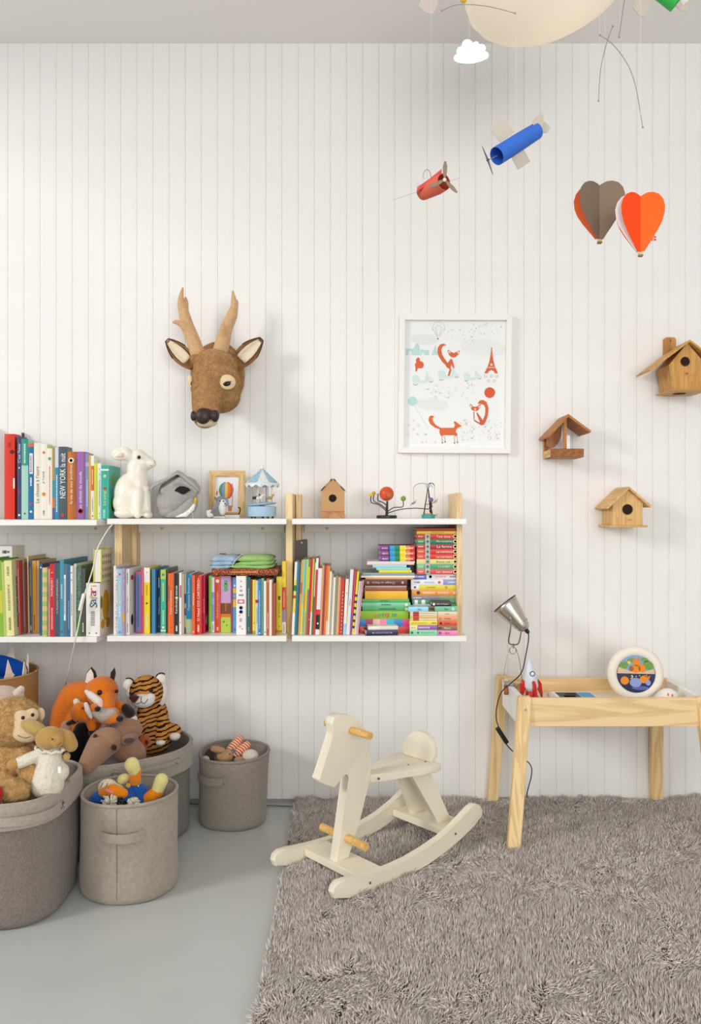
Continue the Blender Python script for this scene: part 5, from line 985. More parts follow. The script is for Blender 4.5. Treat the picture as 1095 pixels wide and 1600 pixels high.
def red_plane():
    t = thing('red_paper_plane', 'red paper aeroplane with a three-blade propeller', 'mobile plane', P(676, 290, MY)); s = S(MY)
    a, c = P(696, 283, MY-.05), P(660, 301, MY+.02); d = (c-a); L = d.length; M = d.to_track_quat('Z', 'Y').to_matrix(); r = 14/s; n = 22
    rg = [[a+M @ Vector((rr*math.cos(q), rr*math.sin(q), z)) for q in (2*PI*i/n for i in range(n))] for rr, z in ((r*.9, .006), (r, L*.35), (r*.85, L), (r*.85-.0012, L), (r-.0012, L*.35), (r*.9-.0012, .006))]
    rg.append(rg[0]); obj('fuselage', B().rings(rg, False, False), mat('dd6a50', .6, spec=.25), t, smooth=40)
    top = obj('cockpit_cover', B().prism([(0, 0), (.0, .012), (.05, .008), (.06, 0)], lambda x, z, dd: P(690, 272, MY-.04+dd)+Vector((-x*.9, x*.8, -x*.38+z)), -.010, .010), mat('cf4450', .6), t)
    w = B().prism([(P(628, 307.5, MY).x, 0), (P(719, 277.5, MY).x, .05)], lambda x, z, dd: Vector((x, 0, 0)), 0, 1) if 0 else None
    A, C = P(629, 308, MY), P(718, 278.5, MY)
    wb_ = B(); u = Vector((-.02, .05, .012)); wb_.rings([[A, A+u, A+u+Vector((0, 0, .0014)), A+Vector((0, 0, .0014))], [C, C+u, C+u+Vector((0, 0, .0014)), C+Vector((0, 0, .0014))]]); obj('wing', wb_, beige, t)
    pm = mat('8a7a66', .5)
    hub = P(694.5, 281, MY-.052); pb_ = obj('propeller', B().ell(hub, .0045), mat('e8e2da', .4), t, smooth=True)
    for (px, py, w0) in ((695.5, 252, 7), (714, 301, 6), (672, 292, 7)):
        tip = P(px, py, MY-.052); dv = (tip-hub); sd = Vector((-dv.z, 0, dv.x)).normalized()*(w0/s/2)
        pts = [hub, hub+dv*.3+sd*.8, hub+dv*.7+sd, tip+sd*.35, tip-sd*.35, hub+dv*.7-sd, hub+dv*.3-sd*.8]
        obj('blade', B().prism([(p.x, p.z) for p in pts], lambda x, z, dd: Vector((x, MY-.052+dd, z)), -.0008, .0008), pm, pb_)
    obj('tail_loop', B().tube([P(667+6*math.cos(q), 276-11*math.sin(q), MY+.01) for q in (PI*i/10 for i in range(-1, 12))], .0011, 6), mat('b3a49c', .6), t)
    slab('tail_fin', [(648, 288), (653, 281), (657, 292), (652, 296)], mat('d9cfc8', .6), t, MY+.02)
    thread(674, 274, MY, t)
red_plane()
def green_plane():
    t = thing('green_paper_plane', 'green paper aeroplane at the edge of the ceiling', 'mobile plane', P(1040, 0, MY)); s = S(MY)
    a, c = P(1058, 4, MY), P(1018, -28, MY); d = (c-a); L = d.length; M = d.to_track_quat('Z', 'Y').to_matrix(); r = 15/s; n = 20
    rg = [[a+M @ Vector((rr*math.cos(q), rr*math.sin(q), z)) for q in (2*PI*i/n for i in range(n))] for rr, z in ((r, 0), (r, L), (r-.0012, L), (r-.0012, 0))]
    rg.append(rg[0]); obj('fuselage', B().rings(rg, False, False), mat('35b54a', .6), t, smooth=40)
    slab('wing', [(986, 12), (1006, -22), (1026, -10), (1007, 27), (996, 24)], beige, t, MY-.004, tilt=.2)
    slab('tail_fin', [(1055, 9), (1068, 8), (1076, 0), (1073, 17), (1064, 17)], beige, t, MY-.006); slab('tail_fin', [(1062, 0), (1072, -6), (1076, 2), (1066, 10)], mat('e6e3dd', .6), t, MY+.004)
    thread(1030, -15, MY, t)
green_plane()
def beige_plane():
    t = thing('beige_paper_plane', 'beige paper aeroplane wing hanging beside the white cloud', 'mobile plane', P(680, 0, MY)); s = S(MY)
    slab('wing', [(653, 11), (665, -15), (688, -15), (683, 8), (676, 22), (664, 21)], mat('cfc2ba', .6), t, MY+.12, tilt=.2)
    a, c = P(690, -18, MY+.12), P(650, -40, MY+.12); d = c-a; M = d.to_track_quat('Z', 'Y').to_matrix(); r = 13/s; L = d.length; n = 20
    rg = [[a+M @ Vector((rr*math.cos(q), rr*math.sin(q), z)) for q in (2*PI*i/n for i in range(n))] for rr, z in ((r, 0), (r, L), (r-.0012, L), (r-.0012, 0))]; rg.append(rg[0])
    obj('fuselage', B().rings(rg, False, False), mat('d8cfc4', .6), t, smooth=40); thread(672, -38, MY+.12, t)
beige_plane()
def cloud():
    t = thing('paper_cloud', 'small white paper cloud hanging near the ceiling', 'mobile cloud', P(736, 100, MY))
    pts = []
    for cx, cy, r, a0, a1 in ((715, 91, 6.5, 250, 100), (720, 80, 7, 190, 90), (730, 70, 8.5, 190, 40), (743.5, 70, 5, 150, 40), (752, 76, 7, 120, -40), (757, 87, 6.5, 60, -70)):
        for i in range(6):
            a = math.radians(a0+(a1-a0)*i/5); pts.append((cx+r*math.cos(a), cy-r*math.sin(a)))
    pts += [(750, 97), (738, 100), (725, 100), (716, 98.5)]
    slab('cloud_card', pts, mat('fbfbfd', .7), t, MY, .003); thread(733, 62, MY, t)
cloud()
def balloon(label, cx, top, bot, hw, angs, cols, basket, y=MY, flag=False):
    t = thing('paper_balloon', label, 'mobile balloon', P(cx, basket, y)); s = S(y); H = (bot-top)/s; X, Z0 = PX(cx, y), PZ(bot, y)
    prof = [(.0, .945), (.12, .975), (.3, 1.0), (.52, .995), (.75, .95), (.92, .86), (1.0, .74), (.97, .6), (.86, .46), (.66, .31), (.44, .17), (.26, .06), (.17, 0), (0, 0)]
    for a, c, k in zip(angs, cols, (1, 1, 1.06, 1.08, .94, .94)):
        ca, sa = math.cos(math.radians(a)), math.sin(math.radians(a))
        obj('panel', B().prism([(u*hw/s*k, v*H*min(1, .5+.5*k)) for u, v in prof], lambda u, z, d: Vector((X+u*ca-d*sa, y+u*sa+d*ca, Z0+z)), -.0006, .0006), mat(c, .55, spec=.2), t)
    bz0, bz1 = PZ(basket, y), PZ(bot, y)
    obj('basket', B().box(X-3/s, X+3/s, y-3/s, y+3/s, bz0, bz1-.002, .0008), mat('d9b784', .7), t); obj('basket_rim', B().box(X-3.2/s, X+3.2/s, y-3.2/s, y+3.2/s, bz0-.0005, bz0+.003), mat('8a7a4a', .7), t)
    if flag:
        fl = obj('flag', B().box(PX(1017, y), PX(1025, y), y-.0005, y+.0005, PZ(376, y), PZ(369, y)), mat('e0502a', .6), t)
        for q in ((1017, 1025, 371.9, 373.1), (1019.6, 1021, 369, 376)): obj('flag_cross', B().box(PX(q[0], y), PX(q[1], y), y-.0008, y+.0008, PZ(q[3], y), PZ(q[2], y)), mat('f4f0ec', .6), fl)
        obj('flag_pole', B().tube([P(1016, 368, y), P(1012, 383, y), P(1001, 392, y)], .0006, 5), mat('c9b89a', .6), t)
    thread(cx, top+6, y, t)
balloon('orange paper balloon with taupe front panels', 936.5, 285, 373, 38, (-158, -24, 150, 32, 90), ('7d6a5a', '85725f', 'e8642a', 'ea5a24', 'dd6030'), 380, MY+.05)
balloon('bright orange paper balloon with a white panel and small flag', 1000.5, 302, 393, 36, (-160, -22, 172, 140, 60), ('f04a12', 'f9651e', 'f3eeee', 'f06a2a', 'f06a2a'), 400.5, MY-.06, True)
def wire(label, pts, y=MY, r=.0008, hook=True):
    t = thing('mobile_wire', label, 'wire', P(pts[-1][0], pts[-1][1], y)); m = mat('9a8c80', .4, metal=.6)
    obj('rod', B().tube([P(a, b, y) for a, b in pts], r, 6, smooth=5), m, t, smooth=True)
    for a, b in (pts[0], pts[-1]): obj('end_loop', B().tube([P(a+1.3*math.cos(q), b+1.3*math.sin(q), y) for q in (2*PI*i/8 for i in range(9))], r*.8, 5), m, t)
    return t
w1 = wire('bowed mobile wire with a yellow bead above the cloud', [(690, 17), (708, 9), (725, 7), (755, 9), (780, 14), (805, 21)], MY+.06)
obj('bead', B().ell(P(724, -1, MY), 5.5/S(MY)), mat('e2b62e', .4), w1, smooth=True)
obj('thread', B().tube([P(724, 7, MY), Vector((PX(724, MY), MY, CEIL-.001))], .0004, 4), mat('e0dcd8', .6), w1)
w2 = wire('long bowed mobile wire arching down toward the balloons', [(937, 55), (952, 65), (968, 82), (984, 108), (994, 140), (1000, 175), (1004, 199)])
obj('thread', B().tube([P(968, 82, MY), Vector((PX(968, MY), MY, CEIL-.001))], .0003, 4), mat('e0dcd8', .6), w2)
w3 = wire('slim bowed mobile wire crossing the long one', [(957, 41), (947, 70), (938, 110), (935, 158)], MY+.02)
obj('thread', B().tube([P(945, 75, MY+.02), Vector((PX(945, MY+.02), MY+.02, CEIL-.001))], .0003, 4), mat('e0dcd8', .6), w3)
w4 = wire('straight slanting mobile wire before the pendant lamp', [(980, -20), (974, 10), (967, 58)], MY-.02)
obj('thread', B().tube([P(980, -20, MY-.02), Vector((PX(980, MY-.02), MY-.02, CEIL-.001))], .0003, 4), mat('e0dcd8', .6), w4)

# ------------------------------------------------------------------ table
TT = .503                     # table top height
def table():
    yb, yf = -.085, -.424; t = thing('childrens_table', 'low pine children\'s table with white tray sides', 'table', (.89, -.26, 0))
    xl, xr = .571, 1.213; wp = wood('f3d5a0', 'x', dark=.83, scale=9); wz = wood('f3d49c', 'z', dark=.82, scale=12); wt = mat('f3f1ed', .4)
    obj('front_apron', B().box(xl+.03, xr-.03, yf, yf+.02, TT-.098, TT-.002, .002), wp, t); obj('back_apron', B().box(xl+.012, xr-.012, yb-.02, yb, TT-.098, TT, .002), wp, t)
    obj('side_apron', B().box(xl+.005, xl+.023, yf+.005, yb-.005, TT-.105, TT-.004, .0015), wt, t); obj('side_apron', B().box(xr-.023, xr-.005, yf+.005, yb-.005, TT-.105, TT-.004, .0015), wt, t)
    obj('tray_bottom', B().box(xl+.02, xr-.02, yf+.018, yb-.018, TT-.062, TT-.052), mat('e9dcc6', .5), t)
    for top, bot, wd_, nm in (((.570, -.428), (PX(793.5, -.50)-.0, -.500), .042, 0), ((.612+.56, -.428), (1.208, -.500), .046, 1), ((.566, -.06), (PX(762, -.035), -.035), .040, 2), ((1.155, -.06), (PX(1018, -.03), -.03), .046, 3)):
        (ax, ay), (bx, by) = top, bot; dpt = .032 if nm < 2 else .03; bev = .002
        rg = [[Vector((x, y, z)) for x, y in ((cx, cy), (cx+wd_, cy), (cx+wd_, cy+dpt), (cx, cy+dpt))] for cx, cy, z in ((bx, by, .012), (ax, ay, TT+.002))]
        lg = B().rings(rg); bmesh.ops.bevel(lg.bm, geom=lg.bm.edges[:], offset=bev, segments=2, affect='EDGES')
        l = obj('leg', lg, wz, t)
        if nm < 2:
            c = Vector((ax+wd_*.5, ay-.003-.004, TT-.04)); obj('bolt', B().lathe([(.0055, 0), (.0058, .002), (.004, .0045)], c+Vector((0, .0045, 0)), Matrix.Rotation(PI/2, 3, 'X'), 14), mat('b4b0a8', .3, metal=.9), l, smooth=30)
table()
def on_table():
    zt = TT-.0515
    t = thing('toy_rocket', 'white toy rocket with red fins standing in the table tray', 'toy', P(832, 1095, -.25)); y = -.25; s = S(y); X = PX(831, y); red = mat('cc2a22', .25)
    lean = lambda v: Vector((v.x-(v.z-zt)*.07, v.y, v.z)); zb = zt+.036
    b = B().lathe([(12.5/s*.62, zb), (13.5/s*.85, PZ(1072, y)), (12.8/s*.85, PZ(1060, y)), (10/s*.8, PZ(1047, y)), (6/s*.8, PZ(1037, y)), (1.6/s, PZ(1030.5, y)), (.0004, PZ(1029.5, y))], (X, y, 0), n=28); b.xf(lean); obj('body', b, mat('d5dde6', .3), t, smooth=True)
    b = B().lathe([(14/s, zt+.001), (14/s, zt+.006), (9/s, zt+.022), (8/s, zb+.001)], (X, y, 0), n=28); b.xf(lean); obj('base', b, red, t, smooth=40)
    for k in range(4):
        a = k*PI/2+PI*.06; ca, sa = math.cos(a), math.sin(a)
        f = B().prism([(.020, zb+.004), (.020, zb+.036), (.030, zb+.042), (.040, zb+.028), (.042, zb-.012), (.038, zt+.002), (.033, zb-.01), (.028, zb+.006)], lambda u, z, d: Vector((X+u*ca-d*sa, y+u*sa+d*ca, z)), -.005, .005, .002); f.xf(lean); obj('fin', f, red, t)
    c = lean(Vector((X, 0, PZ(1051, y)))); c = Vector((c.x+.004, y-9.6/s, c.z)); obj('porthole', B().lathe([(4.2/s, 0), (4.2/s, .003)], c+Vector((0, .0025, 0)), Matrix.Rotation(PI/2, 3, 'X'), 20), mat('5a626a', .3), t)
    obj('porthole_glass', B().ell(c+Vector((0, -.001, .0)), (2.8/s, .002, 2.8/s)), mat('e6ebee', .2), t, smooth=True)
    # round clock
    y = -.26; s = S(y); r = 43/s; c = P(993.5, 1054, y); t = thing('round_clock', 'round cream children\'s clock with orange squirrel pictures in the tray', 'clock', (c.x, c.y+.02, zt))
    R = Matrix.Rotation(math.radians(-7), 3, 'Z'); rx = Matrix.Rotation(PI/2, 3, 'X'); RM = R @ rx; org = Vector((c.x, c.y, zt+r+.0006))
    obj('body', B().lathe([(r*.68, -.001), (r*.72, .004), (r*.86, .006), (r*.97, -.001), (r, -.013), (r*.98, -.026), (r*.9, -.034), (r*.5, -.036)], org, RM, 48), mat('efe8da', .45), t, smooth=True)
    face = obj('dial', B().lathe([(r*.675, -.004), (r*.675, .0014), ], org, RM, 40), mat('222c58', .35), t)
    def shp(nm, polys, col, k=0):
        bb = B()
        for p in polys: bb.prism([(u*r, v*r) for u, v in p], lambda u, v, d: org+RM @ Vector((u, v, d)), .0008, .0018+.0003*k)
        obj(nm, bb, mat(col, .4), face)
    half = [(.66*math.cos(PI*i/20), .66*math.sin(PI*i/20)+.02) for i in range(21)]
    el = lambda x, z, a, b, rot=0, n=16: [(x+a*math.cos(q)*math.cos(rot)-b*math.sin(q)*math.sin(rot), z+a*math.cos(q)*math.sin(rot)+b*math.sin(q)*math.cos(rot)) for q in (2*PI*i/n for i in range(n))]
    shp('day_sky', [half], '7fa8d4', 1); shp('leaves', [el(-.44, .3, .18, .13, .6), el(.42, .33, .2, .16, -.5), el(-.2, .5, .12, .08, .3), el(.3, .52, .14, .08, -.3)], '6f9a4a', 2)
    shp('branch', [[(-.66, .02), (.66, .02), (.62, .2), (.3, .1), (-.2, .1), (-.62, .26), (-.65, .15)]], 'd8bd94', 3)
    sq = 'e88a1e'
    shp('day_squirrel', [el(.0, .42, .13, .14), [(-.12, .48), (-.1, .64), (-.03, .54)], [(.03, .54), (.1, .64), (.12, .48)], el(-.01, .2, .17, .15), el(.2, .22, .13, .16, .3)], sq, 5); shp('acorn', [el(-.17, .2, .08, .1)], 'a4621c', 6); shp('sun', [el(-.25, .42, .06, .06)], 'f0cf4a', 3)
    shp('night_squirrel', [el(-.4, -.24, .15, .15), el(.28, -.18, .17, .14, .3), [(.38, -.1), (.5, -.04), (.46, -.16)], [(.28, -.06), (.38, .0), (.38, -.12)]], sq, 5); shp('blanket', [el(-.02, -.3, .21, .17), el(.42, -.3, .09, .1)], '8d9fd4', 6)
    shp('moon', [[(-.2, -.08), (-.14, -.02), (-.1, -.1), (-.16, -.17), (-.22, -.17), (-.15, -.12), (-.15, -.07)], el(.0, -.08, .02, .02), el(.12, -.05, .02, .02)], 'e8d04a', 4); shp('ground', [el(.15, -.5, .3, .07)], '5a6aae', 3)
    obj('stand', B().box(org.x-.03, org.x+.03, org.y-.01, org.y+.05, zt, zt+.006, .002), mat('e6dfd0', .5), t)
    t2 = thing('spotted_dome_toy', 'white rounded toy with orange and yellow spots beside the clock', 'toy', P(1043, 1095, -.3)); y = -.31; s = S(y); X = PX(1043, y)
    b = B().lathe([(21/s, zt+.001), (21.5/s, zt+.01), (19/s, zt+.03), (13/s, zt+.048), (6/s, zt+.057), (.001, zt+.059)], (X, y, 0), n=28); o = obj('shell', b, mat('f1eee6', .35), t2, smooth=True)
    for a, z, cc in ((-1.9, .042, 'e8843a'), (-1.5, .04, 'e2762a'), (-1.2, .03, 'f0d24a'), (-2.3, .03, 'f0d24a'), (-.8, .036, 'b9cf5a')):
        rr = 17.2/s-(z-.036)*1.1; obj('spot', B().ell((X+rr*math.cos(a), y+rr*math.sin(a), zt+z), (.0035, .0035, .007)), mat(cc, .4), o, smooth=True)
    zz = zt
    def flat(nm, lab, x0, x1, y0, y1, h, z, c, parts=(), cat='book'):
        q = thing(nm, lab, cat, ((x0+x1)/2, (y0+y1)/2, z)); cv = obj('cover', B().box(x0, x1, y0, y1, z+.0002, z+h, .0008), mat(c, .4), q)
        for n2, a0, a1, b0, b1, cc in parts: obj(n2, B().box(x0+(x1-x0)*a0, x0+(x1-x0)*a1, y0+(y1-y0)*b0, y0+(y1-y0)*b1, z+h-.0004, z+h+.0006), mat(cc, .5), q)
        obj('page_edge', B().box(x0+.001, x1-.001, y0-.0006, y0+.004, z+.002, z+h-.002), mat('f0ece2', .7), q)
    xa, xb = PX(868, -.33), PX(930, -.33)
    flat('flat_book', 'thick white picture book lying in the table tray', xa-.005, xb+.015, -.395, -.23, .028, zz, 'ece4d6')
    flat('activity_book', 'black, white and blue printed booklet lying in the table tray', xa, xb, -.39, -.26, .008, zz+.0284, 'efece6', [('picture_panel', .08, .62, .1, .9, '2f2d2c'), ('blue_panel', .64, .97, .1, .9, '4a9cc4'), ('white_stripe', .2, .5, .3, .5, 'e8e4de'), ('white_stripe', .28, .56, .62, .72, 'd9d4cc')])
    flat('drawing_pad', 'cream drawing pad lying near the clock in the tray', PX(934, -.3), PX(972, -.3), -.39, -.32, .030, zz, 'efe6d4')
on_table()
def clamp_lamp():
    y = -.20; s = S(y); t = thing('clamp_lamp', 'silver metal clamp lamp gripping the white table side', 'lamp', P(792, 1075, y)); al = mat('c9c2b4', .28, .05, 60, .04, 10, metal=.9); wr = mat('a8a39b', .3, metal=.9)
    a, c = P(788.5, 943, y+.012), P(822, 984.5, y-.02); d = c-a; L = d.length; M = d.to_track_quat('Z', 'Y').to_matrix(); R = 21/s
    prof = [(R, 0), (R*.95, L*.12), (R*.82, L*.35), (R*.66, L*.62), (R*.56, L*.78), (R*.5, L*.88), (R*.34, L*.97), (R*.2, L)]
    sh = obj('shade', B().lathe(prof+[(r-.0012, z) for r, z in prof[-2::-1]], a, M, 36, True, False), al, t, smooth=True)
    obj('shade_rim', B().tube([a+M @ Vector((R*math.cos(q), R*math.sin(q), 0)) for q in (2*PI*i/36 for i in range(37))], .0017, 6), mat('6a6258', .35, metal=.9), sh, smooth=True)
    for k in range(16):
        q = 2*PI*k/16; p = a+M @ Vector((R*.575*math.cos(q), R*.575*math.sin(q), L*.755)); obj('vent_hole', B().ell(p, .0016, None, 8, 5), mat('2a2622', .9), sh)
    obj('bulb', B().ell(a+d*.45, .018), mat('f4f2ec', .3), t, smooth=True)
    obj('cord_gland', B().tube([c-d*.02, c+d*.05, c+d*.12], [.0075, .008, .005], 10), mat('2a2624', .5), t, smooth=True)
    yk = obj('yoke', B().tube([P(799, 966, y-.045), P(797, 985, y-.045), P(794.5, 1003, y-.03), P(799, 1007, y-.01), P(803, 1007.5, y), P(810, 1005, y+.01), P(813.5, 990, y+.03), P(814.5, 978, y+.035)], .0026, 8, smooth=5), mat('8f8577', .35, metal=.9), t, smooth=True)
    obj('wing_nut', B().ell(P(797.5, 966, y-.052), (.004, .004, .007)), wr, yk, smooth=True)
    obj('swivel', B().tube([P(802, 1005.5, y), P(802, 1013, y)], .0032, 8), wr, t)
    obj('spring_ring', B().tube([P(801+5*math.cos(q), 1016+6*math.sin(q), y) for q in (2*PI*i/16 for i in range(17))], .0017, 6), wr, t, smooth=True)
    for e in ([(796, 1013), (791, 1030), (788, 1048), (786.5, 1064), (789, 1072)], [(806, 1013), (811, 1030), (814, 1050), (815, 1065), (811, 1073)]):
        obj('wire_leg', B().tube([P(q[0], q[1], y+(-.012 if q[0] < 800 else .02)*i/4) for i, q in enumerate(e)], .0013, 6, smooth=4), wr, t, smooth=True)
    ja = obj('jaw', B().box(*sorted((PX(788, y), PX(803, y))), y-.02, y+.02, TT-.002, TT+.008, .002), wr, t)
    xl = .571+.0035
    obj('jaw_pad', B().tube([Vector((xl-.004, y+.005, TT-.004)), Vector((xl-.005, y-.012, TT-.035))], [.009, .010], 10), mat('b0652f', .6), ja, smooth=True); obj('jaw_pad', B().ell((xl+.025, y, TT-.022), (.005, .012, .016)), mat('a05a2a', .6), ja, smooth=True)
    obj('jaw_wire', B().tube([P(806, 1075, y-.01), P(812, 1068, y-.015), P(813, 1078, y-.02), P(819, 1073, y-.015)], .0013, 6, smooth=3), wr, ja)
    blk = mat('231f1e', .45); yo = -.30
    co = obj('cord', B().tube([c+d*.10, P(825.5, 1000, y-.02), P(822, 1020, y-.02), P(815, 1050, y-.03), P(800, 1066, y-.045), P(788, 1076, y-.05), P(781, 1086, y-.07), P(776, 1105, y-.1), P(775, 1122, y-.1), P(779, 1136, y-.1), P(788, 1158, y-.09), P(800, 1173, y-.06), P(816, 1184, -.15), P(829, 1196, -.1), P(830, 1212, -.06), P(824, 1236, -.025), P(823, 1246, -.02)], .0021, 8, smooth=5), blk, t, smooth=True)
    p0, p1 = P(776.5, 1137, y-.1), P(792, 1161, y-.09); dd = p1-p0; M2 = dd.to_track_quat('Z', 'Y').to_matrix(); sw = B().box(-.006, .006, -.0075, .0075, 0, dd.length, .002); sw.xf(lambda v: p0+M2 @ v); obj('switch', sw, blk, co)
clamp_lamp()
# ------------------------------------------------------------------ rocking horse
def horse():
    th = math.radians(41); u = Vector((-math.cos(th), -math.sin(th), 0)); v = Vector((math.sin(th), -math.cos(th), 0)); C = Vector((.095, -.551, 0))
    t = thing('rocking_horse', 'cream wooden rocking horse with pine pegs on the shag rug', 'rocking horse', (C.x, C.y, 0)); cr = mat('efe6cf', .38, 0, 1, .02, 9, spec=.4); peg = wood('e8bb72', 'y', dark=.88)
    cam_ = Vector((0, CAMY, CAMZ))
    def tz(px, py, off):          # pixel -> (along, height) on the plane at distance off from the centre line
        d = Vector(((px-547.5)/FPX, 1, -(py-800)/FPX)); k = ((C+v*off-cam_).dot(v))/d.dot(v); p = cam_+d*k-C; return p.dot(u), p.z
    W3 = lambda a, b, d: C+u*a+v*d+Vector((0, 0, b))
    zp = lambda L, off: [tz(420+a/3.129, 1090+b/3.129, off) for a, b in L]
    run = zp([(325, 975), (315, 948), (322, 918), (345, 892), (385, 880), (440, 868), (520, 845), (600, 818), (680, 780), (760, 733), (840, 678), (910, 615), (965, 560), (985, 530), (1008, 512), (1030, 515), (1046, 540), (1043, 572), (1000, 622), (930, 690), (860, 748), (780, 805), (700, 852), (620, 892), (540, 924), (460, 950), (390, 968)], .155)
    mz = min(q[1] for q in run); run = [(a, b-mz+.012) for a, b in run]
    obj('runner', B().prism(run, W3, .13, .155, .003), cr, t, smooth=35); obj('runner', B().prism(run, W3, -.155, -.13, .003), cr, t, smooth=35)
    hd = zp([(318, 97), (350, 82), (400, 87), (450, 116), (480, 165), (495, 225), (498, 300), (497, 355), (488, 425), (440, 620), (392, 782), (332, 806), (356, 640), (393, 390), (388, 374), (376, 368), (350, 402), (328, 436), (315, 441), (250, 415), (244, 402), (318, 190), (316, 170), (308, 130)], .0175)
    dz = 0
    obj('head_board', B().prism(hd, W3, -.0175, .0175, .003), cr, t, smooth=35)
    def zrun(a):  # top of runner at a
        up = [q[1] for q in run if abs(q[0]-a) < .03]; return max(up) if up else .06
    la = sum(q[0] for q in hd[9:12])/3; lz = min(q[1] for q in hd)
    obj('front_plank', B().box(la-.055+.02, la+.055+.005, -.13, .13, lz-.022, lz+.001, .002).xf(lambda p: W3(p.x, p.z, p.y)), cr, t)
    bl = zp([(865, 590), (815, 600), (745, 370), (740, 330), (820, 300)], .05); bz = min(q[1] for q in bl); ba = (bl[0][0]+bl[1][0])/2
    obj('back_plank', B().box(ba-.055, ba+.055, -.13, .13, bz-.022, bz+.001, .002).xf(lambda p: W3(p.x, p.z, p.y)), cr, t)
    st = zp([(450, 385), (500, 400), (700, 345), (845, 295)], .06); sz = sum(q[1] for q in st[:2])/2; za_ = st[0][0]; zb_ = st[3][0]
    seat_z = .302
    seat = [(.062, -.03), (.068, 0), (.062, .03), (.02, .045), (-.05, .062), (-.12, .085), (-.17, .095), (-.195, .088), (-.2, 0), (-.195, -.088), (-.17, -.095), (-.12, -.085), (-.05, -.062), (.02, -.045)]
    se = obj('seat', B().prism(seat, lambda a, b, d: W3(a, seat_z+d-.06*0, b), -.024, 0, .003), cr, t, smooth=35)
    # legs under the seat
    for sg in (-1, 1):
        lt = [(-.095, seat_z-.023), (-.18, seat_z-.023), (ba-.03, bz), (ba+.03, bz)]
        obj('rear_leg', B().prism(lt, lambda a, b, d: W3(a, b, sg*(.030+(seat_z-b)*.14)+d), -.011, .011, .002), cr, t)
    # rounded backrest standing across the seat
    br = [(.062*math.cos(PI*i/16), .062*math.sin(PI*i/16)) for i in range(17)]; br = [(-.062, -.0)]+br[::-1][0:0]+br[0:0]+[(.074*math.cos(PI-PI*i/18), .02+.066*math.sin(PI-PI*i/18)) for i in range(19)]+[(.062, 0)]
    obj('backrest', B().prism(br, lambda a, b, d: W3(-.178+d-b*.25, seat_z+b+.0002, a), -.009, .009, .003), cr, t, smooth=35)
    ha, hz = tz(420+403/3.129, 1090+160/3.129, .0175); fa, fz = tz(420+382/3.129, 1090+688/3.129, .0175)
    obj('handle_peg', B().tube([W3(ha, hz, -.105), W3(ha, hz, .105)], .0115, 14), peg, t, smooth=40); obj('foot_peg', B().tube([W3(fa, fz, -.105), W3(fa, fz, .105)], .0125, 14), peg, t, smooth=40)
    for a, b, dd in ((.185, 0, .156), (-.19, 0, .156)):
        ups = [q[1] for q in run if abs(q[0]-a) < .05]; z = (max(ups)+min(ups))/2; obj('screw', B().ell(W3(a, z, dd), (.004, .004, .004)), mat('8a6a3a', .4, metal=.6), t, smooth=True)
    for a, b in ((-.1, .03), (-.165, .045)): obj('seat_screw', B().ell(W3(a, seat_z, b), (.004, .004, .0015)), mat('7a6a4a', .4), se, smooth=True)
    obj('side_screw', B().ell(W3(.045, seat_z-.012, .043), .0038), mat('6a4a2a', .4), se, smooth=True)
horse()
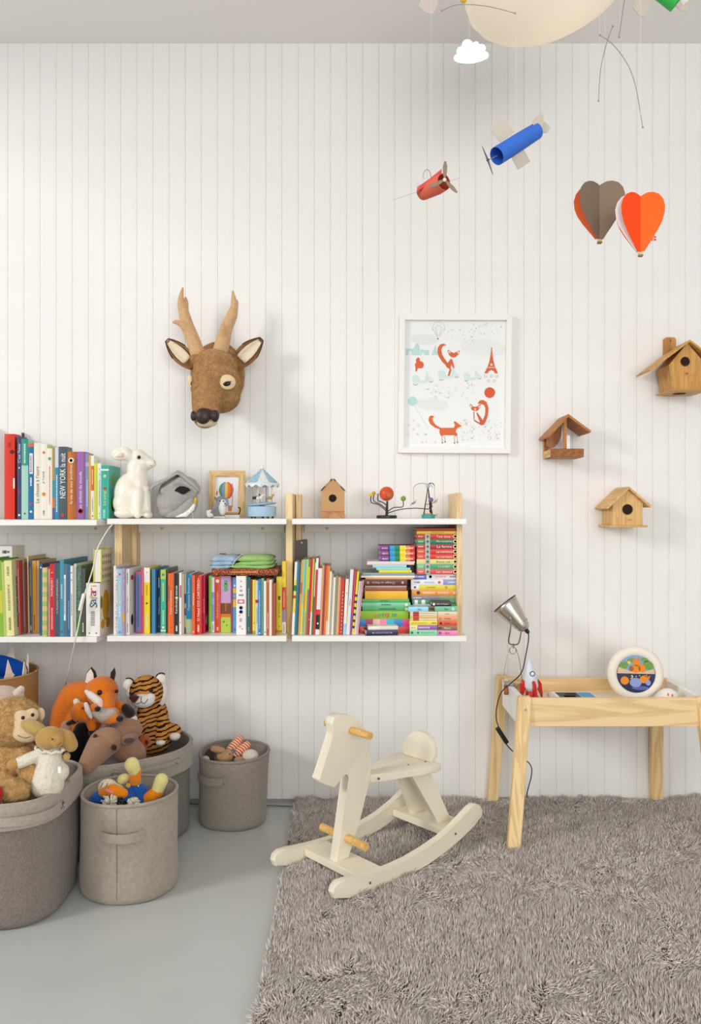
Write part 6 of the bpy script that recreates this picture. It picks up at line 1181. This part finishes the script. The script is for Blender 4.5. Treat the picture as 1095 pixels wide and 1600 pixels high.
# ------------------------------------------------------------------ fabric baskets
felt = lambda c: mat(c, .95, .55, 230, .10, 90, spec=.06, sheen=.2)
weave = lambda c: mat(c, .95, .7, 420, .22, 260, spec=.06, sheen=.15, stretch=(1, 1, .6))
def sring(c, rx, ry, z, n_exp, rot, k=1.0, N=72, wob=None):
    out = []
    for i in range(N):
        a = 2*PI*i/N; ca, sa = math.cos(a), math.sin(a); e = 2/n_exp
        x, y = rx*k*math.copysign(abs(ca)**e, ca), ry*k*math.copysign(abs(sa)**e, sa)
        w = 1+(wob(a, z) if wob else 0); x, y = x*w, y*w
        out.append(Vector((c[0]+x*math.cos(rot)-y*math.sin(rot), c[1]+x*math.sin(rot)+y*math.cos(rot), z)))
    return out
def basket(label, c, rx, ry, h, n_exp=2.2, rot=0, body='9a9086', band=None, band_h=.1, taper=.96, fill=.6, lean=(0, 0), seed=1, rimdz=None, name='fabric_basket', rim_r=.0055):
    t = thing(name, label, 'basket', (c[0], c[1], 0)); r = random.Random(seed); ph = [r.uniform(0, 6) for _ in range(6)]
    wob = lambda a, z: .012*math.sin(2*a+ph[0]+z*9)+.010*math.sin(3*a+ph[1]-z*14)+.006*math.sin(7*a+ph[2]+z*30)*(1-z/h*.6)
    zr = rimdz or (lambda a: 0)
    def lv(z, k, inner=0):
        q = sring((c[0]+lean[0]*z/h, c[1]+lean[1]*z/h), rx-inner, ry-inner, z, n_exp, rot, k, 72, wob)
        for i, p in enumerate(q): p.z += zr(2*PI*i/72)*max(0, z/h)**2
        return q
    zs = [(.0008, taper*.93), (.006, taper*.985), (.02, taper*1.01), (h*.18, taper*1.012), (h*.35, taper+(1-taper)*.3), (h*.52, taper+(1-taper)*.45), (h*.7, .5*taper+.5), (h*.85, .2*taper+.8), (h, 1)]
    zb = h-band_h if band else None
    rings = [lv(z, k) for z, k in zs]+[lv(h, 1, .007), lv(h*.8, .995, .008), lv(h*fill, .98, .01)]
    obj('body', B().rings(rings), weave(body) if band else felt(body), t, smooth=True)
    if band:
        bs = [lv(zb+(h-zb)*i/5, (1.008 if i else 1.006)+.0*i, 0) for i in range(6)]
        bs = [[p+(p-Vector((c[0], c[1], p.z))).normalized()*.004 for p in ring_] for ring_ in bs]
        # follow the body's own widening
        obj('top_band', B().rings(bs+[[p.lerp(Vector((c[0], c[1], p.z)), .03) for p in bs[-1]], [p.lerp(Vector((c[0], c[1], p.z)), .03) for p in bs[0]], bs[0]], False, False), felt(band), t, smooth=True)
    rim = lv(h, 1, .003); obj('rim', B().tube(rim+[rim[0]], rim_r, 8), felt(band or body), t, smooth=True)
    T = {'t': t, 'lv': lv, 'h': h, 'c': c, 'mat': felt(band or body)}; return T
def handle_strip(bk, a0, a1, z, bulge, w=.022, sag=.0, name='handle', off=.004):
    lv = bk['lv']; ring_ = lv(z, 1.0); N = 72; rg = []; n = 12; c = Vector((bk['c'][0], bk['c'][1], 0))
    for i in range(n+1):
        a = a0+(a1-a0)*i/n; f = (a/(2*PI)*N) % N; i0 = int(f); p = ring_[i0].lerp(ring_[(i0+1) % N], f-i0); o = (p-Vector((c.x, c.y, p.z))).normalized()
        q = p+o*(off+bulge*math.sin(PI*i/n))+Vector((0, 0, -sag*math.sin(PI*i/n))); rg.append([q+Vector((0, 0, w/2)), q+o*.003+Vector((0, 0, w/2)), q+o*.003-Vector((0, 0, w/2)), q-Vector((0, 0, w/2))])
    return obj(name, B().rings(rg), bk['mat'], bk['t'], smooth=50)
def eyelet(bk, a, z, parent, r=.010):
    p, q = bk['lv'](z, 1.0)[int(a/(2*PI)*72) % 72], None; o = (p-Vector((bk['c'][0], bk['c'][1], p.z))).normalized(); M = o.to_track_quat('Z', 'Y').to_matrix()
    obj('eyelet', B().tube([p+o*.009+M @ Vector((r*math.cos(x), r*math.sin(x), 0)) for x in (2*PI*i/18 for i in range(19))], .0018, 6), mat('b9b4ac', .3, metal=.9), parent, smooth=True)
    obj('eyelet_hole', B().lathe([(r*.85, .004), (r*.85, .0065)], p, M, 16), mat('1d1a18', .9), parent)
DR = math.radians
bA = basket('large grey-brown fabric basket holding the monkey and the rabbit doll', (-1.116, -.80), .30, .215, .345, 3.6, 0, '867c74', 'ab9f92', .066, .95, .62, seed=3)
h = handle_strip(bA, DR(280), DR(352), .305, .012, .024, 0); eyelet(bA, DR(283), .305, h); eyelet(bA, DR(350), .305, h)
bB = basket('small round grey felt basket filled with a duck doll', (-.670, -.71), .143, .143, .287, 2.1, 0, 'a59a8b', None, 0, .99, .6, seed=8)
h = handle_strip(bB, DR(252), DR(300), .205, .014, .026, .004)
obj('seam', B().tube([bB['lv'](z, 1.002)[54] for z in (.285, .25, .2, .15, .1, .05, .02)], .0009, 5), felt('7f766b'), bB['t'])
bC = basket('smallest grey felt basket by the wall holding a knitted doll', (-.432, -.185), .128, .125, .252, 2.15, 0, '938a7d', None, 0, .96, .6, lean=(.004, .0), seed=5, rimdz=lambda a: .006*math.sin(a))
h = handle_strip(bC, DR(205), DR(262), .185, .003, .026, .004); eyelet(bC, DR(250), .19, h, .004) if 0 else None
bD = basket('wide grey fabric basket by the wall holding the foxes and tiger', (-.835, -.315), .275, .235, .312, 2.3, DR(38), '7d7671', 'a39a8e', .075, .93, .74, seed=11)
h = handle_strip(bD, DR(252), DR(300), .285, .008, .014, 0); eyelet(bD, DR(255), .285, h); eyelet(bD, DR(298), .285, h)
# cardboard drum with the blue felt crown
def drum():
    c = Vector((-1.345, -.245, 0)); R = .205; H = .555; t = thing('cardboard_drum', 'tall round brown cardboard drum behind the toy baskets', 'box', c)
    obj('wall', B().lathe([(R, .0008), (R, H), (R-.005, H), (R-.005, .02)], c, n=48), mat('b98a52', .8, .1, 90, .05, 6), t, smooth=30)
    obj('rim', B().tube([c+Vector((R*math.cos(q), R*math.sin(q), H)) for q in (2*PI*i/48 for i in range(49))], .004, 6), mat('c79c66', .8), t, smooth=True)
    obj('packing', B().lathe([(R-.006, H-.16), (R-.006, H-.15), (.001, H-.148)], c, n=32), mat('3a2c22', .9), t)
    y = -.27; k = thing('felt_costume_hat', 'blue felt costume hat with cream spikes standing in the cardboard drum', 'hat', (-1.285, y, H-.148)); cc = Vector((-1.285, y, 0)); r = .122; n = 40
    zt_ = lambda q: PZ(1038, y)+.03*math.cos(q-2.6)
    bl = stripes('0d3f94', '1a56b4', 60, 'Z', .5, 0, 0)
    rg = [[cc+Vector(((r+o)*math.cos(2*PI*i/n), (r+o)*.8*math.sin(2*PI*i/n), z(2*PI*i/n))) for i in range(n)] for o, z in ((0, lambda q: H-.147), (0, zt_), (-.004, zt_), (-.004, lambda q: H-.147))]
    obj('band', B().rings(rg+[rg[0]], False, False), bl, k, smooth=40)
    fe = plush('e6d7c3', .05, .3)
    for q0, hh, w in ((-.75, .058, .34), (-1.25, .05, .26), (-.15, .04, .28), (-1.9, .05, .3), (.5, .045, .3), (2.0, .06, .35), (1.3, .05, .3)):
        pts = [(q0-w/2, -.018), (q0-w*.32, .006), (q0-w*.1, hh), (q0+w*.05, hh*.7), (q0+w*.3, .012), (q0+w/2, .004), (q0+w*.2, -.012)]
        obj('spike', B().prism(pts, lambda a, b, d: cc+Vector(((r+.003+d)*math.cos(a), (r+.003+d)*.8*math.sin(a), zt_(a)+b)), 0, .004), fe, k)
drum()
# ------------------------------------------------------------------ soft toys
def monkey():
    y = -.80; t = thing('plush_monkey', 'golden brown plush monkey with a beige face in the large basket', 'plush toy', P(25, 1250, y)); fur_ = mat('c99c60', .97, 1.0, 140, .2, 40, spec=.05, sheen=.35)
    pr = [blob('body', [E(20, 1195, y, 40, 42, 34), E(28, 1240, y, 40, 30, 34), CH((38, 1185, y-.05, 17), (48, 1205, y-.09, 15), (44, 1222, y-.10, 13)), CH((10, 1230, y-.06, 20), (22, 1238, y-.115, 18))], fur_, t, .0055, 4, fuzz=.0012), blob('foot', [E(23, 1236, y-.135, 22, 19, 12)], fur_, t, .005, 4, fuzz=.0012), blob('head', [E(22, 1128, y-.01, 41, 37, 36)], fur_, t, .0055, 4, fuzz=.0012)]
    for q, k in zip(pr, (22000, 5000, 16000)): fur(q, k, .0095, .0011, mat('dab37a', .95, 0, 1, .3, 70, spec=.04), (0, 0, -.3), .9)
    face = plush('dcc09a', .06, .4); blob('face', [E(33, 1121, y-.055, 14, 12, 10), E(50, 1117, y-.045, 11, 11, 9), E(42, 1144, y-.06, 24, 16, 14), E(38, 1132, y-.062, 18, 15, 10)], face, t, .0045, 6)
    blob('muzzle', [E(53, 1137, y-.088, 22, 11, 11, -22)], plush('b99a5c', .06, .4), t, .004, 4)
    eye(36, 1121.5, y-.084, 3, t); eye(51, 1117, y-.068, 2.8, t)
    blob('ear', [E(63.5, 1116, y-.005, 7, 11, 5)], face, t, .0035, 4)
    obj('mouth', B().tube([P(28, 1149, y-.096), P(38, 1153, y-.1), P(48, 1151, y-.098)], .0011, 5, smooth=3), mat('7a5a3c', .9), t); obj('nostril', B().tube([P(65, 1143, y-.105), P(68, 1139, y-.1), P(71, 1139.5, y-.095)], .0012, 5), mat('4a3824', .9), t)
monkey()
def doll():
    y = -.885; t = thing('rabbit_doll', 'small tan rabbit doll in a cream quilted dress, in the large basket', 'plush toy', P(80, 1235, y)); tan = plush('b78f52', .06, .3)
    dr = mat('e2dac8', .95, 1.0, 160, .08, 90, spec=.05, sheen=.1)
    blob('dress', [CH((79, 1178, y, 17), (78, 1205, y, 24), (74, 1222, y, 27)), E(64, 1227, y, 16, 16, 16), E(94, 1206, y, 14, 15, 15), CH((66, 1176, y-.01, 9), (45, 1186, y-.025, 10), (30, 1192, y-.03, 9.5))], dr, t, .0045, 4)
    obj('collar', B().tube([P(78+22*math.cos(q)+3*math.sin(q), 1170+6*math.sin(q)-5*math.cos(q)*0+1.6*math.sin(9*q), y-.008-.028*math.sin(q)) for q in (2*PI*i/40 for i in range(41))], .0045, 6), dr, t, smooth=True)
    blob('head', [E(77, 1153, y-.012, 22, 18, 18, 10), E(90, 1158, y-.03, 10, 10, 9)], tan, t, .004, 4)
    blob('ear', [CH((92, 1146, y+.01, 9), (104, 1154, y+.004, 13), (111, 1164, y, 11))], tan, t, .004, 4)
    blob('hand', [E(20, 1195, y-.035, 9.5, 9, 9), E(26, 1193, y-.034, 8, 8, 8)], tan, t, .0035, 3); blob('hand', [E(104, 1182, y+.005, 6, 7, 7)], plush('c9a968', .06), t, .0035, 3)
    eye(82, 1155, y-.047, 1.6, t, c='5a3a20'); obj('mouth', B().tube([P(88, 1164, y-.052), P(92, 1163, y-.052), P(95, 1160, y-.047)], .0008, 5), mat('6a4a2a', .9), t)
    obj('label_tag', B().box(PX(99, y), PX(104, y), y-.045, y-.044, PZ(1200, y), PZ(1190, y)), mat('f2f0ec', .8), t)
doll()
def pig():
    y = -.62; t = thing('plush_pig', 'pale pink-grey plush animal peeking out behind the monkey', 'plush toy', P(5, 1200, y)); m = plush('cbb6a8', .08, .5)
    blob('head', [E(4, 1098, y, 34, 27, 28), E(0, 1150, y, 40, 45, 34)], m, t, .006, 5); blob('ear', [CH((26, 1086, y-.01, 9), (33, 1077, y-.012, 6)), E(30, 1086, y-.01, 8, 11, 6)], plush('dccabd', .06), t, .004, 4); eye(0, 1099, y-.058, 2.6, t)
pig()
def red_toy():
    y = -.965; t = thing('red_cloth_toy', 'scrap of a red cloth toy tucked beside the monkey foot', 'plush toy', P(-6, 1250, y)); blob('body', [E(-8, 1240, y, 13, 16, 8), E(-12, 1252, y+.01, 14, 14, 8)], plush('b8251c', .08), t, .004, 4)
red_toy()
OR = '#'
def big_fox():
    y = -.30; t = thing('plush_fox', 'big orange plush fox with dark-tipped ears in the wide basket', 'plush toy', P(135, 1180, y)); f = plush('d9731a', .1, .5); dk = plush('33231d', .1); wh = plush('e9dfd3', .05)
    blob('body', [CH((142, 1083, y+.03, 22), (118, 1092, y+.05, 27), (104, 1112, y+.05, 24), (100, 1140, y+.05, 24)), E(135, 1130, y+.03, 34, 40, 28), CH((170, 1100, y, 12), (186, 1104, y-.05, 9), (194, 1108, y-.06, 8))], f, t, .006, 5)
    blob('head', [E(160, 1081, y-.04, 25, 25, 24), CH((166, 1092, y-.07, 15), (170, 1110, y-.115, 10)), E(150, 1076, y-.03, 17, 16, 17)], f, t, .005, 5)
    blob('cheek', [CH((134, 1080, y-.065, 3), (143, 1087, y-.095, 6), (154, 1096, y-.11, 7), (161, 1111, y-.115, 4))], wh, t, .0035, 4); blob('nose', [E(169, 1113.5, y-.132, 5.5, 3, 4)], dk, t, .0025, 3)
    blob('paw', [CH((196, 1107, y-.062, 8), (203, 1114, y-.066, 9)), ], dk, t, .004, 4); blob('paw_tip', [E(208, 1123, y-.064, 7, 6, 7)], wh, t, .0035, 3)
    eye(155.5, 1082, y-.092, 4, t); eye(182, 1080, y-.07, 3, t)
    for sgn, pts, inner in ((-1, [(143, 1068), (137.5, 1062), (140, 1048), (147, 1039.5), (153, 1046), (157, 1060)], [(144, 1066), (138.5, 1062), (141, 1049), (147, 1041.5), (151, 1049), (152, 1059)]), (1, [(176, 1058), (177, 1048), (183, 1040.5), (184.5, 1050), (182, 1061)], None)):
        e = obj('ear', B().prism([(P(a, b, y).x, P(a, b, y).z) for a, b in pts], lambda a, b, d: Vector((a, y-.03+d, b)), -.006, .006, .003), dk, t, smooth=40)
        if inner: obj('ear_lining', B().prism([(P(a, b, y).x, P(a, b, y).z) for a, b in inner], lambda a, b, d: Vector((a, y-.037+d, b)), -.003, .003, .0015), wh, e, smooth=40)
big_fox()
def small_fox():
    y = -.445; t = thing('small_plush_fox', 'small orange plush fox lying in the big fox\'s lap', 'plush toy', P(140, 1140, y)); f = plush('d9741e', .1, .5); dk = plush('2c211d', .1); wh = plush('e4dad0', .05); gr = plush('b9aca2', .08)
    blob('body', [CH((148, 1113, y, 10), (165, 1119, y-.005, 13), (178, 1114, y-.005, 9)), CH((140, 1124, y, 8), (144, 1138, y-.01, 6.5)), CH((170, 1124, y-.02, 8), (183, 1123, y-.03, 6.5)), CH((146, 1106, y-.02, 7), (150, 1107, y-.03, 6))], f, t, .0042, 4)
    blob('belly', [CH((148, 1112, y-.018, 8), (163, 1118, y-.022, 11), (176, 1114, y-.02, 7))], gr, t, .004, 4); blob('head', [E(125, 1113, y-.01, 14.5, 16, 14), E(133, 1118, y-.015, 10, 11, 10)], f, t, .004, 4)
    blob('cheek', [CH((134, 1100, y-.03, 3.5), (137, 1110, y-.038, 4.5), (142, 1121, y-.035, 3))], wh, t, .003, 3); blob('nose', [E(152.5, 1107.8, y-.044, 5.2, 4.2, 5)], dk, t, .0028, 3)
    for px, py, r in ((187, 1123, 6.5), (144, 1144.5, 6.5)): blob('paw', [E(px, py, y-.034 if px > 160 else y-.012, r, r*.8, r)], dk, t, .003, 3)
    blob('ear', [CH((121, 1102, y+.002, 5.5), (119, 1096, y+.002, 5))], wh, t, .003, 3); blob('ear', [CH((116, 1127, y-.01, 5), (106, 1131, y-.012, 3))], dk, t, .003, 3)
    eye(129, 1106.5, y-.033, 1.8, t, c='5a2a10'); eye(122, 1126, y-.028, 1.8, t, c='5a2a10')
small_fox()
def anteater():
    y = -.49; t = thing('plush_anteater', 'taupe plush animal with a long snout hanging over the basket rim', 'plush toy', P(165, 1205, y)); f = plush('a07a62', .08, .35)
    blob('head', [E(164, 1160, y, 28, 23, 22, 20), CH((156, 1168, y-.02, 22), (144, 1184, y-.065, 17.5), (135, 1197, y-.095, 14))], f, t, .005, 6)
    blob('body', [E(196, 1140, y+.10, 27, 18, 22), CH((185, 1155, y+.05, 20), (205, 1180, y+.08, 24))], f, t, .006, 6)
    dk = plush('3f2620', .05); obj('eye_patch', B().ell(P(148.5, 1150, y-.040), (.0095, .004, .006), Euler((.0, -.5, -.5))), dk, t, smooth=True); obj('eye_patch', B().ell(P(178, 1168, y-.046), (.009, .004, .010), Euler((0, -.3, .35))), dk, t, smooth=True)
    blob('ear', [CH((189, 1158, y+.005, 7), (200, 1156, y+.0, 9), (209, 1152, y, 7))], plush('8a6a5a', .06), t, .004, 4); obj('ear_hollow', B().ell(P(201, 1157, y-.016), (.018, .005, .009), Euler((0, -.15, 0))), plush('57433f', .05), t, smooth=True)
    blob('ear', [CH((160, 1140, y+.03, 6), (163, 1135, y+.03, 5))], plush('8a7478', .06), t, .004, 3)
anteater()
def dark_toy():
    y = -.40; t = thing('dark_plush_toy', 'black plush toy wedged under the small fox', 'plush toy', P(125, 1200, y)); blob('body', [CH((130, 1140, y, 14), (122, 1165, y-.01, 18), (118, 1190, y-.01, 18))], plush('17110f', .1), t, .006, 5); blob('hand', [E(103, 1138, y-.04, 8.5, 13, 8)], plush('c99a84', .05), t, .004, 4)
dark_toy()
def rust_toy():
    y = -.36; t = thing('rust_plush_toy', 'rust orange plush toy poking up below the tiger', 'plush toy', P(218, 1180, y)); f = plush('a8501a', .1)
    blob('body', [CH((226, 1158, y, 10), (214, 1170, y-.02, 12), (200, 1180, y-.04, 12))], f, t, .005, 4); obj('eye_patch', B().ell(P(229, 1160, y-.024), (.006, .004, .009)), plush('4a2010', .05), t, smooth=True)
rust_toy()
def tiger():
    y = -.185; t = thing('plush_tiger', 'orange plush tiger with black stripes sitting at the basket rim', 'plush toy', P(238, 1180, y)); st = stripes('2a1a12', 'c98a45', 20, 'Z', .30, 5, 2.5, (.0, .25, 0)); wh = plush('ece6de', .04, .6, 120)
    blob('body', [E(238, 1122, y, 25, 36, 24), CH((225, 1112, y-.04, 9), (219, 1135, y-.06, 10), (215, 1152, y-.07, 9)), CH((250, 1112, y-.03, 9), (256, 1132, y-.05, 10.5), (252, 1154, y-.07, 10)), CH((258, 1140, y-.02, 13), (272, 1143, y-.035, 12)), E(238, 1155, y, 30, 25, 26)], st, t, .005, 4)
    blob('head', [E(229, 1081, y-.03, 27, 26, 25)], st, t, .005, 4)
    blob('muzzle', [E(224, 1094, y-.075, 18, 12, 13), E(215, 1091, y-.07, 9, 9, 9), E(235, 1090, y-.072, 8, 9, 9)], wh, t, .004, 5); blob('ruff', [E(207, 1091, y-.02, 9, 17, 9, 10), E(254, 1085, y-.015, 8.5, 19, 9, -8)], wh, t, .004, 4)
    obj('nose', B().prism([(P(a, b, y).x, P(a, b, y).z) for a, b in ((212.5, 1080), (220, 1077), (229, 1079), (225, 1085), (221, 1088.5), (217, 1086))], lambda a, b, d: Vector((a, y-.100+d, b)), -.005, .02, .002), plush('55281c', .05), t, smooth=40)
    eye(236, 1078.5, y-.081, 3.4, t); eye(206.5, 1086, y-.078, 3, t)
    obj('mouth', B().tube([P(209, 1097, y-.094), P(215, 1100, y-.104), P(220.5, 1097, y-.109), P(220.5, 1088, y-.109)], .001, 5), mat('2a1a14', .9), t); obj('mouth', B().tube([P(220.5, 1097, y-.109), P(226, 1099.5, y-.108), P(231.5, 1092, y-.1)], .001, 5), mat('2a1a14', .9), t)
    for px, py, q in ((201, 1070, -15), (252, 1062, 20)):
        e = blob('ear', [E(px, py, y-.015, 9, 10, 6, q)], wh, t, .0035, 4); obj('ear_edge', B().tube([P(px+9.5*math.cos(a), py-10.5*math.sin(a), y-.02) for a in (PI*(.1 if px < 220 else .3)+PI*.55*i/8 for i in range(9))], .0022, 6), mat('241712', .9), e, smooth=True)
    blob('foot', [E(273, 1150, y-.05, 9, 7, 9)], wh, t, .004, 3); blob('foot', [E(251, 1160, y-.085, 8, 5, 8)], wh, t, .004, 3)
tiger()
def duck():
    y = -.70; t = thing('duck_doll', 'yellow and orange duck doll in blue overalls lying in the small basket', 'plush toy', P(205, 1265, y)); ye = plush('eadf96', .06, .5, 260); og = plush('ef8a17', .06, .4); bl = plush('1f55a5', .08, .4)
    blob('overalls', [E(212, 1240, y, 21, 17, 18, 15), E(205, 1252, y-.02, 26, 16, 22)], bl, t, .0045, 5); obj('seam', B().tube([P(206, 1228, y-.036), P(212, 1240, y-.043), P(215, 1250, y-.046)], .0008, 5), mat('123b78', .9), t)
    blob('leg', [CH((212, 1222, y, 9), (211, 1212, y-.008, 9.5), (212, 1205, y-.01, 9))], og, t, .0035, 4); blob('foot', [CH((211, 1205, y-.01, 9.5), (206, 1195, y-.016, 12))], ye, t, .0035, 4)
    blob('leg', [CH((225, 1254, y-.02, 10), (237, 1245, y-.018, 11), (246, 1237, y-.012, 10))], og, t, .0038, 4); blob('foot', [CH((246, 1234, y-.012, 10), (252, 1219, y-.01, 11))], ye, t, .0038, 4)
    blob('head', [E(168, 1230, y-.005, 15, 13, 14), E(176, 1238, y, 20, 14, 16)], plush('efe4c4', .05), t, .004, 4); blob('beak', [CH((160, 1238, y-.035, 7), (176, 1235, y-.045, 10), (192, 1240, y-.04, 8.5))], og, t, .0035, 4)
    obj('tongue', B().ell(P(171, 1236.5, y-.066), (.016, .004, .005), Euler((0, .4, 0))), plush('e8907a', .04), t, smooth=True)
    for px in (158, 165.5): obj('closed_eye', B().tube([P(px-2, 1231, y-.033), P(px+1, 1227, y-.035), P(px+3, 1223, y-.033)], .0009, 5, smooth=3), mat('1c1614', .9), t)
    blob('cap', [E(156, 1250, y-.02, 17, 14, 15)], bl, t, .004, 4); blob('hand', [E(193, 1217, y+.02, 10.5, 8, 9, 20)], ye, t, .0035, 3)
    obj('button', B().lathe([(3.6/S(y), 0), (3.6/S(y), .003)], P(200.7, 1226.6, y-.030), Matrix.Rotation(PI/2+.3, 3, 'X'), 14), mat('d9b43a', .35), t); obj('button', B().ell(P(216, 1228, y-.036), .0024), mat('e8dca0', .4), t)
    rr = random.Random(2)
    for (px, c, label, r) in ((172, 'e9e1cd', 'cream yarn pompom at the basket rim beside the black one', .033), (190, '15110f', 'black yarn pompom between two cream ones', .024), (208, 'ece4d2', 'small cream yarn pompom near the duck leg', .024)):
        k = B(); c0 = P(px, 1257, y-.075)
        for i in range(70):
            d = Vector((rr.gauss(0, 1), rr.gauss(0, 1), rr.gauss(0, 1))).normalized(); k.tube([c0, c0+d*r*rr.uniform(.75, 1)], [.0022, .0034], 5)
        tag(obj('yarn_pompom', k, plush(c, .05), None, c0, True), label, 'pompom')
duck()
def knit_doll():
    y = -.20; t = thing('knitted_doll', 'tan knitted doll with striped orange legs in the smallest basket', 'plush toy', P(362, 1190, y)); tan = plush('bd946c', .08, .8, 260); st = stripes('c8542c', 'e6c3a4', 46, 'DIAGONAL', .42, 0, 0, (0, 0, 0))
    blob('leg', [CH((361, 1172, y, 8), (368, 1163, y-.005, 8), (375, 1154.5, y-.005, 6))], st, t, .0035, 3); blob('leg', [CH((370, 1177, y-.01, 8), (378, 1171, y-.015, 7.5), (386, 1163.5, y-.02, 6))], st, t, .0035, 3)
    blob('shorts', [E(366, 1173, y-.005, 8, 8, 9, 30)], plush('7d8290', .06), t, .0035, 3); blob('torso', [E(358, 1178, y-.01, 9, 9, 9)], tan, t, .004, 3); blob('head', [E(352, 1184, y-.03, 12, 9.5, 11, 15), E(343, 1184, y-.04, 4.5, 7, 5, 20)], tan, t, .0038, 3)
    blob('arm', [CH((348, 1173, y-.01, 5), (337, 1170.5, y-.012, 5.5), (333, 1170, y-.012, 5))], tan, t, .0035, 3); eye(359, 1178.5, y-.045, .9, t)
    obj('belt', B().tube([P(361, 1171, y-.034), P(366, 1173, y-.04), P(370, 1180, y-.04)], .0014, 5, smooth=3), mat('4a566a', .9), t)
    for px, py, yy, rx, ry, c, lab in ((391, 1181, y-.03, 13, 10, 'ddd0c2', 'pale knitted bundle beside the knitted doll'), (328, 1178, y, 9, 9, '4a2a2c', 'dark maroon knitted scrap beside the knitted doll'), (321, 1187, y-.035, 7, 6, 'd8c8b4', 'small cream knitted ball at the basket rim'), (374, 1188, y-.05, 9, 6, 'b08d72', 'brown knitted scrap beneath the doll')):
        q = thing('knitted_scrap', lab, 'plush toy', P(px, py+8, yy)); blob('wool', [E(px, py, yy, rx, ry, rx), E(px, py+14, yy, rx*1.0, 12, rx*.9)], plush(c, .1, .8, 200), q, .004, 3)
knit_doll()
# black cable along the foot of the wall
tag(obj('floor_cable', B().tube([P(240, 1256, -.03), P(300, 1254.5, -.035), P(415, 1259, -.05), P(440, 1261.5, -.055), P(467, 1264.5, -.062), P(500, 1266, -.06)], .0035, 8, smooth=5).xf(lambda v: (v.x, v.y, max(.0042, min(v.z, .0046)))), mat('1a1817', .5), None, P(420, 1259, -.05), True), 'black cable along the foot of the wall running under the rug', 'cable')
for l, n in LABELS.items():
    if len(n) > 1: print('DUP LABEL', l, n)
